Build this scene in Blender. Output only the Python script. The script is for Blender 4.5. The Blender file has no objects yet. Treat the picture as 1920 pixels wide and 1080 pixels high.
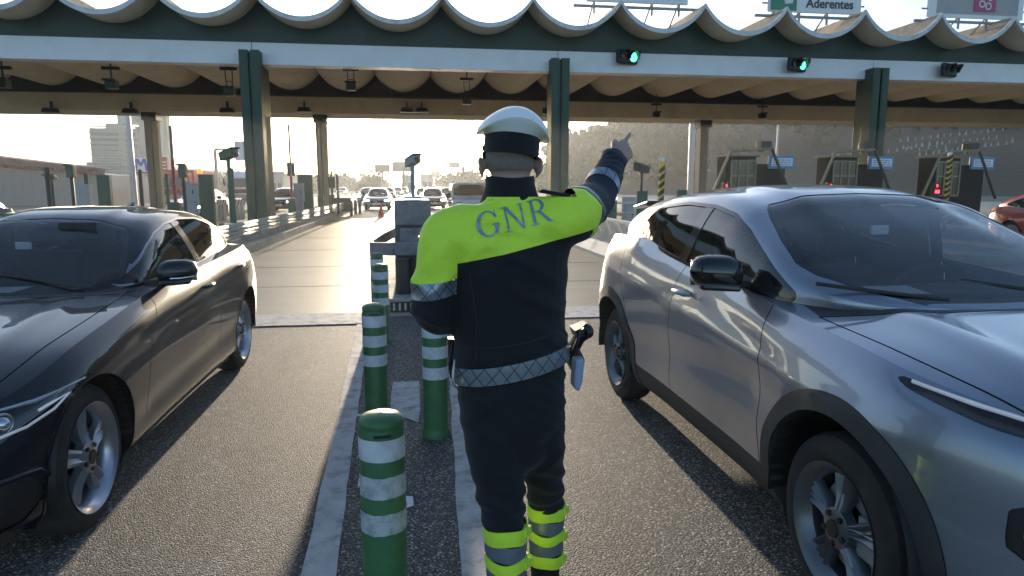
import bpy, bmesh, math, random
import numpy as np
from mathutils import Vector, Matrix, Euler
R = math.radians
scene = bpy.context.scene
col = scene.collection
random.seed(7)

# ------------------------------------------------------------------ camera, sky, sun, exposure
CAM_H = 1.55
YAW = R(8.2)
PITCH = math.atan(190/1280)
cam_d = bpy.data.cameras.new('camera')
cam = bpy.data.objects.new('camera', cam_d)
col.objects.link(cam)
cam.location = (0, 0, CAM_H)
cam.rotation_euler = (R(90)-PITCH, 0, -YAW)
cam_d.lens = 24.0
cam_d.sensor_width = 36.0
cam_d.clip_start = 0.05
cam_d.clip_end = 4000
cam_d.dof.use_dof = True
cam_d.dof.focus_distance = 2.6
cam_d.dof.aperture_fstop = 9.0
scene.camera = cam

HAZE = .0006
SUN_EL, SUN_AZ = R(5.6), R(0.3)          # azimuth from +Y towards +X
w = bpy.data.worlds.new('World')
scene.world = w
w.use_nodes = True
nt = w.node_tree
nt.nodes.clear()
wo = nt.nodes.new('ShaderNodeOutputWorld')
bg = nt.nodes.new('ShaderNodeBackground')
sk = nt.nodes.new('ShaderNodeTexSky')
sk.sky_type = 'NISHITA'
sk.sun_disc = False
sk.sun_elevation = SUN_EL
sk.sun_rotation = SUN_AZ
sk.altitude = 50
sk.air_density = 0.7
sk.dust_density = 0.8
sk.ozone_density = 1.6
nt.links.new(sk.outputs[0], bg.inputs[0])
bg.inputs[1].default_value = 0.15
nt.links.new(bg.outputs[0], wo.inputs[0])
sl = bpy.data.lights.new('sun', 'SUN')
sl.energy = 4.0
sl.angle = R(0.6)
sl.color = (1.0, 0.83, 0.62)
so = bpy.data.objects.new('sun', sl)
col.objects.link(so)
sd = Vector((math.sin(SUN_AZ)*math.cos(SUN_EL), math.cos(SUN_AZ)*math.cos(SUN_EL), math.sin(SUN_EL)))
so.rotation_euler = sd.to_track_quat('Z', 'Y').to_euler()
so.location = sd*60
scene.view_settings.view_transform = 'Standard'
scene.view_settings.look = 'None'
scene.view_settings.gamma = 1
scene.view_settings.exposure = 1.36
scene.cycles.use_denoising = True
scene.cycles.max_bounces = 8
scene.cycles.diffuse_bounces = 3
scene.cycles.glossy_bounces = 4
scene.cycles.transparent_max_bounces = 16
scene.cycles.transmission_bounces = 6
scene.cycles.volume_bounces = 0
scene.cycles.sample_clamp_indirect = 6
scene.cycles.caustics_reflective = False
scene.cycles.caustics_refractive = False

# ------------------------------------------------------------------ pixel -> place (1920 x 1080 photo coordinates)
_Rv = np.array([math.cos(YAW), -math.sin(YAW), 0]); _Fh = np.array([math.sin(YAW), math.cos(YAW), 0])
_fw = _Fh*math.cos(PITCH)-np.array([0, 0, 1])*math.sin(PITCH)
_dn = -np.array([0, 0, 1])*math.cos(PITCH)-_Fh*math.sin(PITCH)
def _ray(x, y): return _fw+_Rv*((x-960)/1280)+_dn*((y-540)/1280)
def GP(x, y, z=0):
    r = _ray(x, y); return np.array([0, 0, CAM_H])+r*((z-CAM_H)/r[2])
def PP(x, y, Y):
    r = _ray(x, y); return np.array([0, 0, CAM_H])+r*(Y/r[1])

# ------------------------------------------------------------------ helpers
def tag(o, label=None, cat=None, group=None, kind=None):
    if label: o['label'] = label
    if cat: o['category'] = cat
    if group: o['group'] = group
    if kind: o['kind'] = kind
    return o
def empty(name, loc=(0, 0, 0), rz=0, label=None, cat=None, group=None):
    o = bpy.data.objects.new(name, None)
    col.objects.link(o); o.location = loc; o.rotation_euler = (0, 0, rz)
    o.empty_display_size = .2
    return tag(o, label, cat, group)
def copy_tree(o, parent=None):
    c = o.copy(); col.objects.link(c); c.parent = parent
    for ch in list(o.children): copy_tree(ch, c)
    return c

class MB:
    def __init__(s): s.v = []; s.f = []; s.m = []
    def add(s, vs, fs, mi=0):
        b = len(s.v); s.v.extend([tuple(map(float, v)) for v in vs])
        s.f.extend([tuple(b+i for i in f) for f in fs]); s.m.extend([mi]*len(fs))
        return s
    def box(s, x0, x1, y0, y1, z0, z1, mi=0, rot=None, piv=None):
        vs = [(x, y, z) for x in (x0, x1) for y in (y0, y1) for z in (z0, z1)]
        if rot:
            M = Euler(rot).to_matrix(); c = Vector(piv if piv else ((x0+x1)/2, (y0+y1)/2, (z0+z1)/2))
            vs = [M@(Vector(v)-c)+c for v in vs]
        return s.add(vs, [(0, 1, 3, 2), (4, 6, 7, 5), (0, 4, 5, 1), (2, 3, 7, 6), (0, 2, 6, 4), (1, 5, 7, 3)], mi)
    def tube(s, pts, r, n=8, mi=0, cap=True, squash=None):
        pts = [Vector(p) for p in pts]
        rs = r if isinstance(r, (list, tuple)) else [r]*len(pts)
        b = len(s.v); prev = None
        for i, p in enumerate(pts):
            d = (pts[min(i+1, len(pts)-1)]-pts[max(i-1, 0)]).normalized()
            if prev is None:
                u = d.orthogonal().normalized()
                if abs(d.z) < .9: u = Vector((0, 0, 1)).cross(d).normalized()
            else:
                u = (prev-d*prev.dot(d)).normalized()
            prev = u; w_ = d.cross(u)
            for k in range(n):
                a = 2*math.pi*(k+.5)/n
                q = p+(u*math.cos(a)+w_*math.sin(a))*rs[i]
                s.v.append(tuple(q))
        for i in range(len(pts)-1):
            for k in range(n):
                s.f.append((b+i*n+k, b+i*n+(k+1) % n, b+(i+1)*n+(k+1) % n, b+(i+1)*n+k)); s.m.append(mi)
        if cap:
            s.f.append(tuple(b+k for k in reversed(range(n)))); s.m.append(mi)
            e = b+(len(pts)-1)*n
            s.f.append(tuple(e+k for k in range(n))); s.m.append(mi)
        return s
    def bar(s, a, b_, w_, h, mi=0, up=(0, 0, 1)):
        a = Vector(a); b_ = Vector(b_); d = (b_-a).normalized(); up = Vector(up)
        sd_ = d.cross(up)
        if sd_.length < 1e-4: sd_ = d.cross(Vector((0, 1, 0)))
        sd_.normalize(); u = sd_.cross(d)
        vs = [p+sd_*(i*w_/2)+u*(j*h/2) for p in (a, b_) for i in (-1, 1) for j in (-1, 1)]
        return s.add(vs, [(0, 1, 3, 2), (4, 6, 7, 5), (0, 4, 5, 1), (2, 3, 7, 6), (0, 2, 6, 4), (1, 5, 7, 3)], mi)
    def lathe(s, prof, c=(0, 0, 0), n=24, axis='z', mi=0, close=False, cap=True):
        """prof: list of (r, h)"""
        b = len(s.v); m_ = len(prof)
        for (r, h) in prof:
            for k in range(n):
                a = 2*math.pi*k/n; p, q = r*math.cos(a), r*math.sin(a)
                v = {'z': (p, q, h), 'x': (h, p, q), 'y': (p, h, q)}[axis]
                s.v.append((v[0]+c[0], v[1]+c[1], v[2]+c[2]))
        rng = range(m_) if close else range(m_-1)
        for i in rng:
            j = (i+1) % m_
            for k in range(n):
                s.f.append((b+i*n+k, b+i*n+(k+1) % n, b+j*n+(k+1) % n, b+j*n+k)); s.m.append(mi)
        if not close and cap:
            if prof[0][0] > 1e-5: s.f.append(tuple(b+k for k in reversed(range(n)))); s.m.append(mi)
            if prof[-1][0] > 1e-5: s.f.append(tuple(b+(m_-1)*n+k for k in range(n))); s.m.append(mi)
        return s
    def prism(s, poly, a, b_, axis='y', mi=0):
        """poly 2D in the plane across `axis`, extruded a..b"""
        n = len(poly)
        def mk(p, t): return {'y': (p[0], t, p[1]), 'x': (t, p[0], p[1]), 'z': (p[0], p[1], t)}[axis]
        vs = [mk(p, a) for p in poly]+[mk(p, b_) for p in poly]
        fs = [tuple(range(n)), tuple(reversed(range(n, 2*n)))]+[(i, n+i, n+(i+1) % n, (i+1) % n) for i in range(n)]
        return s.add(vs, fs, mi)
    def ball(s, c, r, n=12, mi=0):
        if not isinstance(r, (tuple, list)): r = (r, r, r)
        pr = []
        b = len(s.v); m_ = n//2
        for i in range(m_+1):
            t = math.pi*i/m_
            for k in range(n):
                a = 2*math.pi*k/n
                s.v.append((c[0]+r[0]*math.sin(t)*math.cos(a), c[1]+r[1]*math.sin(t)*math.sin(a), c[2]+r[2]*math.cos(t)))
        for i in range(m_):
            for k in range(n):
                s.f.append((b+i*n+k, b+(i+1)*n+k, b+(i+1)*n+(k+1) % n, b+i*n+(k+1) % n)); s.m.append(mi)
        return s
    def grid(s, P, mi=0, wrap=False):
        """P: array (n, m, 3)"""
        n, m_ = len(P), len(P[0]); b = len(s.v)
        for row in P: s.v.extend([tuple(map(float, p)) for p in row])
        for i in range(n-1):
            for j in range(m_ if wrap else m_-1):
                k = (j+1) % m_
                s.f.append((b+i*m_+j, b+i*m_+k, b+(i+1)*m_+k, b+(i+1)*m_+j)); s.m.append(mi)
        return s
    def obj(s, name, mats, parent=None, smooth=None, bevel=0, seg=2, recalc=False):
        me = bpy.data.meshes.new(name)
        me.from_pydata(s.v, [], s.f)
        if not isinstance(mats, (list, tuple)): mats = [mats]
        for m_ in mats: me.materials.append(m_)
        if len(mats) > 1: me.polygons.foreach_set('material_index', s.m)
        if recalc:
            bm = bmesh.new(); bm.from_mesh(me)
            bmesh.ops.remove_doubles(bm, verts=bm.verts, dist=1e-5)
            bmesh.ops.recalc_face_normals(bm, faces=bm.faces); bm.to_mesh(me); bm.free()
        if smooth is not None:
            me.polygons.foreach_set('use_smooth', [True]*len(me.polygons))
            if smooth < 170: me.set_sharp_from_angle(angle=R(smooth))
        me.update()
        o = bpy.data.objects.new(name, me); col.objects.link(o)
        if parent: o.parent = parent
        if bevel:
            b = o.modifiers.new('bevel', 'BEVEL'); b.width = bevel; b.segments = seg; b.limit_method = 'ANGLE'
            b.angle_limit = R(35)
        return o

def pchip(pts):
    xs = np.array([p[0] for p in pts], float); ys = np.array([p[1] for p in pts], float)
    h = np.diff(xs); d = np.diff(ys)/h
    m_ = np.zeros(len(xs)); m_[0] = d[0]; m_[-1] = d[-1]
    for i in range(1, len(xs)-1):
        if d[i-1]*d[i] > 0:
            w1, w2 = 2*h[i]+h[i-1], h[i]+2*h[i-1]
            m_[i] = (w1+w2)/(w1/d[i-1]+w2/d[i])
    def f(x):
        x = np.clip(np.asarray(x, float), xs[0], xs[-1])
        i = np.clip(np.searchsorted(xs, x)-1, 0, len(xs)-2)
        t = (x-xs[i])/h[i]
        return ((2*t**3-3*t**2+1)*ys[i]+(t**3-2*t**2+t)*h[i]*m_[i]+(-2*t**3+3*t**2)*ys[i+1]+(t**3-t**2)*h[i]*m_[i+1])
    return f

def sdpoly(poly):
    P = np.array(poly, float)
    def f(x, y):
        x = np.asarray(x, float); y = np.asarray(y, float)
        d = np.full(x.shape, 1e9); s = np.ones(x.shape)
        n = len(P); j = n-1
        for i in range(n):
            e = P[j]-P[i]; wx = x-P[i, 0]; wy = y-P[i, 1]
            t = np.clip((wx*e[0]+wy*e[1])/(e@e+1e-12), 0, 1)
            d = np.minimum(d, (wx-e[0]*t)**2+(wy-e[1]*t)**2)
            c1 = y >= P[i, 1]; c2 = y < P[j, 1]; c3 = e[0]*wy > e[1]*wx
            flip = (c1 & c2 & c3) | (~c1 & ~c2 & ~c3)
            s = np.where(flip, -s, s); j = i
        return s*np.sqrt(d)
    return f

# ------------------------------------------------------------------ materials
def mat(name, c, rough=.6, metal=0, var=.12, vs=4.0, bump=0, bs=60, coat=0, emis=0, spec=.5, dirt=None, dscale=1.2, damt=.5, world=False, sheen=0, vdist=.01, stretch=None):
    m = bpy.data.materials.new(name); m.use_nodes = True
    nt = m.node_tree; b = nt.nodes['Principled BSDF']
    tc = nt.nodes.new('ShaderNodeTexCoord')
    src = tc.outputs['Object']
    if world:
        g = nt.nodes.new('ShaderNodeNewGeometry'); src = g.outputs['Position']
    if stretch:
        mp = nt.nodes.new('ShaderNodeMapping'); mp.inputs['Scale'].default_value = stretch
        nt.links.new(src, mp.inputs[0]); src = mp.outputs[0]
    n = nt.nodes.new('ShaderNodeTexNoise'); n.inputs['Scale'].default_value = vs; n.inputs['Detail'].default_value = 6
    n.inputs['Roughness'].default_value = .6
    nt.links.new(src, n.inputs['Vector'])
    r = nt.nodes.new('ShaderNodeMapRange'); r.inputs[1].default_value = .3; r.inputs[2].default_value = .7
    r.inputs[3].default_value = 1-var; r.inputs[4].default_value = 1+var
    nt.links.new(n.outputs['Fac'], r.inputs[0])
    mx = nt.nodes.new('ShaderNodeMix'); mx.data_type = 'RGBA'; mx.blend_type = 'MULTIPLY'; mx.inputs[0].default_value = 1
    mx.inputs[6].default_value = (*c, 1)
    nt.links.new(r.outputs[0], mx.inputs[7])
    out = mx.outputs[2]
    if dirt:
        n2 = nt.nodes.new('ShaderNodeTexNoise'); n2.inputs['Scale'].default_value = dscale; n2.inputs['Detail'].default_value = 8
        n2.inputs['Roughness'].default_value = .68
        nt.links.new(src, n2.inputs['Vector'])
        r2 = nt.nodes.new('ShaderNodeMapRange'); r2.inputs[1].default_value = .48; r2.inputs[2].default_value = .72; r2.inputs[4].default_value = damt
        nt.links.new(n2.outputs['Fac'], r2.inputs[0])
        m2 = nt.nodes.new('ShaderNodeMix'); m2.data_type = 'RGBA'; m2.inputs[7].default_value = (*dirt, 1)
        nt.links.new(r2.outputs[0], m2.inputs[0]); nt.links.new(out, m2.inputs[6]); out = m2.outputs[2]
        rr = nt.nodes.new('ShaderNodeMapRange'); rr.inputs[3].default_value = rough; rr.inputs[4].default_value = min(1, rough+.3)
        nt.links.new(r2.outputs[0], rr.inputs[0]); nt.links.new(rr.outputs[0], b.inputs['Roughness'])
    nt.links.new(out, b.inputs['Base Color'])
    if not dirt: b.inputs['Roughness'].default_value = rough
    b.inputs['Metallic'].default_value = metal
    b.inputs['Specular IOR Level'].default_value = spec
    b.inputs['Coat Weight'].default_value = coat
    b.inputs['Coat Roughness'].default_value = .04
    if sheen: b.inputs['Sheen Weight'].default_value = sheen
    if bump:
        n3 = nt.nodes.new('ShaderNodeTexNoise'); n3.inputs['Scale'].default_value = bs; n3.inputs['Detail'].default_value = 5
        nt.links.new(src, n3.inputs['Vector'])
        bp = nt.nodes.new('ShaderNodeBump'); bp.inputs['Strength'].default_value = bump; bp.inputs['Distance'].default_value = vdist
        nt.links.new(n3.outputs['Fac'], bp.inputs['Height']); nt.links.new(bp.outputs[0], b.inputs['Normal'])
    if emis:
        b.inputs['Emission Color'].default_value = (*c, 1); b.inputs['Emission Strength'].default_value = emis
    return m

def glassmat(name, tint=(.35, .38, .4), rough=.02, ior=1.5):
    m = bpy.data.materials.new(name); m.use_nodes = True
    nt = m.node_tree; nt.nodes.clear()
    o = nt.nodes.new('ShaderNodeOutputMaterial'); t = nt.nodes.new('ShaderNodeBsdfTransparent'); g = nt.nodes.new('ShaderNodeBsdfGlossy')
    t.inputs[0].default_value = (*tint, 1); g.inputs['Roughness'].default_value = rough; g.inputs[0].default_value = (.95, .95, .95, 1)
    lw = nt.nodes.new('ShaderNodeFresnel'); lw.inputs[0].default_value = ior
    # thin pane: both faces reflect; back faces use the same ratio
    gm = nt.nodes.new('ShaderNodeNewGeometry')
    ad = nt.nodes.new('ShaderNodeMath'); ad.operation = 'MULTIPLY'; ad.inputs[1].default_value = 1.7; ad.use_clamp = True
    mx = nt.nodes.new('ShaderNodeMixShader')
    # flip-safe facing fresnel from incoming . normal
    lwt = nt.nodes.new('ShaderNodeLayerWeight'); lwt.inputs[0].default_value = .25
    pw = nt.nodes.new('ShaderNodeMath'); pw.operation = 'POWER'; pw.inputs[1].default_value = 1.6
    nt.links.new(lwt.outputs['Facing'], pw.inputs[0])
    mr = nt.nodes.new('ShaderNodeMapRange'); mr.inputs[3].default_value = .07; mr.inputs[4].default_value = .9
    dp = nt.nodes.new('ShaderNodeVectorMath'); dp.operation = 'DOT_PRODUCT'
    nt.links.new(gm.outputs['Incoming'], dp.inputs[0]); nt.links.new(gm.outputs['Normal'], dp.inputs[1])
    ab = nt.nodes.new('ShaderNodeMath'); ab.operation = 'ABSOLUTE'; nt.links.new(dp.outputs['Value'], ab.inputs[0])
    sb = nt.nodes.new('ShaderNodeMath'); sb.operation = 'SUBTRACT'; sb.inputs[0].default_value = 1; nt.links.new(ab.outputs[0], sb.inputs[1])
    p5 = nt.nodes.new('ShaderNodeMath'); p5.operation = 'POWER'; p5.inputs[1].default_value = 4.0; nt.links.new(sb.outputs[0], p5.inputs[0])
    nt.links.new(p5.outputs[0], mr.inputs[0])
    nt.links.new(mr.outputs[0], mx.inputs[0])
    nt.links.new(t.outputs[0], mx.inputs[1]); nt.links.new(g.outputs[0], mx.inputs[2]); nt.links.new(mx.outputs[0], o.inputs[0])
    for n in (lw, ad, lwt, pw): nt.nodes.remove(n)
    return m

def asphalt():
    m = bpy.data.materials.new('asphalt'); m.use_nodes = True
    nt = m.node_tree; b = nt.nodes['Principled BSDF']
    g = nt.nodes.new('ShaderNodeNewGeometry')
    def vor(sc, feat='F1'):
        v = nt.nodes.new('ShaderNodeTexVoronoi'); v.inputs['Scale'].default_value = sc; v.feature = feat
        nt.links.new(g.outputs['Position'], v.inputs['Vector']); return v
    v1 = vor(115); v2 = vor(300)
    # stone colours: per-cell random
    sp = nt.nodes.new('ShaderNodeSeparateColor'); nt.links.new(v1.outputs['Color'], sp.inputs[0])
    cr = nt.nodes.new('ShaderNodeValToRGB')
    e = cr.color_ramp.elements
    e[0].position = 0; e[0].color = (.035, .033, .032, 1); e[1].position = 1; e[1].color = (.55, .51, .45, 1)
    for p, c in ((.45, (.070, .068, .066)), (.70, (.13, .125, .12)), (.90, (.24, .225, .205))):
        k = e.new(p); k.color = (*c, 1)
    nt.links.new(sp.outputs[0], cr.inputs[0])
    # dark binder between the stones
    r1 = nt.nodes.new('ShaderNodeMapRange'); r1.inputs[1].default_value = .35; r1.inputs[2].default_value = .75; r1.inputs[3].default_value = 1; r1.inputs[4].default_value = .25
    nt.links.new(v1.outputs['Distance'], r1.inputs[0])
    mx = nt.nodes.new('ShaderNodeMix'); mx.data_type = 'RGBA'; mx.blend_type = 'MULTIPLY'; mx.inputs[0].default_value = 1
    nt.links.new(cr.outputs[0], mx.inputs[6]); nt.links.new(r1.outputs[0], mx.inputs[7])
    n = nt.nodes.new('ShaderNodeTexNoise'); n.inputs['Scale'].default_value = .9; n.inputs['Detail'].default_value = 7
    nt.links.new(g.outputs['Position'], n.inputs['Vector'])
    r2 = nt.nodes.new('ShaderNodeMapRange'); r2.inputs[1].default_value = .3; r2.inputs[2].default_value = .7; r2.inputs[3].default_value = 1.0; r2.inputs[4].default_value = 1.65
    nt.links.new(n.outputs['Fac'], r2.inputs[0])
    m2 = nt.nodes.new('ShaderNodeMix'); m2.data_type = 'RGBA'; m2.blend_type = 'MULTIPLY'; m2.inputs[0].default_value = 1
    nt.links.new(mx.outputs[2], m2.inputs[6]); nt.links.new(r2.outputs[0], m2.inputs[7])
    mp = nt.nodes.new('ShaderNodeMapping'); mp.inputs['Scale'].default_value = (1.6, .16, 1); nt.links.new(g.outputs['Position'], mp.inputs[0])
    ns = nt.nodes.new('ShaderNodeTexNoise'); ns.inputs['Scale'].default_value = 1.1; ns.inputs['Detail'].default_value = 5; nt.links.new(mp.outputs[0], ns.inputs['Vector'])
    r3 = nt.nodes.new('ShaderNodeMapRange'); r3.inputs[1].default_value = .42; r3.inputs[2].default_value = .66; r3.inputs[3].default_value = 1.12; r3.inputs[4].default_value = .55
    nt.links.new(ns.outputs['Fac'], r3.inputs[0])
    nb = nt.nodes.new('ShaderNodeTexNoise'); nb.inputs['Scale'].default_value = 3.3; nb.inputs['Detail'].default_value = 3; nt.links.new(g.outputs['Position'], nb.inputs['Vector'])
    r4 = nt.nodes.new('ShaderNodeMapRange'); r4.inputs[1].default_value = .64; r4.inputs[2].default_value = .70; r4.inputs[3].default_value = 1.0; r4.inputs[4].default_value = .55
    nt.links.new(nb.outputs['Fac'], r4.inputs[0])
    mu = nt.nodes.new('ShaderNodeMath'); mu.operation = 'MULTIPLY'; nt.links.new(r3.outputs[0], mu.inputs[0]); nt.links.new(r4.outputs[0], mu.inputs[1])
    m3 = nt.nodes.new('ShaderNodeMix'); m3.data_type = 'RGBA'; m3.blend_type = 'MULTIPLY'; m3.inputs[0].default_value = 1
    nt.links.new(m2.outputs[2], m3.inputs[6]); nt.links.new(mu.outputs[0], m3.inputs[7])
    nt.links.new(m3.outputs[2], b.inputs['Base Color'])
    b.inputs['Roughness'].default_value = .75
    b.inputs['Specular IOR Level'].default_value = .45
    # bump: rounded stones
    hm = nt.nodes.new('ShaderNodeMath'); hm.operation = 'ADD'
    i1 = nt.nodes.new('ShaderNodeMath'); i1.operation = 'MULTIPLY'; i1.inputs[1].default_value = -1.0; nt.links.new(v1.outputs['Distance'], i1.inputs[0])
    i2 = nt.nodes.new('ShaderNodeMath'); i2.operation = 'MULTIPLY'; i2.inputs[1].default_value = -.4; nt.links.new(v2.outputs['Distance'], i2.inputs[0])
    nt.links.new(i1.outputs[0], hm.inputs[0]); nt.links.new(i2.outputs[0], hm.inputs[1])
    bp = nt.nodes.new('ShaderNodeBump'); bp.inputs['Strength'].default_value = .85; bp.inputs['Distance'].default_value = .005
    nt.links.new(hm.outputs[0], bp.inputs['Height']); nt.links.new(bp.outputs[0], b.inputs['Normal'])
    return m

M = {}
M['asphalt'] = asphalt()
M['far_ground'] = mat('dry_ground', (.13, .12, .09), .95, var=.3, vs=.05, world=True, dirt=(.10, .11, .06), dscale=.03, damt=.8)
M['concrete_lane'] = mat('lane_concrete', (.34, .285, .205), .48, var=.16, vs=.7, bump=.35, bs=9, dirt=(.16, .125, .085), dscale=.5, damt=.55, world=True, stretch=(.35, 1.6, 1), vdist=.01)
M['paint'] = mat('road_paint', (.46, .45, .44), .75, var=.15, vs=6, bump=.6, bs=110, dirt=(.14, .135, .13), dscale=9, damt=.85, world=True, vdist=.004)
M['concrete'] = mat('raw_concrete', (.34, .32, .28), .8, var=.18, vs=3, bump=.4, bs=40, dirt=(.14, .125, .10), dscale=1.6, damt=.6, world=True)
M['kerb'] = mat('kerb_concrete', (.36, .33, .28), .8, var=.2, vs=4, bump=.5, bs=30, dirt=(.12, .10, .08), dscale=3.0, damt=.75, world=True)
M['soffit'] = mat('shell_underside', (.72, .64, .50), .8, var=.06, vs=.8, dirt=(.40, .33, .22), dscale=.6, damt=.35, world=True)
M['shell_rim'] = mat('shell_rim_white', (.66, .66, .66), .65, var=.1, vs=1.5, dirt=(.3, .29, .27), dscale=2.5, damt=.6, world=True)
M['shell_top'] = mat('shell_top_weathered', (.40, .33, .25), .9, var=.2, vs=3, dirt=(.17, .13, .09), dscale=2.5, damt=.8, world=True)
M['dkgreen'] = mat('fascia_dark_green', (.018, .040, .026), .45, var=.15, vs=1, dirt=(.035, .045, .035), dscale=1.5, damt=.5, world=True)
M['green'] = mat('column_green', (.018, .050, .026), .45, var=.12, vs=2, dirt=(.06, .075, .055), dscale=2, damt=.5, world=True)
M['band'] = mat('white_fascia_panel', (.76, .78, .82), .4, var=.04, vs=1, dirt=(.5, .5, .5), dscale=1.2, damt=.25, world=True)
M['colconc'] = mat('column_concrete', (.32, .28, .20), .75, var=.15, vs=2, dirt=(.15, .13, .09), dscale=2, damt=.6, world=True)
M['steel'] = mat('galvanised_steel', (.55, .55, .55), .45, .8, var=.15, vs=8, dirt=(.25, .24, .22), dscale=3, damt=.5)
M['greysteel'] = mat('grey_painted_steel', (.30, .31, .32), .5, .1, var=.1, vs=4, dirt=(.15, .14, .13), dscale=3, damt=.5)
M['dksteel'] = mat('dark_steel', (.05, .05, .05), .5, .3, var=.15, vs=4)
M['black'] = mat('black_plastic', (.012, .012, .013), .5, var=.2, vs=10, bump=.1, bs=200)
M['rubber'] = mat('tyre_rubber', (.018, .018, .018), .8, var=.25, vs=12, bump=.2, bs=90, dirt=(.07, .065, .06), dscale=8, damt=.6)
M['white'] = mat('white_paint', (.78, .78, .78), .45, var=.05, vs=3, dirt=(.5, .48, .45), dscale=2, damt=.3)
M['red'] = mat('red_paint', (.55, .03, .03), .45, var=.08, vs=3, dirt=(.35, .05, .04), dscale=3, damt=.4)
M['orange'] = mat('cone_orange', (.85, .10, .05), .5, var=.08, vs=5)
M['yellow'] = mat('safety_yellow', (.80, .50, .03), .5, var=.08, vs=4, dirt=(.3, .2, .05), dscale=4, damt=.5)
M['grayglass'] = mat('dark_window', (.03, .035, .04), .12, var=.2, vs=.6)
M['boxgrey'] = mat('cabinet_grey', (.38, .38, .37), .55, var=.08, vs=2, dirt=(.22, .2, .18), dscale=2, damt=.4)
M['cabgreen'] = mat('cabinet_green', (.022, .085, .055), .45, var=.1, vs=2, dirt=(.05, .08, .06), dscale=2.5, damt=.5)
# ------------------------------------------------------------------ ground, road, kerbs, paint
def struct(name, mb, m, **k):
    o = mb.obj(name, m, **k); o['kind'] = 'structure'; return o
g = MB(); g.add([(-1500, -300, 0), (1500, -300, 0), (1500, 2500, 0), (-1500, 2500, 0)], [(0, 1, 2, 3)])
struct('ground', g, M['far_ground'])
g = MB(); g.add([(-30, -12, .004), (45, -12, .004), (45, 9, .004), (-30, 9, .004)], [(0, 1, 2, 3)])
struct('asphalt_road', g, M['asphalt'])
g = MB(); g.add([(-32, 8.2, .008), (60, 8.2, .008), (60, 62, .008), (14, 200, .008), (14, 700, .008), (-10, 700, .008), (-12, 200, .008), (-32, 62, .008)], [(0, 1, 2, 3, 4, 5, 6, 7)])
struct('concrete_road', g, M['concrete_lane'])
# expansion joints in the slab
g = MB()
for i, y in enumerate([10.9, 13.6, 17.2, 21.5, 26.5, 32]):
    g.box(-3.75, -.62, y, y+.02, .0085, .0105); g.box(.9, 3.8, y, y+.02, .0085, .0105)
struct('road_joint_line', g, M['dksteel'])
# painted lines: irregular worn edges
def paintline(pts, wd, z, name='painted_line', n=60):
    mb = MB(); rows = []
    P = [np.array(p, float) for p in pts]
    for i in range(n+1):
        t = i/n*(len(P)-1); k = min(int(t), len(P)-2); q = P[k]+(P[k+1]-P[k])*(t-k)
        d = P[k+1]-P[k]; d = d/np.linalg.norm(d); nn = np.array([d[1], -d[0]])
        a = q-nn*(wd/2+random.uniform(-.006, .004)); b = q+nn*(wd/2+random.uniform(-.006, .004))
        rows.append([(a[0], a[1], z), (b[0], b[1], z)])
    mb.grid(rows); return struct(name, mb, M['paint'])
paintline([(-.34, -1.0), (-.385, 2.0), (-.60, 8.2)], .135, .009)
paintline([(.20, -1.0), (.225, 2.5), (.33, 5.4), (.47, 8.2)], .135, .009)
paintline([(-3.75, 8.15), (-.58, 8.15)], .72, .0125, n=90)
paintline([(.46, 8.15), (3.9, 8.15)], .72, .0125, n=90)
# worn white patch between the bollards
mb = MB(); pt = [GP(*p, .009) for p in [(737, 716), (786, 714), (788, 765), (784, 792), (768, 786), (732, 775), (733, 740)]]
mb.add(pt, [tuple(range(len(pt)))]); struct('painted_patch', mb, M['paint'])

# islands
def island(x0, x1, y0, y1, h=.18):
    mb = MB()
    pts = [(x0, y0+.5), (x0+.12, y0+.15), (x0+.35, y0), (x1-.35, y0), (x1-.12, y0+.15), (x1, y0+.5), (x1, y1), (x0, y1)]
    mb.prism(pts, 0, h, 'z')
    return struct('kerbed_island', mb, M['kerb'], bevel=.02)
island(-.56, .42, 8.5, 48, .16)
island(-6.9, -3.78, 9.5, 48, .22)
island(4.35, 6.5, 9.5, 48, .2)
for x in (-10.6, -15.9, 11.9, 17.6, 22.9, 28.2): island(x-.95, x+.95, 12, 48, .2)

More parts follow.
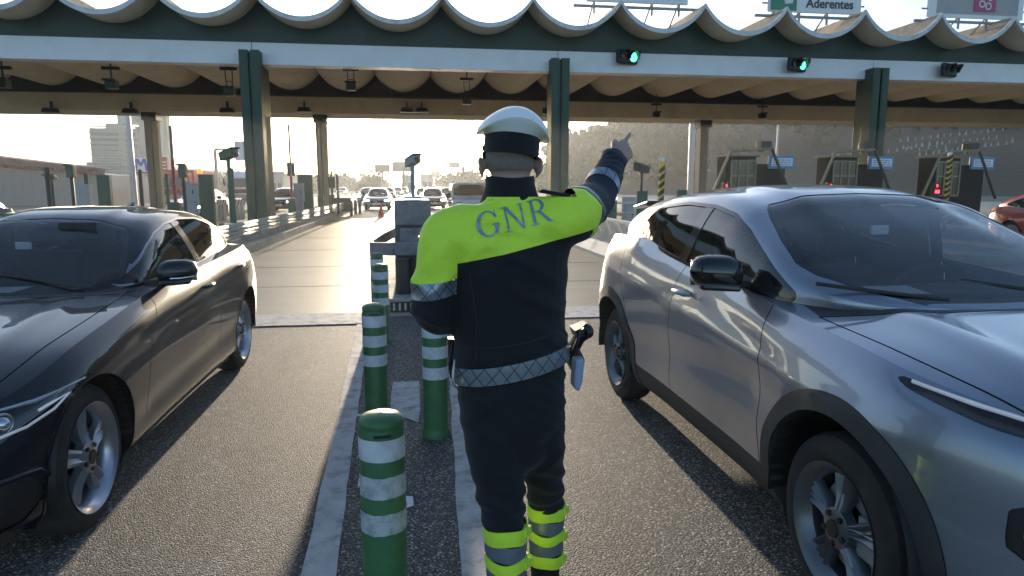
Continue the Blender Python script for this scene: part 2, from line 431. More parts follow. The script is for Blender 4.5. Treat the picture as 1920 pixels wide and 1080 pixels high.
# ------------------------------------------------------------------ toll canopy
CY0, CY1 = 26.0, 47.3
FY = 27.3
can = empty('toll_canopy', (0, FY, 0), 0, 'wide concrete toll canopy with scalloped white roof edge, green fascia and columns', 'canopy')
def cp(mb, name, m, **k):
    mb.v = [(x, y-FY, z) for x, y, z in mb.v]
    return mb.obj(name, m, can, **k)
SP = 3.33; X0 = 4.54
cusps = [X0+SP*i for i in range(-10, 17)]
def shellz(u):  # u 0..1 across one shell: cusp - valley - cusp (circular arc)
    a = (u-.5)*2
    rr = 1.30
    return (math.sqrt(rr*rr-1)-math.sqrt(rr*rr-a*a))/(rr-math.sqrt(rr*rr-1))*.98   # 0 at cusps, -.98 in the valley
ZC = 8.38
for i in range(len(cusps)-1):
    a, b = cusps[i], cusps[i+1]
    th = .13; n = 20
    def prof(off):
        return [(a+(b-a)*k/n, ZC+shellz(k/n)+off) for k in range(n+1)]
    top = prof(th/2); bot = prof(-th/2)
    mb = MB()
    ys = [CY0, CY0+.02, 33, 40, CY1+1.5]
    nb = len(top)
    # underside + top skins
    mb.grid([[(x, y, z) for x, z in bot] for y in ys], 1)
    mb.grid([[(x, y, z) for x, z in reversed(top)] for y in ys], 2)
    # end rims
    for y, rv in ((CY0-.001, False), (CY1+1.501, True)):
        mb.grid([[(x, y, z) for x, z in top], [(x, y, z) for x, z in bot]], 0)
    o = cp(mb, 'roof_shell', [M['shell_rim'], M['soffit'], M['shell_top']], smooth=60)
# front rim: thicker white lip standing proud
    mb = MB()
    t2 = [(a+(b-a)*k/n, ZC+shellz(k/n)+.09) for k in range(n+1)]; b2 = [(a+(b-a)*k/n, ZC+shellz(k/n)-.085) for k in range(n+1)]
    ring = [[(x, y, z) for x, z in s_] for y, s_ in ((CY0-.05, b2), (CY0-.05, t2), (CY0+.10, t2))]
    ring = [[(x, CY0+.10, z) for x, z in b2]]+ring
    mb.grid(ring, 0); r_ = cp(mb, 'rim', M['shell_rim'], smooth=60)
    r_.parent = o
XL, XR = cusps[0], cusps[-1]
# green fascia beam with its top following under the shells
mb = MB()
xs = np.linspace(XL, XR, 26*20+1)
zt = [ZC+shellz(((x-XL) % SP)/SP)-.06 for x in xs]
mb.grid([[(x, FY, 6.80) for x in xs], [(x, FY, z) for x, z in zip(xs, zt)]])
mb.grid([[(x, FY+.5, z) for x, z in zip(xs, zt)], [(x, FY+.5, 6.80) for x in xs]])
mb.add([(XL, FY, 6.80), (XR, FY, 6.80), (XR, FY+.5, 6.80), (XL, FY+.5, 6.80)], [(3, 2, 1, 0)])
cp(mb, 'fascia', M['dkgreen'])
# white band in lengths, joined over the columns
COLX = [-15.9, -5.75, 5.74, 19.25, 30.4]
edges = [XL]+COLX+[XR]
for a, b in zip(edges[:-1], edges[1:]):
    mb = MB(); mb.box(a+.012, b-.012, FY-.06, FY+.55, 6.02, 6.80)
    cp(mb, 'white_band', M['band'], bevel=.01)
# rear beam
mb = MB(); mb.grid([[(x, 44.0, 6.95) for x in xs], [(x, 44.0, z) for x, z in zip(xs, zt)]])
cp(mb, 'rear_fascia', M['dksteel'])
mb = MB(); mb.box(XL, XR, 44.05, 47.3, 5.98, 7.0); mb.box(XL, XR, 43.85, 44.05, 6.98, 7.10, 1)
cp(mb, 'rear_beam', [M['soffit'], M['dksteel']], bevel=.03)
def column(x, y, front):
    c = MB()
    if front:
        for sx in (-1, 1):
            c.box(x+sx*.20-.155, x+sx*.20+.155, y-.42, y+.15, 0.2, 6.44 if x < 16 else 6.40, 0)
            c.box(x+sx*.20-.10, x+sx*.20+.10, y-.43, y-.42, 0.2, 6.3, 0)
        c.box(x-.30, x+.30, y+.151, y+(1.45 if x < 0 else .75), 0.2, 6.0, 1 if x < 0 else 3)
        if x < 0: c.box(x-.31, x+.31, y+.16, y+1.46, 4.2, 6.0, 0)
        c.box(x-.36, x+.36, y-.5, y+1.5, 0.2, .26, 1)
        c.box(x-.045, x+.045, y-.30, y+.1, .2, 6.3, 2)
    else:
        c.box(x-.32, x+.02, y-.5, y+.2, .2, 5.98, 2); c.box(x+.02, x+.34, y-.25, y+.2, .2, 5.98, 1 if x < 10 else 0)
        c.box(x-.42, x+.42, y-.6, y+.4, 5.5, 5.97, 2); c.box(x-.08, x+.08, y-.45, y-.2, 5.9, 7.0, 0)
    return cp(c, 'column', [M['green'], M['colconc'], M['dksteel'], M['dkgreen']], bevel=.012)
for x in COLX: column(x, 27.1, True)
for x in (-15.6, -5.6, 5.45, 19.65, 31.6): column(x, 45.3, False)
# ribs and joints under the shells are the cusps themselves; thin dark tubes added to draw their shaded creases
for x in cusps[3:17]:
    mb = MB(); mb.tube([(x, CY0+1.9, ZC-.09), (x, 43.8, ZC-.09)], .035, 6)
    cp(mb, 'dark_crease', M['dksteel'])
# yellow plate on the right front column
mb = MB(); mb.box(18.93, 18.948, 27.40, 27.62, 2.05, 2.65); cp(mb, 'plate', M['yellow'])

# ------------------------------------------------------------------ fittings hung under the canopy
def hung_signal(px, py0, py1, Y, kind, label):
    t = PP(px, py0, Y); b = PP(px, py1, Y)
    root = empty('hanging_signal', (t[0], Y, t[2]), 0, label, 'signal', 'signals hung under the canopy')
    L = t[2]-b[2]
    mb = MB()
    mb.box(-.32, .32, -.08, .08, -.12, 0); mb.bar((0, 0, .0), (0, 0, .55), .05, .05)
    mb.obj('bracket', M['dksteel'], root, bevel=.01)
    mb = MB()
    if kind == 2:
        mb.bar((-.14, 0, -.1), (-.10, 0, -L+.3), .035, .035); mb.bar((.14, 0, -.1), (.12, 0, -L+.3), .035, .035); mb.bar((-.14, 0, -L*.5), (.14, 0, -L*.5), .03, .03)
    else:
        mb.bar((0, 0, -.1), (0, 0, -L+.25), .05, .05)
    mb.obj('hanger', M['dksteel'], root)
    mb = MB(); mb.box(-.19, .19, -.22, .2, -L, -L+.34); mb.box(-.24, .24, -.34, -.2, -L+.28, -L+.36)
    mb.obj('lamp_housing', M['black'], root, bevel=.03)
    mb = MB(); mb.lathe([(.0, -.225), (.12, -.225), (.13, -.2)], (0, 0, -L+.16), 14, 'y')
    mb.obj('lens', M['black'], root, smooth=40)
hung_signal(207, 125, 167, 29.5, 1, 'single stem signal hung under the canopy, left of the left green column')
hung_signal(428, 126, 180, 29.5, 2, 'two rod signal hung just left of the left green column')
hung_signal(657, 128, 170, 30.0, 2, 'two rod signal hung between the left and middle green columns')
hung_signal(875, 146, 196, 33, 2, 'long two rod signal hung above the officer cap')
hung_signal(1231, 194, 220, 43.0, 1, 'small signal hung from the rear beam above the hill trees')
hung_signal(1430, 198, 222, 43.0, 1, 'small signal hung from the rear beam right of the right rear column')
hung_signal(1024, 176, 214, 42.0, 1, 'small signal hung beside the middle green column')
hung_signal(3, 124, 165, 29.5, 1, 'signal hung at the far left edge of the canopy')
# flat beam lights on the rear beam
first = None
for px, py, lb in ((97, 207, 'leftmost of the small floodlights on the rear beam'), (246, 208, 'small floodlight on the rear beam beside the leftmost rear column'), (427, 207, 'small floodlight on the rear beam left of the left green column'),
               (571, 206, 'small floodlight on the rear beam beside the slim rear column'), (763, 207, 'left one of the close pair of floodlights on the rear beam'), (791, 207, 'right one of the close pair of floodlights on the rear beam')):
    p = PP(px, py, 43.7)
    if first is None:
        root = empty('floodlight', (p[0], 43.6, p[2]))
        mb = MB(); mb.prism([(-.42, -.14), (.42, -.14), (.30, .12), (-.30, .12)], -.3, .2, 'y'); mb.obj('housing', M['dksteel'], root, bevel=.02)
        mb = MB(); mb.box(-.33, .33, -.315, -.302, -.11, .05); mb.obj('glass', M['grayglass'], root)
        mb = MB(); mb.box(-.04, .04, .0, .24, .1, .5); mb.obj('bracket', M['dksteel'], root)
        first = root
    else:
        root = copy_tree(first); root.location = (p[0], 43.6, p[2])
    tag(root, lb, 'floodlight', 'floodlights on the rear beam')
# traffic lights on the white band
M['lamp_green'] = mat('signal_green_lit', (.06, 1.0, .42), .3, emis=2.2, var=.3, vs=14)
M['lamp_dim'] = mat('signal_green_dim', (.02, .12, .07), .3, var=.3, vs=14)
M['lamp_off'] = mat('signal_lens_off', (.05, .035, .03), .2, var=.2)
def tlight(px, py, lb, lit):
    p = PP(px, py, FY-.35)
    root = empty('lane_signal', (p[0], FY-.35, p[2]), 0, lb, 'traffic light', 'lane signals on the white band')
    root.rotation_euler = (0, 0, R(22))
    mb = MB(); mb.box(-.50, .50, -.02, .18, -.27, .27); mb.box(-.07, .07, .18, .42, -.1, .1)
    mb.obj('housing', M['black'], root, bevel=.08, seg=3)
    for s, m in ((-1, M['lamp_off']), (1, lit)):
        mb = MB(); mb.lathe([(0, -.05), (.12, -.045), (.185, -.022)], (s*.245, 0, 0), 20, 'y'); mb.obj('lens', m, root, smooth=60)
        mb = MB(); n = 14
        rows = [[(s*.245+math.cos(a)*.215, y, math.sin(a)*.215) for a in np.linspace(R(-25), R(205), n)] for y in (-.02, -.33)]
        rows[1] = [(x, -.14-.2*max(0, z)/.215, z) for x, y, z in rows[1]]
        mb.grid(rows); v = mb.obj('visor', M['black'], root, smooth=60)
        so_ = v.modifiers.new('s', 'SOLIDIFY'); so_.thickness = .012
tlight(1178, 106, 'green lit lane signal on the white band just right of the middle green column', M['lamp_green'])
tlight(1497, 121, 'green lit lane signal on the white band left of the right green column', M['lamp_green'])
tlight(1783, 131, 'dim lane signal on the white band right of the right green column', M['lamp_dim'])

# ------------------------------------------------------------------ lettering helpers
def text_mb(txt, size, bold=.0, sx=1.0, ext=.004):
    cu = bpy.data.curves.new('lettering', 'FONT'); cu.body = txt; cu.size = size; cu.offset = bold; cu.extrude = ext; cu.align_x = 'CENTER'; cu.align_y = 'CENTER'
    o = bpy.data.objects.new('lettering', cu); col.objects.link(o)
    me = bpy.data.meshes.new_from_object(o.evaluated_get(bpy.context.evaluated_depsgraph_get()))
    mb = MB(); mb.add([(v.co.x*sx, -v.co.z, v.co.y) for v in me.vertices], [tuple(p.vertices) for p in me.polygons])
    bpy.data.objects.remove(o); bpy.data.curves.remove(cu); bpy.data.meshes.remove(me)
    return mb
def stroke(mb, pts, w_, y0=-.004, y1=.0, mi=0):
    """flat strokes in the xz plane"""
    for a, b in zip(pts[:-1], pts[1:]):
        a = np.array(a, float); b = np.array(b, float); d = b-a; L = np.linalg.norm(d)
        if L < 1e-6: continue
        d /= L; n = np.array([-d[1], d[0]])*w_/2
        q = [a-n-d*0, b-n, b+n, a+n]
        mb.prism([tuple(p) for p in q], y0, y1, 'y', mi)
# serif glyphs: lists of (polyline, width factor)
def arcpts(cx, cz, rx, rz, a0, a1, n=14): return [(cx+rx*math.cos(R(a)), cz+rz*math.sin(R(a))) for a in np.linspace(a0, a1, n)]

# ------------------------------------------------------------------ roof signs
def roof_sign(x0, y0, x1, y1, Y, label):
    """bottom edge from photo; top rises out of frame"""
    a = PP(x0, y0, Y); b = PP(x1, y1, Y)
    root = empty('roof_sign', ((a[0]+b[0])/2, Y, (a[2]+b[2])/2), 0, label, 'sign', 'lane signs standing on the canopy roof')
    w_ = (b[0]-a[0]); return root, w_
def sign_frame(root, w_, h):
    mb = MB()
    for x in (-w_*.42, -w_*.15, w_*.15, w_*.42):
        mb.bar((x, .12, -.42), (x, .12, h), .07, .07); mb.bar((x, .12, .1), (x, 1.5, -.9), .05, .05)
    mb.bar((-w_*.62, .12, -.14), (w_*.62, .12, -.14), .1, .1); mb.bar((-w_*.55, .12, .35), (w_*.55, .12, .35), .06, .06)
    mb.obj('support_frame', M['greysteel'], root)
SY = 27.0
root, w_ = roof_sign(1100, -1, 1290, 13, SY, 'white lane sign on the roof, leftmost, mostly above the picture')
mb = MB(); mb.box(-w_/2, w_/2, 0, .1, -.0, 1.6); mb.obj('panel', M['white'], root, bevel=.02); sign_frame(root, w_, 1.5)
root, w_ = roof_sign(1440, 20, 1614, 29, SY, 'white roof sign with green square and the word Aderentes')
mb = MB(); mb.box(-w_/2, w_/2, 0, .1, 0, 1.6); mb.obj('panel', M['white'], root, bevel=.02); sign_frame(root, w_, 1.5)
M['signgreen'] = mat('sign_green', (.02, .22, .13), .4, var=.05)
M['signdark'] = mat('sign_lettering_dark', (.03, .05, .06), .5, var=.05)
sc_ = w_/174
mb = MB(); mb.box(-w_/2+.10, -w_/2+52*sc_, -.02, 0, .06, 1.2); mb.obj('green_square', M['signgreen'], root)
mb = MB(); mb.prism([(-w_/2+24*sc_, 1.0), (-w_/2+30*sc_, .30), (-w_/2+44*sc_, .34), (-w_/2+48*sc_, 1.0), (-w_/2+42*sc_, 1.0), (-w_/2+39*sc_, .62), (-w_/2+33*sc_, 1.0)], -.035, -.02, 'y'); mb.obj('emblem', M['white'], root)
tx = text_mb('Aderentes', .50, .012, .98); tx.v = [(x+27*sc_, y-.012, z+.36) for x, y, z in tx.v]; tx.obj('lettering', M['signdark'], root)
root, w_ = roof_sign(1740, 31, 1914, 38, SY, 'pale framed roof sign with a crimson square, rightmost')
mb = MB(); mb.box(-w_/2, w_/2, 0, .1, 0, 1.6); mb.obj('panel', M['boxgrey'], root)
mb = MB()
mb.box(-w_/2-.03, -w_/2+.32, -.05, .02, -.02, 1.6); mb.box(w_/2-.22, w_/2+.03, -.05, .02, -.02, 1.6); mb.box(-w_/2+.32, w_/2-.22, -.05, .02, -.02, .13)
mb.obj('frame', M['white'], root); sign_frame(root, w_, 1.5)
M['crimson'] = mat('sign_crimson', (.38, .06, .14), .45, var=.05)
mb = MB(); mb.box(-.12, .92, -.02, 0, .26, 1.3); mb.obj('crimson_square', M['crimson'], root)
mb = MB()
for cx, cz in ((.26, .58), (.56, .50)):
    n = 16; rows = [[(cx+r_*math.cos(2*math.pi*k/n), -.03, cz+r_*math.sin(2*math.pi*k/n)) for k in range(n+1)] for r_ in (.10, .15)]; mb.grid(rows)
mb.box(.1, .22, -.03, -.02, .8, .9); mb.box(.3, .5, -.03, -.02, .82, 1.0); mb.box(.55, .7, -.03, -.02, .72, .92)
mb.obj('emblem', M['white'], root)

# ------------------------------------------------------------------ crash block at the island nose
root = empty('crash_cushion', (0, 9, 0), 0, 'grey stepped crash cushion at the nose of the lane island behind the officer', 'crash cushion')
xa = PP(738, 400, 9.6)[0]; xb = PP(809, 400, 9.6)[0]
M['cush'] = mat('weathered_block', (.15, .15, .155), .7, var=.25, vs=5, bump=.3, bs=30, dirt=(.30, .29, .28), dscale=5, damt=.5)
M['cush2'] = mat('weathered_panel', (.20, .20, .21), .55, .2, var=.2, vs=7, dirt=(.09, .085, .08), dscale=6, damt=.7)
def loc(mb, name, m, **k):
    mb.v = [(x, y-9, z) for x, y, z in mb.v]; return mb.obj(name, m, root, **k)
mb = MB(); mb.box(xa, xb, 9.9, 11.0, .16, 1.36); loc(mb, 'rear_block', M['cush'], bevel=.02)
mb = MB(); mb.box(xa+.02, xb-.02, 9.78, 9.9, 1.0, 1.33); mb.box(xa+.08, xb-.03, 9.6, 9.9, .72, .98); mb.box(xa+.06, xb, 9.3, 9.9, .16, .72); loc(mb, 'step_panel', M['cush2'], bevel=.025)
mb = MB()
mb.box(xa+.05, xb+.02, 9.2, 9.3, .55, .64); mb.box(xa+.05, xb+.02, 9.2, 9.3, .36, .44)
mb.box(xa+.20, xa+.26, 9.22, 9.3, .16, .55); mb.box(xb-.16, xb-.1, 9.22, 9.3, .16, .55); loc(mb, 'frame', M['dksteel'], bevel=.01)
mb = MB()
rail = [(xa-.06, 11.4, .80), (xa-.20, 10.2, .79), (xa-.28, 9.1, .78), (xa-.26, 8.72, .78), (xa+.02, 8.62, .78), (xb+.05, 8.60, .78)]
for dz in (0,):
    rows = []
    for (x, y, z) in rail:
        rows.append((x, y, z))
    for a, b in zip(rows[:-1], rows[1:]):
        mb.bar(a, b, .05, .16)
loc(mb, 'guard_rail', M['cush2'], bevel=.01)
mb = MB()
for k in range(3):
    mb.tube([(xa+.12+k*.22, 9.0, .16), (xa+.12+k*.22, 9.0, .62)], .10, 16)
loc(mb, 'energy_barrel', M['dksteel'], smooth=40)
mb = MB(); mb.box(-.30, .36, 8.46, 8.52, .02, .13, 0)
for k in range(9): mb.box(-.27+k*.07, -.245+k*.07, 8.44, 8.46, .03, .12, 1)
gr = mb.obj('drain_grate', [M['dksteel'], M['steel']]); tag(gr, 'dark drain grate with pale bars at the foot of the crash cushion', 'grate')

def cam_post(name, px, py_top, py_base, Y, label, m, head=.22, yaw=0, big=False):
    t = PP(px, py_top, Y); b = PP(px, py_base, Y)
    root = empty(name, (t[0], Y, max(b[2], 0)), yaw, label, 'camera')
    L = t[2]-max(b[2], 0)
    mb = MB(); mb.tube([(0, 0, 0), (0, 0, L-head*.7)], .05 if big else .032, 10); mb.box(-.09, .09, -.09, .09, 0, .03); mb.obj('post', m, root, smooth=40)
    mb = MB(); hh = head
    mb.box(-hh*.5, hh*.5, -hh*1.1, hh*.9, L-hh*.8, L, rot=(R(-14), 0, 0)); mb.box(-hh*.6, hh*.6, -hh*1.35, hh*1.0, L-.02*hh, L+.1*hh, rot=(R(-14), 0, 0))
    mb.obj('housing', m, root, bevel=hh*.18, seg=3)
    mb = MB(); mb.lathe([(0, -hh*1.16), (hh*.28, -hh*1.16), (hh*.3, -hh*1.0)], (0, 0, L-hh*.28), 12, 'y'); mb.obj('lens', M['grayglass'], root, smooth=40)
    return root
cam_post('enforcement_camera', 773, 295, 372, 10.3, 'small camera on a thin post on top of the crash cushion', M['greysteel'], .14, R(25))
cam_post('enforcement_camera', 427, 283, 418, 19.0, 'dark green camera box on a post left of the left green column', M['cabgreen'], .25, R(50), True)
cam_post('enforcement_camera', 1204, 310, 362, 17.0, 'small dark camera on a post above the green panels', M['dksteel'], .2, R(-60))

M['railpale'] = mat('weathered_rail', (.50, .47, .42), .55, .25, var=.15, vs=5, dirt=(.2, .18, .14), dscale=4, damt=.6)
# ------------------------------------------------------------------ guard rail on the left island
root = empty('guard_rail', (-3.9, 25, 0), 0, 'pale double guard rail on a mossy concrete kerb along the left lane', 'guard rail')
def lane_x(y): return -4.25+.018*(y-10)
mb = MB()
rows = []
ysr = np.arange(10.6, 38.01, .6)
for y in ysr:
    x = lane_x(y)
    rows.append([(x-.25, y, 0), (x+.06, y, 0), (x+.02, y, .30), (x-.02, y, .34), (x-.25, y, .34)])
mb.grid(rows); mb.v = [(a+3.9, b-25, c) for a, b, c in mb.v]
kb = mb.obj('kerb_wall', M['kerb'], root, smooth=30)
k0 = 0
y = 10.6
while y < 37:
    L = 2.7; 
    for (zc, dx) in ((.44, 0), (.62, 0)):
        mb = MB(); rows = []
        for yy in (y, y+L-.02):
            x = lane_x(yy)+.05
            j = random.uniform(-.01, .01)
            rows.append([(x-.05+j, yy, zc-.085), (x+.02+j, yy, zc-.07), (x+.03+j, yy, zc-.03), (x-.005+j, yy, zc), (x+.03+j, yy, zc+.03), (x+.02+j, yy, zc+.07), (x-.05+j, yy, zc+.08)])
        mb.grid(rows); mb.v = [(a+3.9, b-25, c) for a, b, c in mb.v]; o = mb.obj('rail', M['railpale'], root, smooth=50)
        s_ = o.modifiers.new('s', 'SOLIDIFY'); s_.thickness = .006
    mb = MB(); x = lane_x(y)-.08; mb.box(x-.05, x+.05, y-.04, y+.04, .3, .74); mb.v = [(a+3.9, b-25, c) for a, b, c in mb.v]; mb.obj('post', M['dksteel'], root)
    y += L
# green posts at its end
p0 = None
for i, (px, pb, hh) in enumerate(((655, 404, .75), (663, 402, .8), (671, 400, .85))):
    p = GP(px+4, pb)
    if p0 is None:
        mb = MB(); mb.lathe([(.09, 0), (.09, .74), (.06, .8), (0, .82)], n=12); p0 = mb.obj('green_post', M['cabgreen'], smooth=40); o = p0
    else: o = p0.copy(); col.objects.link(o)
    o.location = p; tag(o, ['short green post at the far end of the guard rail, left of three', 'short green post at the far end of the guard rail, middle of three', 'short green post at the far end of the guard rail, right of three'][i], 'post', 'green posts at the rail end')

# ------------------------------------------------------------------ equipment on the left island
def box_at(name, px0, px1, py0, py1, Y, m, label, cat, depth=.22, group=None, door=True, z0=None):
    a = PP(px0, py0, Y); b = PP(px1, py1, Y); zb = max(.18, b[2]) if z0 is None else z0
    cx = (a[0]+b[0])/2; w_ = abs(b[0]-a[0])
    root = empty(name, (cx, Y, zb), 0, label, cat, group); h = a[2]-zb
    mb = MB(); mb.box(-w_/2, w_/2, 0, depth, 0, h); mb.obj('housing', m, root, bevel=.012)
    mb = MB(); mb.box(-w_/2-.015, w_/2+.015, -.02, depth+.02, h, h+.03); mb.obj('lid', m, root)
    if door:
        mb = MB(); mb.box(-w_/2+.05, w_/2-.05, -.014, -.001, .06, h-.06); d = mb.obj('door', m, root, bevel=.004)
        mb = MB(); mb.box(w_/2-.12, w_/2-.09, -.035, -.014, h*.45, h*.45+.12); mb.obj('handle', M['dksteel'], d)
    return root
box_at('equipment_cabinet', 180, 210, 330, 400, 25, M['cabgreen'], 'green cabinet in front of the long wall, left of the leftmost rear column', 'cabinet', group='green cabinets', z0=.2)
box_at('equipment_cabinet', 371, 402, 329, 412, 22, M['cabgreen'], 'green cabinet with an orange light, left of the left green column', 'cabinet', group='green cabinets', z0=.2)
box_at('equipment_cabinet', 557, 588, 328, 400, 31, M['cabgreen'], 'green cabinet between the left green column and the slim rear column', 'cabinet', group='green cabinets', z0=.2)
box_at('payment_terminal', 347, 370, 346, 378, 21, M['boxgrey'], 'grey box beside the green cabinet with the orange light', 'terminal', group='grey terminals')
box_at('payment_terminal', 347, 368, 378, 408, 21.1, M['boxgrey'], 'lower grey box under the grey terminal beside the green cabinet', 'terminal', group='grey terminals', door=False, z0=.2)
box_at('payment_terminal', 550, 570, 345, 378, 29, M['boxgrey'], 'grey box in front of the right green cabinet', 'terminal', group='grey terminals')
box_at('payment_terminal', 553, 569, 378, 402, 29.1, M['boxgrey'], 'lower grey box in front of the right green cabinet', 'terminal', group='grey terminals', door=False, z0=.2)
box_at('payment_terminal', 142, 169, 347, 380, 22, M['boxgrey'], 'grey box in front of the long wall at the far left', 'terminal', group='grey terminals', z0=.2)
p = PP(374.5, 322, 22.2)
mb = MB(); mb.lathe([(.07, 0), (.075, .02), (.06, .1), (.03, .14), (0, .15)], n=12); M['beacon'] = mat('beacon_orange', (1, .2, .03), .3, emis=1.0)
o = mb.obj('warning_beacon', M['beacon'], smooth=60); o.location = (p[0], 22.2, p[2]-.05); tag(o, 'small orange beacon on top of the green cabinet', 'beacon')
def mast_signal(px, py0, py1, pb, Y, label, m=None, wpx=14):
    a = PP(px, py0, Y); b = PP(px, py1, Y); zb = .2
    w_ = abs(PP(px+wpx, py0, Y)[0]-a[0])
    root = empty('mast_signal', (a[0], Y, zb), 0, label, 'signal', 'box signals on posts')
    mb = MB(); mb.tube([(0, 0, 0), (0, 0, a[2]-zb-.1)], .045, 10); mb.obj('post', M['dksteel'], root, smooth=40)
    mb = MB(); mb.box(-w_/2, w_/2, -.12, .1, b[2]-zb, a[2]-zb); mb.obj('housing', m or M['greygreen'], root, bevel=.03)
    mb = MB(); mb.box(-w_/2-.02, w_/2+.02, -.2, -.1, a[2]-zb-.03, a[2]-zb+.02); mb.obj('visor', m or M['greygreen'], root)
M['greygreen'] = mat('signal_housing_grey_green', (.09, .11, .08), .5, var=.1)
mast_signal(132, 309, 333, 368, 20, 'box signal on a post in front of the long wall')
mast_signal(342, 308, 333, 400, 20, 'box signal on a post left of the green cabinet with the orange light')
mast_signal(545, 306, 330, 400, 29, 'box signal on a post between the left green column and the slim rear column')
mast_signal(622, 333, 352, 392, 34, 'box signal on a post just right of the slim rear column', wpx=13)
mast_signal(95, 328, 337, 368, 22, 'low wide signal on a post at the far left before the wall', wpx=19)
def thin_post(px, py0, Y, label, m, r=.03, zb=.2, cat='post', name='thin_post', group=None):
    a = PP(px, py0, Y); root = empty(name, (a[0], Y, zb), 0, label, cat, group)
    mb = MB(); mb.tube([(0, 0, 0), (0, 0, a[2]-zb)], r, 8); mb.obj('shaft', m, root, smooth=40)
    mb = MB(); mb.box(-.1, .1, -.1, .1, 0, .03); mb.obj('base_plate', M['dksteel'], root); return root
thin_post(87, 314, 19, 'dark plain post at the far left before the long wall', M['dksteel'], .055, group='plain posts')
thin_post(160, 325, 24, 'dark plain post behind the grey box before the long wall', M['dksteel'], .06, group='plain posts')
thin_post(262, 318, 21, 'dark plain post left of the leftmost rear column', M['dksteel'], .05, group='plain posts')
thin_post(434, 315, 19.6, 'dark green post just right of the camera post', M['cabgreen'], .05, group='plain posts')
thin_post(632, 327, 33, 'thin dark post right of the slim rear column', M['dksteel'], .05, group='plain posts')
thin_post(312, 326, 24, 'green post between the rear column and the red barrier arm', M['cabgreen'], .05, group='plain posts')
M['armred'] = mat('arm_maroon', (.30, .03, .05), .5, var=.1); M['armgrey'] = mat('arm_dark_grey', (.16, .13, .13), .5, var=.1)
def arm(px, py0, pyr, Y, label, mt, mlow):
    a = PP(px, py0, Y); c = PP(px, pyr, Y); root = empty('barrier_arm', (a[0], Y, .2), 0, label, 'barrier arm', 'raised lane barrier arms')
    mb = MB(); mb.box(-.14, .14, -.14, .14, 0, .9); mb.obj('base_box', M['cabgreen'], root, bevel=.02)
    mb = MB(); mb.box(-.04, .04, -.05, .05, .7, c[2]-.2, 1); mb.box(-.035, .035, -.04, .04, c[2]-.2, a[2]-.2, 0); mb.obj('boom', [mt, mlow], root, bevel=.008)
arm(319, 236, 300, 21.5, 'raised maroon barrier arm right of the leftmost rear column', M['armgrey'], M['armred'])
arm(541, 233, 328, 27.5, 'raised barrier arm with red foot right of the left green column', M['armgrey'], M['red'])
arm(619, 281, 320, 40, 'thin raised barrier arm right of the slim rear column', M['armgrey'], M['armgrey'])
arm(596, 240, 330, 36, 'raised barrier arm beside the slim rear column', M['greygreen'], M['dksteel'])
# red and white boards
M['stripe'] = None
def boards(px0, px1, py0, py1, Y, label):
    a = PP(px0, py0, Y); b = PP(px1, py1, Y); root = empty('striped_barrier', ((a[0]+b[0])/2, Y, 0), 0, label, 'barrier', 'red and white striped barriers')
    w_ = b[0]-a[0]; n = 4
    mb = MB(); mb.box(-w_/2, w_/2, 0, .05, b[2], a[2], 0)
    h = a[2]-b[2]
    for k in range(n):
        x = -w_/2+w_*(k+.1)/n; d = w_/n*.5; mb.prism([(x, b[2]), (x+d, b[2]), (x+d+h*.35, a[2]), (x+h*.35, a[2])], -.01, 0, 'y', 1)
    mb.obj('board', [M['white'], M['red']], root)
    mb = MB(); mb.box(-w_/2+.1, -w_/2+.2, -.2, .25, 0, b[2]); mb.box(w_/2-.2, w_/2-.1, -.2, .25, 0, b[2]); mb.obj('leg', M['boxgrey'], root)
boards(405, 425, 374, 384, 34, 'red and white striped barrier left of the camera post')
boards(438, 460, 374, 384, 34, 'red and white striped barrier between the camera post and the left green column')
# dark low box right of slim column
box_at('utility_box', 617, 658, 372, 392, 38, M['dksteel'], 'long low dark box behind the guard rail end', 'box', door=False, z0=.2)
# traffic cone in the lane
p = GP(715, 407)
root = empty('traffic_cone', p, 0, 'small red traffic cone on the lane before the oncoming silver car', 'cone')
mb = MB(); mb.lathe([(.16, .02), (.05, .62), (.03, .66), (0, .66)], n=20); mb.obj('cone_body', M['orange'], root, smooth=40)
mb = MB(); mb.lathe([(.122, .18), (.098, .30)], n=20); mb.obj('reflective_band', M['white'], root, smooth=60)
mb = MB(); mb.box(-.2, .2, -.2, .2, 0, .03); mb.obj('base', M['orange'], root, bevel=.01)

# ------------------------------------------------------------------ right island: chevron barrier, panels, posts, booths
root = empty('concrete_barrier', (4.2, 15, 0), 0, 'concrete lane barrier with grey and white chevrons right of the officer', 'barrier')
M['chevgrey'] = mat('chevron_grey', (.20, .21, .19), .7, var=.12, vs=3, dirt=(.3, .29, .26), dscale=5, damt=.4)
M['chevwhite'] = mat('barrier_whitewash', (.62, .60, .55), .75, var=.12, vs=3, bump=.3, bs=30, dirt=(.3, .28, .24), dscale=3, damt=.5)
def bx(y): return 4.02+max(0, (y-12))*.012
BH = .84
mb = MB(); rows = []
for y in np.arange(8.8, 22.1, .4):
    x = bx(y); rows.append([(x, y, 0), (x, y, .08), (x+.17, y, .32), (x+.23, y, BH), (x+.42, y, BH), (x+.48, y, .3), (x+.65, y, 0)])
mb.grid(rows); mb.v = [(a-4.2, b-15, c) for a, b, c in mb.v]
mb.f.append((0, 1, 2, 3, 4, 5, 6)); mb.m.append(0)
mb.obj('barrier_wall', M['chevwhite'], root, smooth=25)
mb = MB()
def on(y, z):
    t = (z-.32)/(BH-.32); return (bx(y)+.17+.06*t-.006-4.2, y-15, z)
y = 9.2
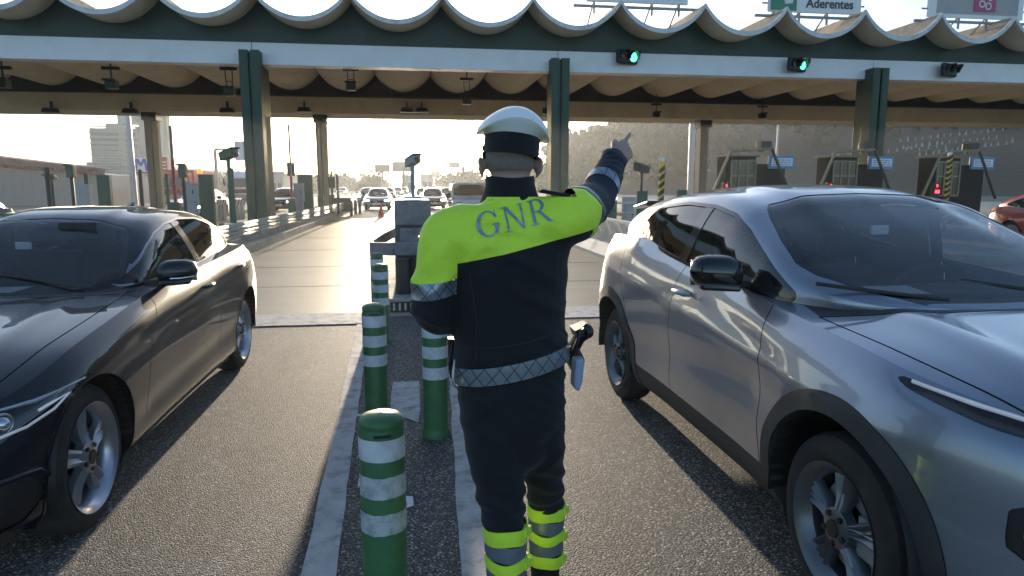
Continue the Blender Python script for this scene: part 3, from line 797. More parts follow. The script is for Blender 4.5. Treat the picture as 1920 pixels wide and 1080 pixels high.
while y < 21:
    z0, z1 = .34, .80; zm = (z0+z1)/2; w_ = .42; dd = -.5   # tip points towards +y... towards far end
    q = [on(y, z0), on(y+w_, z0), on(y+w_+dd, zm), on(y+w_, z1), on(y, z1), on(y+dd, zm)]
    mb.add(q, [(0, 1, 2, 5), (5, 2, 3, 4)])
    y += .86
mb.obj('chevron_marking', M['chevgrey'], root)
for i, (px, w_, pt_, Y) in enumerate(((1091, 14, 358, 22.0), (1108, 15, 358, 20.4), (1126, 16, 358, 18.7), (1148, 20, 358, 17.2), (1205, 21, 358, 14.6), (1280, 20, 356, 12.8), (1176, 13, 359, 20))):
    if i == 6: continue
    a = PP(px, pt_, Y); 
    root = empty('marker_panel', (a[0], Y, .2), 0, ['first green marker panel behind the officer sleeve', 'second green marker panel counted from the officer', 'third green marker panel counted from the officer', 'widest of the close row of green panels, beside the pale box', 'green panel standing below the small camera post', 'green panel just left of the silver car roof'][i], 'panel', 'green marker panels on the barrier')
    mb = MB(); ww = w_/1280*Y*1.02; mb.box(-ww/2, ww/2, 0, .05, .35, a[2]-.2); mb.obj('plate', M['cabgreen'], root, bevel=.01)
    mb = MB(); mb.box(-.04, .04, .05, .1, 0, a[2]-.35); mb.obj('post', M['dksteel'], root)
def stripe_post(px, py0, Y, label):
    a = PP(px, py0, Y); root = empty('striped_post', (a[0], Y, .2), 0, label, 'post', 'yellow and black posts'); h = a[2]-.2; w_ = .055
    mb = MB(); mb.box(-w_, w_, -.05, .05, .25, h); mb.obj('yellow_board', M['yellow'], root, bevel=.008)
    mb = MB(); z = .28
    while z < h-.16:
        mb.prism([(-w_-.003, z), (w_+.003, z+.08), (w_+.003, z+.20), (-w_-.003, z+.10)], -.055, .055, 'y'); z += .17
    mb.obj('black_stripe', M['black'], root)
    mb = MB(); mb.tube([(0, 0, 0), (0, 0, .3)], .04, 8); mb.obj('post', M['dksteel'], root)
    mb = MB(); mb.ball((0, 0, h+.02), (.07, .06, .06)); mb.obj('reflector', M['white'], root, smooth=60)
stripe_post(1241, 302, 15, 'yellow and black striped post left of the silver car roof')
stripe_post(1782, 290, 19, 'yellow and black striped post before the rightmost booth')
# pale box with rail between panels
box_at('pale_machine', 1170, 1193, 371, 392, 21, M['boxgrey'], 'pale low machine between the green panels', 'machine', z0=.2)
root = empty('hand_rail', (PP(1190, 390, 20.5)[0], 20.5, .2), 0, 'low pale handrail beside the green panels', 'rail')
mb = MB(); 
for x in (-.6, 0, .7): mb.tube([(x, 0, 0), (x, 0, .85)], .025, 8)
mb.obj('upright', M['steel'], root); mb = MB(); mb.tube([(-.6, 0, .85), (.7, 0, .85)], .03, 8); mb.tube([(-.6, 0, .55), (.7, 0, .55)], .02, 8); mb.obj('rail', M['steel'], root)

M['booth'] = mat('booth_dark', (.008, .009, .009), .85, var=.15, vs=2)
M['signblue'] = mat('sign_blue', (.08, .24, .42), .4, var=.05)
M['frametan'] = mat('frame_tan', (.26, .22, .15), .5, .2, var=.1, vs=3)
M['digits'] = mat('signal_red_lit', (1, .03, .04), .3, emis=3)
def booth(px, Y, label, lit=True):
    a = PP(px, 287, Y); zt_ = 2.95
    root = empty('toll_booth', (a[0], Y, .2), 0, label, 'toll booth', 'toll booths on the right lanes')
    # px is the left end of the roof bar
    k = Y*1.09/1280
    def X(p): return p*k
    mb = MB(); mb.box(X(5), X(62), .3, 1.1, 0, 2.45); mb.obj('wall', M['booth'], root, bevel=.02)
    mb = MB(); mb.box(X(62), X(128), .6, 1.6, 0, 2.2); mb.obj('rear_wall', M['booth'], root, bevel=.02)
    mb = MB(); mb.box(X(2), X(66), .2, 1.2, 2.45, 2.52); mb.obj('roof', M['frametan'], root, bevel=.02)
    wd = MB(); wd.box(X(13), X(60), .26, .30, 1.0, 2.3); w0 = wd.obj('window', M['grayglass'], root)
    mb = MB()
    for x in (13, 28, 44, 60): mb.bar((X(x), .24, 1.0), (X(x), .24, 2.3), .05, .05)
    for z in (1.0, 1.75, 2.3): mb.bar((X(13), .24, z), (X(60), .24, z), .05, .05)
    mb.obj('frame', M['frametan'], w0)
    mb = MB(); mb.tube([(X(-32), -.2, 1.0), (X(0), -.2, 2.62), (X(78), -.2, 2.72)], .055, 8); mb.obj('guard_bar', M['frametan'], root, smooth=40)
    mb = MB(); mb.tube([(X(78), -.2, 2.72), (X(122), -.2, .9)], .055, 8); mb.obj('rear_brace', M['dksteel'], root, smooth=40)
    mb = MB(); mb.box(X(90), X(140), .4, .5, 2.02, 2.50); s_ = mb.obj('sign_board', M['signblue'], root, bevel=.01)
    mb = MB(); mb.box(X(95), X(136), .385, .40, 2.12, 2.41); mb.obj('sign_panel', M['white'], s_)
    mb = MB()
    for z in (2.18, 2.26, 2.34): 
        x = 97
        while x < 130:
            l = random.choice((3, 5, 7)); mb.box(X(x), X(min(x+l, 133)), .375, .384, z-.018, z+.018); x += l+1.6
    mb.obj('sign_text', M['signblue'], s_)
    mb = MB(); mb.box(X(58), X(78), -.2, .2, 2.72, 3.0); mb.tube([(X(60), 0, 2.6), (X(60), 0, 2.8)], .05, 8); mb.obj('camera_box', M['dksteel'], root, bevel=.05)
    mb = MB(); mb.box(X(-12), X(0), -.3, -.1, .95, 1.5); s_ = mb.obj('signal_box', M['black'], root, bevel=.02)
    if lit:
        mb = MB(); mb.box(X(-10), X(-7), -.32, -.3, 1.1, 1.22); mb.box(X(-5), X(-2), -.32, -.3, 1.1, 1.22); mb.box(X(-8), X(-6), -.32, -.3, 1.34, 1.44); mb.obj('lamp', M['digits'], s_)
    return root
booth(1365, 24, 'first toll booth right of the right rear column, with tan guard frame and blue sign')
booth(1560, 24, 'toll booth behind the right green column, half hidden, with blue sign')
booth(1758, 24, 'rightmost toll booth with striped post before it and blue sign')

# lamp posts and signs far off
def lamp_post(px, py, Y, label, r=.12):
    a = PP(px, py, Y); root = empty('lamp_post', (a[0], Y, 0), 0, label, 'lamp post', 'tall lamp posts'); h = a[2]
    mb = MB(); mb.tube([(0, 0, 0), (0, 0, h)], [r, r*.55], 10); mb.obj('mast', M['polegrey'], root, smooth=40)
    mb = MB(); mb.tube([(0, 0, h), (0, .2, h+.3), (0, 1.5, h+.5)], r*.4, 8); mb.obj('bracket', M['polegrey'], root, smooth=40)
    mb = MB(); mb.box(-.2, .2, 1.3, 2.1, h+.42, h+.56); mb.obj('lantern', M['polegrey'], root, bevel=.04)
M['polegrey'] = mat('pole_pale_grey', (.42, .43, .47), .5, .3, var=.05)
lamp_post(232, 120, 62, 'tall pale lamp post in front of the hotel block', .26)
lamp_post(1464, 160, 62, 'tall pale lamp post behind the first toll booth', .15)
mb = MB(); a = PP(1303, 120, 60); mb.tube([(0, 0, 0), (0, 0, 12)], .27, 14); mb.tube([(0, 0, 0), (0, 0, .6)], .45, 14)
o = mb.obj('concrete_mast', M['polegrey'], smooth=40); o.location = (a[0], 60, 0); tag(o, 'thick pale mast behind the right rear column', 'mast')

# hotel
M['hotel'] = mat('hotel_render_grey', (.42, .42, .38), .8, var=.05, vs=.3, dirt=(.33, .32, .29), dscale=.3, damt=.4)
M['hotelband'] = mat('hotel_window_strip', (.22, .23, .22), .4, var=.1, vs=.3)
HY = 150
def hx(px): return PP(px, 300, HY)[0]
def hz(py): return PP(200, py, HY)[2]
root = empty('hotel', (hx(240), HY, 0), 0, 'tall pale grey hotel block with stepped top and long window strips', 'building')
def hb(name, m, lst, bev=0):
    mb = MB()
    for (x0, x1, y0, y1, z0, z1, mi) in lst: mb.box(hx(x0)-hx(240), hx(x1)-hx(240), y0, y1, z0, z1, mi)
    return mb.obj(name, m, root)
hb('wall', [M['hotel']], [(172, 262, 0, 5, 0, hz(240), 0), (262.3, 305, .5, 4, 0, hz(205), 0), (152, 172, 2, 5, 0, hz(303), 0)])
hb('upper_wall', [M['hotel']], [(199, 232, 1, 5, hz(240), hz(230), 0), (220, 262, 1.5, 5, hz(230), hz(205), 0)])
for i in range(12):
    z = hz(360)+i*(hz(250)-hz(360))/11.5
    hb('window_strip', M['hotelband'], [(175, 226, -.12, .0, z, z+.75, 0), (238, 260, -.12, .0, z, z+.9, 0)])
for i in range(13):
    z = hz(360)+i*(hz(235)-hz(360))/12
    hb('ledge', M['hotel'], [(170.5, 262, -.5, 0, z-.35, z-.12, 0)])
hb('side_wall', mat('hotel_lit_side', (.55, .46, .32), .8, var=.1), [(305.3, 311, 2, 4, 0, hz(212), 0)])  # sunlight on this side is put into a warmer, paler wall colour
for i in range(9):
    z = hz(330)+i*1.55; hb('balcony', M['hotel'], [(262, 266, -1.1, .5, z, z+.5, 0)])
# red sign on a mast with a blue edged M
root = empty('roadside_sign', (PP(280, 310, 90)[0], 90, 0), 0, 'red roadside sign with a white and blue M, behind the leftmost rear column', 'sign')
def sp_(x0, x1, y0, y1, mb, ya, yb, mi=0):
    a = PP(x0, y0, 90); b = PP(x1, y1, 90); mb.box(a[0]-root.location.x, b[0]-root.location.x, ya, yb, b[2], a[2], mi)
mb = MB(); sp_(246, 315, 294, 325, mb, 0, .5); mb.obj('red_board', M['red'], root, bevel=.05)
mb = MB(); sp_(253, 278, 295, 322, mb, -.1, 0); mb.obj('white_square', M['white'], root)
M['blue'] = mat('lettering_blue', (.03, .08, .45), .4)
a = PP(265, 309, 90); mb = MB(); q = [(-.65, -.75), (-.45, .75), (0, -.1), (.45, .75), (.65, -.75)]; q = [(x+a[0]-root.location.x, z+a[2]) for x, z in q]; stroke(mb, q, .28, -.16, -.1); mb.obj('letter', M['blue'], root)
mb = MB()
for py in (303, 309, 315): sp_(300, 312, py, py+1.8, mb, -.08, 0)
mb.obj('lettering', M['white'], root)
mb = MB(); mb.box(-.4, .4, .05, .45, 0, 3.4); mb.obj('mast', M['greysteel'], root)
# gantry with white board
root = empty('sign_gantry', (PP(432, 300, 95)[0], 95, 0), 0, 'white sign board on a thin grey gantry left of the left green column', 'gantry')
z1 = PP(432, 280, 95)[2]; x1 = PP(500, 280, 95)[0]-root.location.x; x0 = PP(403, 280, 95)[0]-root.location.x
mb = MB(); mb.bar((x0, 0, 0), (x0, 0, z1), .35, .35); mb.bar((x0, 0, z1), (x1, 0, z1), .3, .3); mb.bar((x1, 0, 0), (x1, 0, z1), .35, .35); mb.obj('frame', M['greysteel'], root)
mb = MB(); xa_ = PP(440, 265, 95)[0]-root.location.x; xb_ = PP(475, 265, 95)[0]-root.location.x; mb.box(xa_, xb_, -.4, -.16, PP(440, 301, 95)[2], PP(440, 265, 95)[2]); mb.obj('board', mat('board_back_pale', (.36, .40, .48), .5), root, bevel=.03)

# long wall with rusty eaves at the left
root = empty('warehouse', (-30, 50, 0), 0, 'long grey shed wall with rusty brown eaves at the far left', 'building')
pa = PP(-60, 287, 58); pb = PP(200, 318, 62); qa = PP(-60, 309, 58); qb = PP(200, 331, 62)
mb = MB(); n = 14
for i in range(n):
    t0, t1 = i/n, (i+1)/n-.002
    xa, ya = pa[0]+(pb[0]-pa[0])*t0+30, 58+4*t0-50; xb, yb = pa[0]+(pb[0]-pa[0])*t1+30, 58+4*t1-50
    za, zb3 = qa[2]+(qb[2]-qa[2])*t0+.1, qa[2]+(qb[2]-qa[2])*t1+.1
    mb.add([(xa, ya, 0), (xb, yb, 0), (xb, yb, zb3), (xa, ya, za), (xa, ya+9, za), (xb, yb+9, zb3), (xb, yb+9, 0), (xa, ya+9, 0)], [(0, 1, 2, 3), (3, 2, 5, 4), (1, 6, 5, 2)])
mb.obj('wall', M['boxgrey'], root)
M['rust'] = mat('rusty_eaves', (.30, .17, .12), .6, .2, var=.4, vs=.6, dirt=(.10, .06, .05), dscale=1.3, damt=.8)
mb = MB(); rows = []
N = 90
for i in range(N+1):
    t = i/N; x = pa[0]+(pb[0]-pa[0])*t+30; y = 58+4*t-50; zb = qa[2]+(qb[2]-qa[2])*t; zt2 = pa[2]+(pb[2]-pa[2])*t; wob = .06*math.sin(i*2.1)+.05*random.random()
    rows.append([(x+.1, y-.3-wob, zb), (x, y-.45-wob, zb+.3), (x, y-.25, (zb+zt2)/2), (x-.1, y-wob, zt2), (x-.3, y+4, zt2+.05)])
mb.grid(rows); mb.obj('eaves', M['rust'], root, smooth=50)
# ------------------------------------------------------------------ cars: lofted surfaces cut along their panel and window lines
class Surf:
    """rows of vertices: x y z nx ny nz p q"""
    def __init__(s): s.V = []; s.F = []
    @staticmethod
    def from_grid(P, p, q, flip=False):
        s = Surf(); P = np.asarray(P, float); n, m, _ = P.shape
        du = np.gradient(P, axis=0); dv = np.gradient(P, axis=1)
        N = np.cross(du, dv); L = np.linalg.norm(N, axis=2, keepdims=True); bad = L[..., 0] < 1e-9
        N = N/np.maximum(L, 1e-9)
        if bad.any():
            idx = np.argwhere(bad)
            for i, j in idx:
                for di, dj in ((0, 1), (0, -1), (1, 0), (-1, 0), (1, 1), (-1, -1)):
                    a, b = i+di, j+dj
                    if 0 <= a < n and 0 <= b < m and not bad[a, b]: N[i, j] = N[a, b]; break
        if flip: N = -N
        s.V = np.concatenate([P, N, p[..., None], q[..., None]], axis=2).reshape(-1, 8)
        for i in range(n-1):
            for j in range(m-1):
                f = (i*m+j, i*m+j+1, (i+1)*m+j+1, (i+1)*m+j)
                s.F.append(f)
        return s
    def cut(s, fn):
        d = np.asarray(fn(s.V[:, 0], s.V[:, 1], s.V[:, 2], s.V[:, 6], s.V[:, 7]), float)
        d = np.where(np.abs(d) < 1e-6, 1e-6, d)
        sg = d > 0
        newV = []; base = len(s.V); cache = {}; F = []
        V = s.V
        for f in s.F:
            k = sum(sg[i] for i in f)
            if k == 0 or k == len(f): F.append(f); continue
            pos = []; neg = []
            for a, b in zip(f, f[1:]+f[:1]):
                (pos if sg[a] else neg).append(a)
                if sg[a] != sg[b]:
                    key = (a, b) if a < b else (b, a)
                    if key not in cache:
                        i, j = key; t = d[i]/(d[i]-d[j])
                        cache[key] = base+len(newV); newV.append(V[i]+(V[j]-V[i])*t)
                    c = cache[key]; pos.append(c); neg.append(c)
            if len(pos) > 2: F.append(tuple(pos))
            if len(neg) > 2: F.append(tuple(neg))
        if newV: s.V = np.vstack([V, np.array(newV)])
        s.F = F
        return s
    def split(s, classify):
        if not s.F: return {}
        C = np.array([s.V[list(f)].mean(0) for f in s.F])
        lab = classify(C[:, 0], C[:, 1], C[:, 2], C[:, 6], C[:, 7])
        out = {}
        for f, l in zip(s.F, lab):
            if l: out.setdefault(str(l), []).append(f)
        return {k: s.sub(v) for k, v in out.items()}
    def sub(s, F):
        ids = sorted({i for f in F for i in f}); mp = {a: b for b, a in enumerate(ids)}
        r = Surf(); r.V = s.V[ids].copy(); r.F = [tuple(mp[i] for i in f) for f in F]; return r
    def mirror(s):
        r = Surf(); r.V = s.V.copy(); r.V[:, 0] *= -1; r.V[:, 3] *= -1; r.F = [tuple(reversed(f)) for f in s.F]; return r
    def join(s, o):
        b = len(s.V); r = Surf(); r.V = np.vstack([s.V, o.V]); r.F = list(s.F)+[tuple(i+b for i in f) for f in o.F]; return r
    def both(s): return s.join(s.mirror())
    def off(s, d): r = Surf(); r.V = s.V.copy(); r.V[:, :3] += r.V[:, 3:6]*d; r.F = list(s.F); return r
    def obj(s, name, m, parent, thick=0):
        me = bpy.data.meshes.new(name)
        # orient faces along stored normals
        F = []
        for f in s.F:
            a, b, c = s.V[f[0], :3], s.V[f[1], :3], s.V[f[-1], :3]
            n = np.cross(b-a, c-a)
            if len(f) > 3: n = n+np.cross(s.V[f[2], :3]-b, a-b)
            F.append(tuple(reversed(f)) if n@s.V[f[0], 3:6] < 0 else f)
        me.from_pydata([tuple(v) for v in s.V[:, :3]], [], F)
        me.materials.append(m)
        me.polygons.foreach_set('use_smooth', [True]*len(me.polygons))
        me.update()
        me.normals_split_custom_set_from_vertices([tuple(v) for v in s.V[:, 3:6]])
        o = bpy.data.objects.new(name, me); col.objects.link(o); o.parent = parent
        return o

def carpaint(name, c, metal=.7, rough=.28, dirt=(.10, .09, .075), damt=.25, coat=1.0):
    m = mat(name, c, rough, metal, var=.04, vs=2, coat=coat, dirt=dirt, dscale=.8, damt=damt)
    b = m.node_tree.nodes['Principled BSDF']; b.inputs['Coat Roughness'].default_value = .03
    if metal < .05: b.inputs['Specular IOR Level'].default_value = .08
    return m
M['paint_dark'] = carpaint('paint_graphite', (.007, .009, .015), .0, .35, damt=.04, coat=.9)
M['paint_silver'] = carpaint('paint_silver_blue', (.27, .30, .36), .75, .32, damt=.03)
M['glass'] = glassmat('window_glass', (.55, .59, .61))
M['glass_dark'] = glassmat('privacy_glass', (.06, .065, .07))
M['lens'] = glassmat('headlight_lens', (.85, .88, .9))
M['trimdk'] = mat('satin_trim', (.30, .31, .33), .3, 1.0, var=.05)
M['chrome'] = mat('satin_chrome', (.75, .76, .78), .18, 1.0, var=.05)
M['alloy'] = mat('alloy_wheel', (.42, .44, .50), .28, .85, var=.06, vs=8, dirt=(.10, .09, .08), dscale=6, damt=.35)
M['alloydk'] = mat('alloy_wheel_dark', (.16, .17, .19), .35, .7, var=.1, vs=8)
M['gloss'] = mat('gloss_black', (.008, .008, .009), .12, var=.1, coat=.5)
M['interior'] = mat('cabin_trim', (.018, .018, .02), .75, var=.3, vs=8)
M['seat'] = mat('seat_fabric', (.03, .03, .033), .8, var=.2, vs=10)
M['plate'] = mat('number_plate', (.75, .75, .74), .4, var=.03)
M['drl'] = mat('daytime_lamp', (.65, .70, .8), .2, .4, emis=.12, var=.02)
M['taillens'] = mat('tail_lamp_red', (.25, .008, .01), .15, coat=.5)
M['lit_lamp'] = mat('headlamp_lit', (1, .97, .9), .2, emis=6, var=.02)
M['clad'] = mat('arch_cladding', (.035, .036, .038), .65, var=.15, vs=8, bump=.15, bs=160, dirt=(.09, .08, .07), dscale=4, damt=.5)
M['sill'] = mat('sill_plastic', (.03, .03, .032), .6, var=.2, vs=8, dirt=(.10, .09, .08), dscale=5, damt=.5)

def wheel(parent, x, y, r, wdt, side, spokes=5, rimr=.235, alloy='alloy', dbl=True, detail=1):
    """side +1: outer face towards +x"""
    root = empty('wheel', (x, y, r)); root.parent = parent
    if side < 0: root.rotation_euler = (0, 0, math.pi)
    n = 48 if detail else 20
    h = wdt/2
    T = MB(); T.lathe([(rimr, -h+.01), (r-.05, -h), (r-.012, -h+.025), (r, -h+.05), (r, h-.05), (r-.012, h-.022), (r-.05, h), (rimr+.02, h-.002), (rimr, h-.012)], n=n, axis='x', cap=False)
    T.obj('tyre', M['rubber'], root, smooth=35)
    R_ = MB(); R_.lathe([(rimr, -h+.01), (rimr-.02, -h+.04), (rimr-.035, h-.05), (rimr-.015, h-.02), (rimr, h-.006), (rimr+.012, h+.002), (rimr+.004, h-.02)], n=n, axis='x', cap=False)
    R_.obj('rim', M[alloy], root, smooth=40)
    if not detail:
        S = MB(); S.lathe([(0, h-.03), (rimr-.03, h-.05)], n=n, axis='x'); S.obj('hub', M['alloydk'], root); 
        for k in range(spokes):
            a = 2*math.pi*k/spokes
        return root
    for k in range(spokes):
        S = MB()
        a0 = 2*math.pi*(k+.25)/spokes
        def sp1(da, w0, w1, mi=0):
            rows = []
            for t in np.linspace(0, 1, 7):
                rr = .045+(rimr-.03-.045)*t; a = a0+da*(1-.15*t)*(t**.7)
                ww = (w0+(w1-w0)*t)/2; xx = h-.015-.035*(1-t)**1.5*0-.028*math.sin(math.pi*min(1, t*1.1))*.4-.022*t
                ca, sa = math.cos(a), math.sin(a)
                c = np.array([0, ca*rr, sa*rr]); tn = np.array([0, -sa, ca])
                pr = []
                for uu, xx2 in ((-1, -.035), (-.92, -.004), (-.55, .004), (0, -.010), (.55, .004), (.92, -.004), (1, -.035)):
                    p = c+tn*uu*ww; p[0] = xx+xx2; pr.append(p)
                rows.append(pr)
            S.grid(rows, mi)
        if dbl: sp1(-.17, .040, .055); sp1(.17, .040, .055)
        else: sp1(0, .060, .105)
        S.obj('spoke', M[alloy], root, smooth=50)
    Hb = MB(); Hb.lathe([(.075, h-.06), (.072, h-.022), (.05, h-.012), (.034, h-.010)], n=24, axis='x'); Hb.lathe([(.034, h-.012), (.032, h-.004), (0, h-.003)], n=20, axis='x', mi=1)
    for k in range(5):
        a = 2*math.pi*(k+.75)/5; Hb.lathe([(.011, h-.02), (.011, h-.006), (0, h-.006)], (0, math.cos(a)*.055, math.sin(a)*.055), 8, 'x', mi=1)
    Hb.obj('hub', [M[alloy], M['black']], root, smooth=40)
    D = MB(); D.lathe([(.08, 0), (.165, 0), (.165, .02), (.08, .02)], n=32, axis='x', close=True); D.box(0-.03, .05, .07, .165, -.06, .08)
    D.obj('brake_disc', M['greysteel'], root, smooth=40)
    B = MB(); B.lathe([(0, -.02), (rimr-.03, -.02)], n=24, axis='x'); B.obj('back_plate', M['black'], root)
    return root

def car(name, c, loc, label, cat, group=None, rz=0, hi=True):
    root = empty(name, loc, rz, label, cat, group)
    NS, NT, ND, NG, NA = (170, 30, 22, 110, 44) if hi else (56, 12, 8, 36, 18)
    # plan outline
    pl = np.array(c['plan'], float)
    seg = np.r_[0, np.cumsum(np.linalg.norm(np.diff(pl, axis=0), axis=1))]
    fx, fy = pchip(list(zip(seg, pl[:, 0]))), pchip(list(zip(seg, pl[:, 1])))
    S = np.linspace(0, seg[-1], NS)
    X, Y = fx(S), fy(S)
    # smooth outline
    for _ in range(4 if hi else 1):
        X[1:-1] = .25*X[:-2]+.5*X[1:-1]+.25*X[2:]; Y[1:-1] = .25*Y[:-2]+.5*Y[1:-1]+.25*Y[2:]
    tx, ty = np.gradient(X), np.gradient(Y); L = np.hypot(tx, ty); nx, ny = ty/L, -tx/L    # outward
    nx[0], ny[0] = 0, -1; nx[-1], ny[-1] = 0, 1
    ze = pchip(c['edge'])(S if c.get('edge_s') else Y); zb = pchip(c['bottom'])(Y)
    T = np.linspace(0, 1, NT)
    ins_s, ins_n, ins_r = pchip(c['ins_side']), pchip(c['ins_nose']), pchip(c['ins_rear'])
    wn = np.clip((c['nose_blend']-Y)/c['nose_blend_w'], 0, 1); wn = wn*wn*(3-2*wn)
    wr = np.clip((Y-c['rear_blend'])/c['rear_blend_w'], 0, 1); wr = wr*wr*(3-2*wr)
    def lower_point(i, t):
        ins = ins_s(t)*(1-wn[i]-wr[i])+ins_n(t)*wn[i]+ins_r(t)*wr[i]
        z = zb[i]+(ze[i]-zb[i])*t
        if 'flare' in c:
            for (yc, am) in c['flare']: ins = ins-am*np.exp(-((Y[i]-yc)/.30)**2-((z-.55)/.22)**2)
        if 'crease' in c: ins = ins+c['crease'](Y[i], z)
        return X[i]-nx[i]*ins if X[i] > 0 else 0*z, Y[i]-ny[i]*ins, z
    P = np.zeros((NS, NT, 3)); p = np.zeros((NS, NT)); q = np.zeros((NS, NT))
    for i in range(NS):
        x, y, z = lower_point(i, T)
        P[i, :, 0] = np.maximum(x, 0); P[i, :, 1] = y; P[i, :, 2] = z; p[i] = S[i]; q[i] = T
    P[0, :, 0] = 0; P[-1, :, 0] = 0
    low = Surf.from_grid(P, p, q, flip=True)
    # orient: normal should point outward
    k = NS//2*NT+NT//2
    if low.V[k, 3] < 0: low.V[:, 3:6] *= -1
    low.V[np.abs(low.V[:, 0]) < 1e-6, 3] = 0
    # deck (bonnet, cowl, boot)
    E = P[:, -1, :]
    zc = pchip(c['centre'])
    D = np.zeros((NS, ND, 3)); dp = np.zeros((NS, ND)); dq = np.zeros((NS, ND))
    pw = c.get('deck_pow', 2.3)
    for i in range(NS):
        for j in range(ND):
            u = 1-(j/(ND-1))**1.25
            x, y = E[i, 0]*u, E[i, 1]
            z = E[i, 2]+(float(zc(y))-E[i, 2])*(1-u**pw)
            if 'deck' in c: z += c['deck'](x, y, u)
            D[i, j] = (x, y, z); dp[i, j] = u; dq[i, j] = S[i]
    deck = Surf.from_grid(D, dp, dq)
    deck.V[deck.V[:, 5] < 0, 3:6] *= -1
    deck.V[np.abs(deck.V[:, 0]) < 1e-6, 3] = 0
    # cabin
    wg, zr, zg = pchip(c['gw']), pchip(c['gz']), pchip(c['gb'])
    gy0, gy1 = c['gw'][0][0], c['gw'][-1][0]
    tt = np.linspace(0, 1, NG); gy = gy0+(gy1-gy0)*(tt-.10*np.sin(2*math.pi*tt)/1.0*.6)
    K = c['lean']; A = np.linspace(0, 1, NA)
    G_ = np.zeros((NG, NA, 3)); gp = np.zeros((NG, NA)); gq = np.zeros((NG, NA))
    for i, y in enumerate(gy):
        w0, z0, z1 = float(wg(y)), float(zg(y)), float(zr(y)); h = max(z1-z0, .004)
        crown = min(h*.35, c['crown']*min(1, w0/.5))
        hs = h-crown; wt_ = max(w0-K*hs, w0*.35)
        rc = min(.16*min(1, h/.35), wt_*.45)
        ctrl = np.array([(w0, z0), (w0-(w0-wt_)*.33+.012, z0+hs*.33), (w0-(w0-wt_)*.66+.016, z0+hs*.66), (wt_+.004, z0+hs*.93), (wt_-rc*.45, z0+hs*1.0+crown*.22), (wt_-rc*1.3, z0+hs+crown*.5), (wt_*.45, z0+hs+crown*.88), (0, z1)])
        kk = np.array([0, .14, .28, .40, .47, .56, .76, 1])
        G_[i, :, 0] = pchip(list(zip(kk, ctrl[:, 0])))(A); G_[i, :, 2] = pchip(list(zip(kk, ctrl[:, 1])))(A); G_[i, :, 1] = y
        gp[i] = A; gq[i] = y
    # windscreen bow: push the lower centre forward is already in the plan of gw
    cab = Surf.from_grid(G_, gp, gq)
    kx = (cab.V[:, 5] < 0) & (cab.V[:, 6] > .45); 
    mid = (NG//2)*NA+NA//4
    if cab.V[mid, 3] < 0: cab.V[:, 3:6] *= -1
    cab.V[np.abs(cab.V[:, 0]) < 1e-6, 3] = 0

    # ---- cut and classify the lower body
    aw = c['arch']  # [(y, z, r)]
    def farch(k):
        ya, za, ra = aw[k]
        return lambda x, y, z, p, q: np.where(x > .45, np.hypot(y-ya, (z-za)*1.0)-ra, 1.0)
    def farch_lip(k):
        ya, za, ra = aw[k]
        return lambda x, y, z, p, q: np.where(x > .45, np.hypot(y-ya, (z-za)*1.0)-ra-c.get('lip', .012), 1.0)
    for k in (0, 1): low.cut(farch(k)); low.cut(farch_lip(k))
    regs = []
    Lt = seg[-1]; t0_, t1_ = c['tail']
    c = dict(c); c['low_regions'] = list(c.get('low_regions', []))+[('tail', [(Lt-1.05, t1_-.02), (Lt-.5, t1_), (Lt-.5, t0_), (Lt-.85, t0_)], .01, None)]
    for nm, poly, rr, cond in c.get('low_regions', []):
        sdp = sdpoly(poly)
        fn = (lambda sdp, rr: lambda x, y, z, p, q: sdp(p, z)-rr)(sdp, rr)
        regs.append((nm, fn)); low.cut(fn)
    seams = []
    for poly in c['seams']:
        pz = pchip([(b, a) for a, b in poly])
        z0, z1 = poly[0][1], poly[-1][1]
        def mk(pz, z0, z1, s): return lambda x, y, z, p, q: np.where((x > .5), np.maximum(np.abs(y-pz(z))-.0035, np.maximum(z0-z, z-z1)), 1.0) 
        seams.append(mk(pz, z0, z1, 0))
        if hi:
            f = seams[-1]
            low.cut((lambda pz: lambda x, y, z, p, q: y-pz(z)-.0035)(pz)); low.cut((lambda pz: lambda x, y, z, p, q: y-pz(z)+.0035)(pz))
    sillz = c['sill_top']
    fs = lambda x, y, z, p, q: z-sillz
    low.cut(fs)
    s0, s1, s2 = (pchip([(b, a) for a, b in poly]) for poly in c['seams'])
    def cl_low(x, y, z, p, q):
        out = np.array(['body']*len(x), dtype=object)
        side = x > .5
        d1 = side & (y > s0(z)+.0035) & (y < s1(z)-.0035) & (z > sillz)
        d2 = side & (y > s1(z)+.0035) & (y < s2(z)-.0035) & (z > sillz)
        out[d1] = 'front_door'; out[d2] = 'rear_door'
        sm = side & (z > sillz-.004) & ((np.abs(y-s0(z)) < .0035) | (np.abs(y-s1(z)) < .0035) | (np.abs(y-s2(z)) < .0035))
        if hi: out[sm] = 'gap'
        out[(z < sillz) & side & (y > aw[0][0]) & (y < aw[1][0])] = 'sill'
        for nm, fn in regs: out[fn(x, y, z, p, q) < 0] = nm
        for k in (0, 1):
            out[farch_lip(k)(x, y, z, p, q) < 0] = 'lip'; out[farch(k)(x, y, z, p, q) < 0] = ''
        return out
    parts = low.split(cl_low)
    # ---- deck
    hood_u = c['hood_u']; hy0, hy1 = c['hood_y']
    uf = pchip(hood_u)
    cy0, cy1 = gy0, gy1
    inside = lambda x, y, z, p, q: np.where((y > gy0) & (y < gy1), x-(wg(y)-.02), 1.0)
    deck.cut(inside)
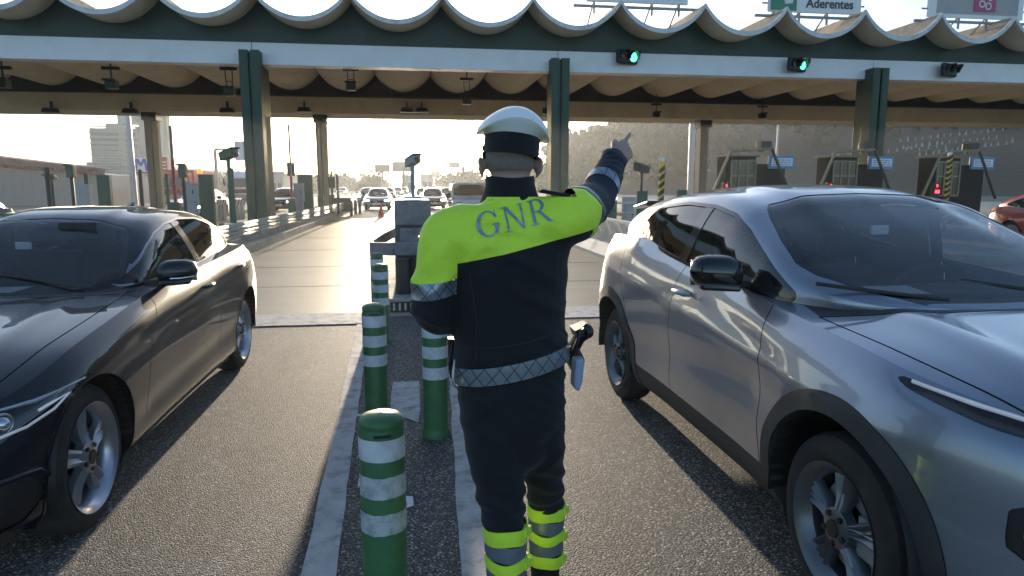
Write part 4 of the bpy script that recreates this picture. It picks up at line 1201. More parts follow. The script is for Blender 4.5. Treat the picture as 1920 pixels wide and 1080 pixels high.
    if hi:
        deck.cut(lambda x, y, z, p, q: x/np.maximum(1e-3, 1)-uf(y)-.004); deck.cut(lambda x, y, z, p, q: x-uf(y)+.004)
        deck.cut(lambda x, y, z, p, q: y-c['hood_end'](x)); deck.cut(lambda x, y, z, p, q: y-c['hood_end'](x)-.012); deck.cut(lambda x, y, z, p, q: y-hy0)
    def cl_deck(x, y, z, p, q):
        out = np.array(['body']*len(x), dtype=object)
        he = c['hood_end'](x)
        hood = (y > hy0) & (y < he) & (x < uf(y)-.004)
        out[hood] = 'bonnet'
        if hi:
            out[(y > hy0) & (y < he+.012) & (np.abs(x-uf(y)) < .004)] = 'gap'
            out[(y > hy0) & (y >= he) & (y < he+.012) & (x < uf(y))] = 'gap'
            out[(y > he+.012) & (y < hy1) & (x < uf(y)-.004)] = 'cowl'
        out[inside(x, y, z, p, q) < 0] = ''
        return out
    dparts = deck.split(cl_deck)
    # ---- cabin
    dlo = sdpoly(c['dlo']); ws = sdpoly(c['ws']); rr1, rr2 = c['dlo_r'], c['ws_r']
    fd = lambda x, y, z, p, q: np.where(p < .46, dlo(y, z)-rr1, 1.0)
    fd2 = lambda x, y, z, p, q: np.where(p < .46, dlo(y, z)-rr1-c['dlo_trim'], 1.0)
    fw_ = lambda x, y, z, p, q: np.where(y < c['ws_max'], ws(x, y)-rr2, 1.0)
    fw2 = lambda x, y, z, p, q: np.where(y < c['ws_max'], ws(x, y)-rr2+.03, 1.0)
    cab.cut(fd); cab.cut(fd2); cab.cut(fw_); cab.cut(fw2)
    bp0, bp1 = c['bpillar']
    cab.cut(lambda x, y, z, p, q: y-(bp0+(z-1.1)*c['bp_lean'])); cab.cut(lambda x, y, z, p, q: y-(bp1+(z-1.1)*c['bp_lean']))
    rw = sdpoly(c['rw']); fr = lambda x, y, z, p, q: np.where(y > c['ws_max'], rw(x, y)-.03, 1.0)
    cab.cut(fr)
    def cl_cab(x, y, z, p, q):
        out = np.array(['roof']*len(x), dtype=object)
        out[p < .47] = 'pillars'
        dd = fd(x, y, z, p, q)
        out[fd2(x, y, z, p, q) < 0] = 'trim'
        out[dd < 0] = 'front_glass'
        l0 = bp0+(z-1.1)*c['bp_lean']; l1 = bp1+(z-1.1)*c['bp_lean']
        out[(dd < 0) & (y > l0)] = 'bpillar'; out[(dd < 0) & (y > l1)] = 'rear_glass'
        wv = fw_(x, y, z, p, q)
        out[wv < 0] = 'frit'; out[fw2(x, y, z, p, q) < 0] = 'screen'
        out[fr(x, y, z, p, q) < 0] = 'back_glass'
        return out
    cparts = cab.split(cl_cab)
    pm = c['paint']
    def mk(s_, name, m, parent=root, off=0, thick=0):
        s2_ = s_.off(off) if off else s_
        return s2_.obj(name, m, parent)
    body = parts['body']
    for nm in ('body',):
        if nm in dparts: body = body.join(dparts[nm])
    if 'pillars' in cparts: body = body.join(cparts['pillars'])
    bo = mk(body.both(), 'body', pm)
    mk(cparts['roof'].both(), 'roof', pm)
    if 'gap' in parts or 'gap' in dparts:
        gs = [d['gap'] for d in (parts, dparts) if 'gap' in d]
        g_ = gs[0]
        for e in gs[1:]: g_ = g_.join(e)
        mk(g_.both(), 'panel_gap', M['black'], bo, -.004)
    if 'bonnet' in dparts: mk(dparts['bonnet'].both(), 'bonnet', pm)
    if 'cowl' in dparts: mk(dparts['cowl'].both(), 'cowl', M['black'])
    for mr in (0, 1):
        mk(parts['sill'].mirror() if mr else parts['sill'], 'side_sill', c['sillmat'])
        if 'lip' in parts:
            lf = parts['lip']; C_ = [lf.V[list(f)].mean(0)[1] for f in lf.F]
            for fr_ in (0, 1):
                s3 = lf.sub([f for f, yy in zip(lf.F, C_) if (yy > 1.3) == bool(fr_)]); mk(s3.mirror() if mr else s3, 'arch_trim', c['lipmat'], off=.004)
    doors = {}
    for nm in ('front_door', 'rear_door'):
        if nm in parts:
            doors[nm] = []
            for s_ in (parts[nm], parts[nm].mirror()): doors[nm].append(mk(s_, 'door', pm))
    for mr in (0, 1):
        if 'trim' in cparts: mk(cparts['trim'].mirror() if mr else cparts['trim'], 'window_trim', c['trimmat'], off=.002)
        if 'bpillar' in cparts: mk(cparts['bpillar'].mirror() if mr else cparts['bpillar'], 'door_pillar', M['gloss'])
    for nm, m in (('front_glass', c['gfront']), ('rear_glass', c['grear'])):
        if nm in cparts:
            for s_ in (cparts[nm], cparts[nm].mirror()): mk(s_, 'side_window', m, off=-.004)
    if 'screen' in cparts:
        w_ = mk(cparts['screen'].both(), 'windscreen', c['gscreen'], off=-.003)
        mk(cparts['frit'].both(), 'screen_border', M['gloss'], w_, off=-.003)
    if 'back_glass' in cparts: mk(cparts['back_glass'].both(), 'rear_window', c['grear'], off=-.003)
    for s_ in (parts['tail'], parts['tail'].mirror()): mk(s_, 'tail_lamp', M['taillens'])
    # wheel wells
    for k in (0, 1):
        ya, za, ra = aw[k]
        for sx in (1, -1):
            W = MB(); xo = c['hw']-.03
            rows = [[(sx*xx, ya+(ra+.0)*math.cos(a), za+(ra+.0)*math.sin(a)) for a in np.linspace(R(-7), R(187), 28)] for xx in (xo, xo-.36)]
            W.grid(rows); W.add(rows[1], [tuple(range(28))])
            W.obj('wheel_well', M['black'], root, smooth=60)
    # arch return flange: thickness seen at the lip
    for k in (0, 1):
        ya, za, ra = aw[k]
        for sx in (1, -1):
            F = MB()
            ri, ro = [], []
            ang = np.linspace(R(-28), R(208), 40)
            for a in ang:
                yy, zz = ya+ra*math.cos(a), za+ra*math.sin(a)
                # outer x on the body surface at (yy, zz)
                i = int(np.argmin(np.abs(Y-yy)+(X < .6)*9)); t = np.clip((zz-zb[i])/(ze[i]-zb[i]), 0, 1)
                xx = float(lower_point(i, np.array([t]))[0][0])
                ro.append((sx*xx, yy, zz)); ri.append((sx*(xx-.06), yy, zz))
            F.grid([ro, ri])
            F.obj('arch_edge', c['lipmat'], root, smooth=60)
    # floor pan
    Bm = MB(); fl = .20
    Bm.box(-c['hw']+.15, c['hw']-.15, aw[0][0]-.55, aw[1][0]+.55, fl, fl+.05); Bm.box(-.5, .5, aw[0][0]-.4, aw[1][0]+.5, fl-.02, .6)
    Bm.obj('underbody', M['black'], root)
    for k, (yy) in enumerate(c['axles']):
        for sx in (1, -1): wheel(root, sx*(c['hw']-.045-c['tyre'][1]/2), yy, c['tyre'][0], c['tyre'][1], sx, c['spokes'], c['rim'], c['alloy'], c['dbl'], 1 if hi else 0)
    return root, parts, dparts, cparts, doors, (S, X, Y, ze, zb, lower_point)

def cabin_kit(root, c):
    """seats, dashboard, steering wheel and mirror seen through the glass"""
    f, zb_ = c['cab_y'], c['cab_z']
    mb = MB(); mb.box(-.66, .66, f-.25, f+.12, .55, zb_, 0)
    mb.box(-.70, .70, f+.1, f+2.2, .28, .34); mb.obj('dashboard', M['interior'], root, bevel=.06, seg=3)
    mb = MB(); mb.box(-.76, -.70, f, f+2.1, .3, zb_-.06); mb.box(.70, .76, f, f+2.1, .3, zb_-.06); mb.box(-.7, .7, f+2.0, f+2.1, .3, zb_-.1); mb.obj('door_cards', M['interior'], root)
    for y, hgt in ((f+.75, .0), (f+1.62, -.04)):
        for x in (-.36, .36):
            mb = MB(); mb.box(x-.25, x+.25, y-.45, y+.05, .38, .56)
            mb.prism([(y-.02, .5), (y+.12, .5), (y+.30, 1.06+hgt), (y+.20, 1.08+hgt)], x-.24, x+.24, 'x')
            s_ = mb.obj('seat', M['seat'], root, bevel=.05, seg=3)
            mb = MB(); mb.box(x-.13, x+.13, y+.22, y+.33, 1.10+hgt, 1.27+hgt); mb.obj('headrest', M['seat'], s_, bevel=.04, seg=3)
    x = c['drive']*.37
    mb = MB(); mb.v = []; n = 28; rows = []
    for k in range(n+1):
        a = 2*math.pi*k/n; cc = Vector((x+.185*math.cos(a), f+.30-.06*math.sin(a), zb_-.10+.17*math.sin(a)))
        rows.append(cc)
    mb.tube(rows, .016, 8, cap=False); mb.tube([(x-.17, f+.3, zb_-.1), (x+.17, f+.3, zb_-.1)], .02, 6); mb.ball((x, f+.30, zb_-.1), (.07, .03, .06)); mb.obj('steering_wheel', M['interior'], root, smooth=60)
    mb = MB(); mb.box(-.12, .12, c['rv'][0], c['rv'][0]+.03, c['rv'][1]-.035, c['rv'][1]+.035); mb.obj('rear_view_mirror', M['black'], root, bevel=.02)
    mb = MB(); mb.box(-.10, -.01, c['tr'][0], c['tr'][0]+.02, c['tr'][1]-.025, c['tr'][1]+.02); mb.obj('toll_transponder', M['plate'], root, bevel=.006)
    mb = MB(); mb.add([(-.30, f-.20, zb_+.004), (-.02, f-.24, zb_+.004), (.01, f-.04, zb_+.012), (-.27, f-.0, zb_+.006)], [(0, 1, 2, 3)]); mb.obj('dashboard_paper', M['plate'], root)
    mb = MB(); mb.bar((x-.05, c['rv'][0]-.06, c['rv'][1]+.03), (x+.28*(-c['drive']), c['rv'][0]-.05, c['rv'][1]+.03), .005, .1); mb.obj('sun_visor', M['seat'], root)

def side_mirror(root, sx, y, z, x, m, wid=.22, hgt=.15, low=None, strip=False):
    # shaped shell: superellipsoid, flat towards the rear
    mb = MB(); n, m_ = 18, 14; rows = []
    for i in range(n+1):
        t = i/n; cx_ = (t-.5)*wid; prof = (1-abs(2*t-1)**3.2)**(1/2.4)
        ring = []
        for k in range(m_):
            a = 2*math.pi*k/m_; ca, sa = math.cos(a), math.sin(a)
            yy = -.085*prof*abs(ca)**.9 if ca > 0 else .035*abs(ca)**.5*min(1, prof*1.3)
            zz = hgt/2*prof*(abs(sa)**.8)*(1 if sa > 0 else -1)*(1+.18*(t-.5)*(-1))+.02*(t-.5)
            ring.append((sx*(x+wid/2+cx_), y+yy, z+zz))
        rows.append(ring)
    mb.grid(rows, wrap=True); mb.f.append(tuple(range(m_))); mb.m.append(0)
    o = mb.obj('wing_mirror', m, root, smooth=70)
    mb = MB(); mb.bar((sx*(x-.08), y+.02, z-.07), (sx*(x+.06), y, z-.045), .07, .035); mb.obj('mirror_arm', M['black'], o, bevel=.01)
    mb = MB(); mb.box(sx*(x+wid/2)-wid*.43, sx*(x+wid/2)+wid*.43, y+.030, y+.038, z-hgt*.38, z+hgt*.36); mb.obj('mirror_glass', M['chrome'], o, bevel=.01)
    mb = MB(); mb.bar((sx*(x+.03), y-.055, z-hgt*.40), (sx*(x+wid-.03), y-.05, z-hgt*.33), .05, .035); mb.obj('lower_shell', M['gloss'], o, bevel=.012)
    if strip:
        mb = MB(); mb.tube([(sx*(x+.10), y-.086, z-hgt*.20), (sx*(x+.16), y-.084, z-hgt*.19), (sx*(x+wid-.01), y-.045, z-hgt*.14)], .006, 6); mb.obj('indicator', M['chrome'], o, smooth=60)
    return o
def handle(parent, x, y, z, sx, m, L=.19):
    mb = MB(); mb.tube([(sx*(x-.005), y-L/2, z), (sx*(x+.022), y-L/2+.03, z), (sx*(x+.026), y, z+.002), (sx*(x+.022), y+L/2-.03, z), (sx*(x-.005), y+L/2, z)], [.012, .014, .015, .014, .012], 8)
    return mb.obj('handle', m, parent, smooth=60)

# =================================================== graphite four door coupe (left)
def _flare(y, z): return 0*z
def crease_a(y, z):
    # character line rising to the rear, hollow below the belt, sill sweep
    zl = .80+.035*(y-.3)
    r = .010*np.exp(-((z-zl+.05)/.035)**2)-.006*np.exp(-((z-zl)/.02)**2)
    w_ = np.clip((y-.35)/.3, 0, 1)*np.clip((3.0-y)/.4, 0, 1)
    s = .012*np.exp(-((z-.36-.03*y)/.06)**2)
    return (r+s)*w_
A_ = dict(
    plan=[(0, -.80), (.35, -.785), (.60, -.715), (.76, -.58), (.85, -.36), (.895, -.02), (.908, .45), (.902, 1.1), (.902, 1.9), (.915, 2.7), (.90, 3.1), (.83, 3.5), (.70, 3.72), (.4, 3.83), (0, 3.87)],
    edge=[(-.80, .66), (-.60, .69), (-.35, .745), (0, .835), (.35, .885), (.8, .935), (1.2, .962), (2.0, .985), (2.7, 1.01), (3.2, 1.02), (3.6, 1.0), (3.87, .97)],
    bottom=[(-.80, .20), (-.3, .18), (.3, .19), (2.6, .19), (3.2, .24), (3.87, .32)],
    centre=[(-.80, .66), (-.72, .73), (-.5, .80), (-.1, .865), (.4, .905), (.95, .945), (1.2, .96), (3.3, 1.08), (3.6, 1.06), (3.80, 1.03), (3.87, .97)],
    ins_side=[(0, .075), (.10, .03), (.22, .018), (.45, .004), (.60, 0), (.80, .010), (.90, .032), (1, .100)],
    ins_nose=[(0, .14), (.12, .03), (.3, 0), (.55, .012), (.75, .03), (.9, .06), (1, .13)],
    ins_rear=[(0, .10), (.2, .01), (.5, 0), (.8, .03), (1, .10)],
    nose_blend=-.15, nose_blend_w=.45, rear_blend=3.1, rear_blend_w=.5,
    flare=[(0, .012), (2.81, .016)], crease=crease_a, deck_pow=2.2,
    deck=lambda x, y, u: .010*math.exp(-((x-.56+.10*(y+.6))/.05)**2)*max(0, min(1, (1.0-y)/.5))*max(0, min(1, (y+.8)/.3)),
    gw=[(.90, .05), (.94, .33), (.99, .50), (1.07, .615), (1.16, .68), (1.3, .715), (1.6, .74), (2.1, .75), (2.6, .745), (3.0, .71), (3.3, .645), (3.55, .55), (3.72, .40)],
    gz=[(.90, .925), (1.05, 1.02), (1.2, 1.115), (1.4, 1.235), (1.58, 1.328), (1.72, 1.372), (1.95, 1.402), (2.2, 1.41), (2.5, 1.398), (2.8, 1.36), (3.1, 1.28), (3.4, 1.17), (3.6, 1.09), (3.72, 1.045)],
    gb=[(.90, .915), (1.16, .935), (2.0, .965), (2.7, .99), (3.2, 1.0), (3.72, 1.01)],
    lean=.46, crown=.055,
    dlo=[(1.06, .985), (1.28, 1.085), (1.45, 1.165), (1.62, 1.228), (1.85, 1.275), (2.15, 1.298), (2.5, 1.288), (2.8, 1.235), (3.05, 1.16), (3.22, 1.10), (3.18, 1.062), (2.6, 1.03), (1.9, 1.0)], dlo_r=.010, dlo_trim=.009,
    ws=[(-1, .905), (.30, .93), (.48, .985), (.565, 1.06), (.60, 1.13), (.575, 1.22), (.535, 1.36), (.50, 1.50), (.465, 1.56), (.3, 1.60), (0, 1.61), (-1, 1.61)], ws_r=.012, ws_max=1.75,
    rw=[(-1, 2.9), (.48, 2.95), (.5, 3.1), (.42, 3.5), (-1, 3.6)],
    bpillar=(2.02, 2.13), bp_lean=-.25,
    arch=[(0, .335, .372), (2.81, .335, .372)], axles=(0, 2.81), tyre=(.332, .225), rim=.238, spokes=5, alloy='alloy', dbl=False,
    seams=[[(.62, .2), (.56, .36), (.60, .6), (.72, .78), (.88, .90), (.93, 1.0)], [(1.98, .2), (2.0, .5), (1.99, .8), (1.93, .93), (1.90, 1.1)], [(2.35, .2), (2.36, .36), (2.46, .60), (2.62, .72), (2.86, .86), (2.95, 1.1)]],
    sill_top=.30, tail=(.80, .92), sillmat=None, lipmat=None, trimmat=M['trimdk'], gfront=M['glass'], grear=M['glass_dark'], gscreen=M['glass'],
    hood_u=[(-.80, .60), (-.5, .64), (-.1, .69), (.4, .705), (.8, .70), (.98, .67), (1.2, .63)], hood_y=(-.62, 1.16), hood_end=lambda x: .86+.35*np.clip((np.abs(x)-.35), 0, 1)**1.6,
    paint=M['paint_dark'], hw=.905, cab_y=1.35, cab_z=.93, drive=1, rv=(1.55, 1.24), tr=(1.36, 1.19),
    low_regions=[
        ('headlight', [(.55, .60), (.55, .695), (.85, .70), (1.10, .712), (1.38, .725), (1.34, .695), (1.17, .64), (.97, .60), (.75, .585)], .004, None),
        ('grille', [(.03, .46), (.05, .63), (.34, .65), (.40, .60), (.36, .47)], .012, None),
        ('intake', [(.62, .26), (.60, .36), (.78, .43), (.98, .42), (1.04, .35), (.94, .27)], .012, None),
        ('lower_grille', [(-.1, .24), (-.1, .36), (.5, .36), (.52, .24)], .01, None)],
)
A_['sillmat'] = A_['paint']; A_['lipmat'] = A_['paint']
CA = (-2.317, 3.20, 0.004)
root, parts, dparts, cparts, doors, geo = car('parked_coupe', A_, CA, 'dark graphite four door coupe stopped at the left of the lane bollards', 'car')
cabin_kit(root, A_)
def front_kit(root, parts, c, lamp_y, hi=True):
    for nm, m in (('grille', M['gloss']), ('lower_grille', M['black']), ('intake', M['black'])):
        for s_ in ((parts[nm], parts[nm].mirror()) if nm in parts else ()):
            o = s_.off(-.006).obj('grille' if 'grille' in nm else 'air_intake', m, root)
            # visible return walls
    if 'headlight' in parts:
        for s_ in (parts['headlight'], parts['headlight'].mirror()):
            h_ = s_.off(-.05).obj('headlight', M['gloss'], root)
            s_.off(.001).obj('lens', M['lens'], h_)
front_kit(root, parts, A_, 0)
def grille_bars(root, parts, nm, n, dz0, dz1, m):
    pass
S_, X_, Y_, ze_, zb_, lp_ = geo
def surf_at(geo, s, z):
    S, X, Y, ze, zb, lp = geo
    i = int(np.clip(np.searchsorted(S, s), 1, len(S)-1)); t = np.clip((z-zb[i])/(ze[i]-zb[i]), 0, 1)
    x, y, zz = lp(i, np.array([t])); return np.array([float(x[0]), float(y[0]), float(z)]), np.array([S[i]])
def nrm_at(geo, s, z):
    a, _ = surf_at(geo, s-.03, z); b, _ = surf_at(geo, s+.03, z); t = b-a; n = np.array([t[1], -t[0], 0]); return n/np.linalg.norm(n)
def sline(geo, pts, dep):
    out = []
    for s, z in pts:
        p, _ = surf_at(geo, s, z); n = nrm_at(geo, s, z); out.append(p-n*dep)
    return out
for sx in (1, -1):
    def fl(p): return [(q[0]*sx, q[1], q[2]) for q in p]
    # projector lamps with rings, DRL hooks, top strip
    for i, s0_ in enumerate((.72, .93)):
        p, _ = surf_at(geo, s0_, .642); n = nrm_at(geo, s0_, .642); cpt = p-n*.045
        mb = MB(); rg = []
        for k in range(19):
            a = 2*math.pi*k/18; t_ = np.cross(n, [0, 0, 1]); rg.append(cpt+t_*math.cos(a)*.040+np.array([0, 0, 1])*math.sin(a)*.040)
        mb.tube(fl(rg), .005, 6, cap=False); mb.ball(((cpt)[0]*sx, cpt[1], cpt[2]), (.032, .032, .032), 14)
        mb.obj('projector_lamp', M['chrome'], root, smooth=70)
    mb = MB(); mb.tube(fl(sline(geo, [(.58, .682), (.80, .688), (1.05, .698), (1.34, .715)], .012)), .008, 6)
    mb.obj('light_brow', M['chrome'], root, smooth=60)
    mb = MB(); mb.tube(fl(sline(geo, [(.82, .60), (1.0, .615), (1.14, .645), (1.24, .685), (1.14, .672), (1.05, .66)], .016)), .006, 6)
    mb.obj('daytime_light', M['drl'], root, smooth=60)
    p, _ = surf_at(geo, .76, .335); n = nrm_at(geo, .76, .335); q_ = p-n*.01
    mb = MB(); mb.ball((q_[0]*sx, q_[1], q_[2]), (.035, .02, .035), 14); mb.obj('fog_lamp', M['chrome'], root, smooth=70)
    mb = MB(); mb.tube(fl(sline(geo, [(.60, .40), (.78, .455), (1.0, .445), (1.08, .38)], -.004)), .012, 6); mb.obj('intake_trim', M['paint_dark'], root, smooth=60)
# kidney style grille bars and frames
for sx in (1, -1):
    mb = MB()
    for k in range(9):
        s0_ = .06+k*.036; a = sline(geo, [(s0_, .47), (s0_, .635)], .018); mb.tube([(q[0]*sx, q[1], q[2]) for q in a], .006, 4)
    mb.obj('grille_bars', M['gloss'], root)
    mb = MB(); fr_ = sline(geo, [(.03, .47), (.04, .63), (.18, .655), (.34, .65), (.395, .60), (.35, .475), (.18, .455), (.03, .47)], .002); mb.tube([(q[0]*sx, q[1], q[2]) for q in fr_], .008, 6); mb.obj('grille_frame', M['chrome'], root, smooth=60)
mb = MB(); mb.box(-.26, .26, -.822, -.808, .37, .48); mb.obj('number_plate', M['plate'], root, bevel=.004)
for sx, lst in ((1, 0), (-1, 1)):
    side_mirror(root, sx, 1.20, 1.03, .765, M['paint_dark'], .235, .155, strip=True)
    handle(doors['front_door'][lst], .885, 1.78, .865, sx, M['paint_dark']); handle(doors['rear_door'][lst], .885, 2.66, .90, sx, M['paint_dark'])
# wiper arms
for sx in (-.25, .45):
    mb = MB(); mb.tube([(sx, .95, .975), (sx-.30, 1.04, 1.02), (sx-.55, 1.10, 1.05)], .008, 6); mb.obj('wiper', M['black'], root)
coupe = root
# shark fin
mb = MB(); mb.prism([(2.75, 1.37), (2.95, 1.34), (2.93, 1.42)], -.015, .015, 'x'); mb.obj('aerial_fin', M['gloss'], root, bevel=.006)

# =================================================== silver small crossover (right)
def crease_b(y, z):
    zl = .86+.06*np.clip((y-1.0), -1.2, 1.6)
    w_ = np.clip((y-.30)/.3, 0, 1)*np.clip((2.6-y)/.3, 0, 1)
    w2 = np.clip((y+.5)/.5, 0, 1)*np.clip((3.2-y)/.5, 0, 1)
    hollow = .020*np.exp(-((z-.62+.10*(y-1.3))/.09)**2)
    sweep = .009*np.exp(-((z-(1.0-.20*np.abs(y-1.2)))/.05)**2)
    return hollow*w_+sweep*w_-.010*np.exp(-((z-zl)/.03)**2)*w2
B_ = dict(
    plan=[(0, -.83), (.35, -.81), (.58, -.745), (.73, -.62), (.82, -.42), (.872, -.1), (.882, .35), (.868, .9), (.868, 1.7), (.892, 2.4), (.895, 2.8), (.85, 3.1), (.74, 3.28), (.4, 3.36), (0, 3.38)],
    edge=[(-.83, .90), (-.65, .915), (-.4, .95), (0, 1.005), (.35, 1.035), (.8, 1.07), (1.4, 1.11), (1.9, 1.17), (2.3, 1.215), (2.8, 1.20), (3.2, 1.16), (3.38, 1.12)],
    bottom=[(-.83, .24), (-.3, .22), (.3, .23), (2.3, .23), (2.9, .27), (3.38, .34)],
    centre=[(-.83, .90), (-.72, .965), (-.5, 1.01), (0, 1.055), (.3, 1.075), (.8, 1.08), (3.0, 1.22), (3.3, 1.2), (3.38, 1.12)],
    ins_side=[(0, .085), (.10, .04), (.22, .02), (.45, .0), (.62, 0), (.80, .012), (.90, .036), (1, .085)],
    ins_nose=[(0, .10), (.12, .03), (.3, 0), (.55, .01), (.75, .02), (.9, .045), (1, .11)],
    ins_rear=[(0, .10), (.2, .01), (.5, 0), (.8, .04), (1, .12)],
    nose_blend=-.15, nose_blend_w=.45, rear_blend=2.7, rear_blend_w=.5,
    flare=[(0, .034), (2.636, .040)], crease=crease_b, deck_pow=2.6,
    deck=lambda x, y, u: .016*math.exp(-((x-.50+.08*(y+.6))/.07)**2)*max(0, min(1, (.6-y)/.5))*max(0, min(1, (y+.8)/.3)),
    gw=[(.22, .05), (.27, .38), (.34, .54), (.45, .655), (.60, .73), (.8, .775), (1.2, .80), (1.8, .80), (2.2, .785), (2.6, .74), (2.95, .68), (3.1, .60), (3.16, .5)],
    gz=[(.22, 1.065), (.40, 1.16), (.6, 1.265), (.8, 1.36), (1.0, 1.443), (1.15, 1.50), (1.4, 1.545), (1.7, 1.56), (2.1, 1.545), (2.5, 1.50), (2.8, 1.435), (2.95, 1.38), (3.08, 1.27), (3.16, 1.19)],
    gb=[(.22, 1.055), (.6, 1.06), (1.2, 1.09), (1.8, 1.14), (2.3, 1.18), (3.16, 1.17)],
    lean=.42, crown=.07,
    dlo=[(.58, 1.085), (.80, 1.205), (1.02, 1.312), (1.2, 1.378), (1.45, 1.415), (1.8, 1.425), (2.1, 1.40), (2.3, 1.35), (2.40, 1.30), (2.38, 1.245), (2.15, 1.215), (1.5, 1.14)], dlo_r=.015, dlo_trim=.018,
    ws=[(-1, .24), (.34, .29), (.52, .39), (.62, .53), (.65, .64), (.63, .80), (.58, 1.0), (.545, 1.10), (.51, 1.15), (.3, 1.185), (0, 1.195), (-1, 1.195)], ws_r=.012, ws_max=1.35,
    rw=[(-1, 2.92), (.5, 2.92), (.5, 3.0), (.46, 3.09), (-1, 3.09)],
    bpillar=(1.52, 1.62), bp_lean=-.18,
    arch=[(0, .352, .408), (2.636, .352, .405)], axles=(0, 2.636), tyre=(.338, .215), rim=.225, spokes=5, alloy='alloydk', dbl=True, lip=.075,
    seams=[[(.50, .2), (.50, .55), (.52, .8), (.56, 1.0), (.60, 1.2)], [(1.56, .2), (1.58, .6), (1.56, .9), (1.50, 1.2)], [(2.18, .2), (2.16, .36), (2.22, .60), (2.36, .80), (2.44, 1.0), (2.42, 1.25)]],
    sill_top=.38, tail=(.95, 1.08), sillmat=M['clad'], lipmat=M['clad'], trimmat=M['gloss'], gfront=M['glass'], grear=M['glass_dark'], gscreen=M['glass'],
    hood_u=[(-.83, .55), (-.5, .65), (-.1, .715), (.3, .735), (.5, .70), (.8, .66)], hood_y=(-.70, .62), hood_end=lambda x: .20+.42*np.clip((np.abs(x)-.3), 0, 1)**1.5,
    paint=M['paint_silver'], hw=.895, cab_y=.85, cab_z=1.07, drive=1, rv=(1.08, 1.36), tr=(.93, 1.34),
    low_regions=[
        ('headlight', [(.36, .86), (.38, .885), (.80, .915), (1.12, .945), (1.22, .955), (1.16, .93), (.9, .89), (.6, .865)], .006, None),
        ('grille', [(-.1, .50), (-.1, .80), (.24, .82), (.34, .78), (.16, .52)], .01, None),
        ('intake', [(.56, .56), (.56, .68), (.68, .72), (.80, .68), (.80, .60), (.70, .55)], .02, None),
        ('lower_grille', [(-.1, .28), (-.1, .42), (.55, .42), (.60, .30)], .02, None),
        ('lower_clad', [(.3, .1), (.3, .29), (1.3, .33), (1.3, .1)], .0, None)],
)
CB = (2.30, 2.10, 0.004)
root, parts, dparts, cparts, doors, geo = car('crossover_car', B_, CB, 'silver grey small crossover passing close by on the right of the officer', 'car')
cabin_kit(root, B_)
front_kit(root, parts, B_, 0)
if 'lower_clad' in parts: parts['lower_clad'].both().obj('bumper_cladding', M['clad'], root)
for sx in (1, -1):
    def fl(p): return [(q[0]*sx, q[1], q[2]) for q in p]
    mb = MB(); mb.tube(fl(sline(geo, [(.42, .882), (.7, .905), (.95, .930), (1.16, .950)], .008)), .008, 6); mb.obj('daytime_light', M['drl'], root, smooth=60)
    for dz in (.60, .68):
        p, _ = surf_at(geo, .73, dz)
    p, _ = surf_at(geo, .66, .63); n = nrm_at(geo, .66, .63)
    mb = MB(); rg = []
    for k in range(25):
        a = 2*math.pi*k/24; t_ = np.cross(n, [0, 0, 1]); rg.append(p-n*.012+t_*math.cos(a)*.082+np.array([0, 0, 1])*math.sin(a)*.082)
    mb.tube(fl(rg), .014, 8, cap=False); lo = mb.obj('round_lamp', M['chrome'], root, smooth=60)
    for k in range(2):
        a = R(180*k); mb = MB(); e = p-n*.0; t_ = np.cross(n, [0, 0, 1])
        q1 = p-n*.015+(t_*math.cos(a)+np.array([0, 0, 1])*math.sin(a))*.02; q2 = p-n*.01+(t_*math.cos(a)+np.array([0, 0, 1])*math.sin(a))*.085
        mb.tube(fl([q1, q2]), .010, 6); mb.obj('lamp_bar', M['drl'], lo, smooth=60)
    mb = MB(); mb.ball(((p-n*.02)[0]*sx, (p-n*.02)[1], p[2]), (.035, .03, .035), 12); mb.obj('lamp_bulb', M['chrome'], lo, smooth=60)
mb = MB(); g0 = sline(geo, [(.36, .80), (.22, .53), (.06, .50)], -.006); mb.tube([(-q[0], q[1], q[2]) for q in g0]+[(q[0], q[1], q[2]) for q in reversed(g0)], .016, 6); mb.obj('grille_frame', M['chrome'], root, smooth=60)
mb = MB()
for z in (.56, .62, .68, .74): mb.tube([(-.26, -.825, z), (0, -.84, z), (.26, -.825, z)], .008, 5)
mb.obj('grille_bars', M['gloss'], root)
mb = MB(); mb.box(-.26, .26, -.862, -.85, .44, .55); mb.obj('number_plate', M['plate'], root, bevel=.004)
for sx, lst in ((1, 0), (-1, 1)):
    side_mirror(root, sx, .86, 1.155, .80, M['gloss'], .25, .165)
    handle(doors['front_door'][lst], .875, 1.36, .985, sx, M['paint_silver'])
for sx in (-.20, .45):
    mb = MB(); mb.tube([(sx, .30, 1.10), (sx-.30, .36, 1.135), (sx-.5, .42, 1.16)], .008, 6); mb.obj('wiper', M['black'], root)
mb = MB(); mb.tube([(0, 2.6, 1.48), (0, 2.72, 1.58)], .006, 6); mb.obj('aerial', M['black'], root)
# roof spoiler
mb = MB(); mb.prism([(2.80, 1.445), (3.12, 1.40), (3.14, 1.375), (2.85, 1.40)], -.58, .58, 'x'); mb.obj('roof_spoiler', M['paint_silver'], root, bevel=.01)
from mathutils.bvhtree import BVHTree
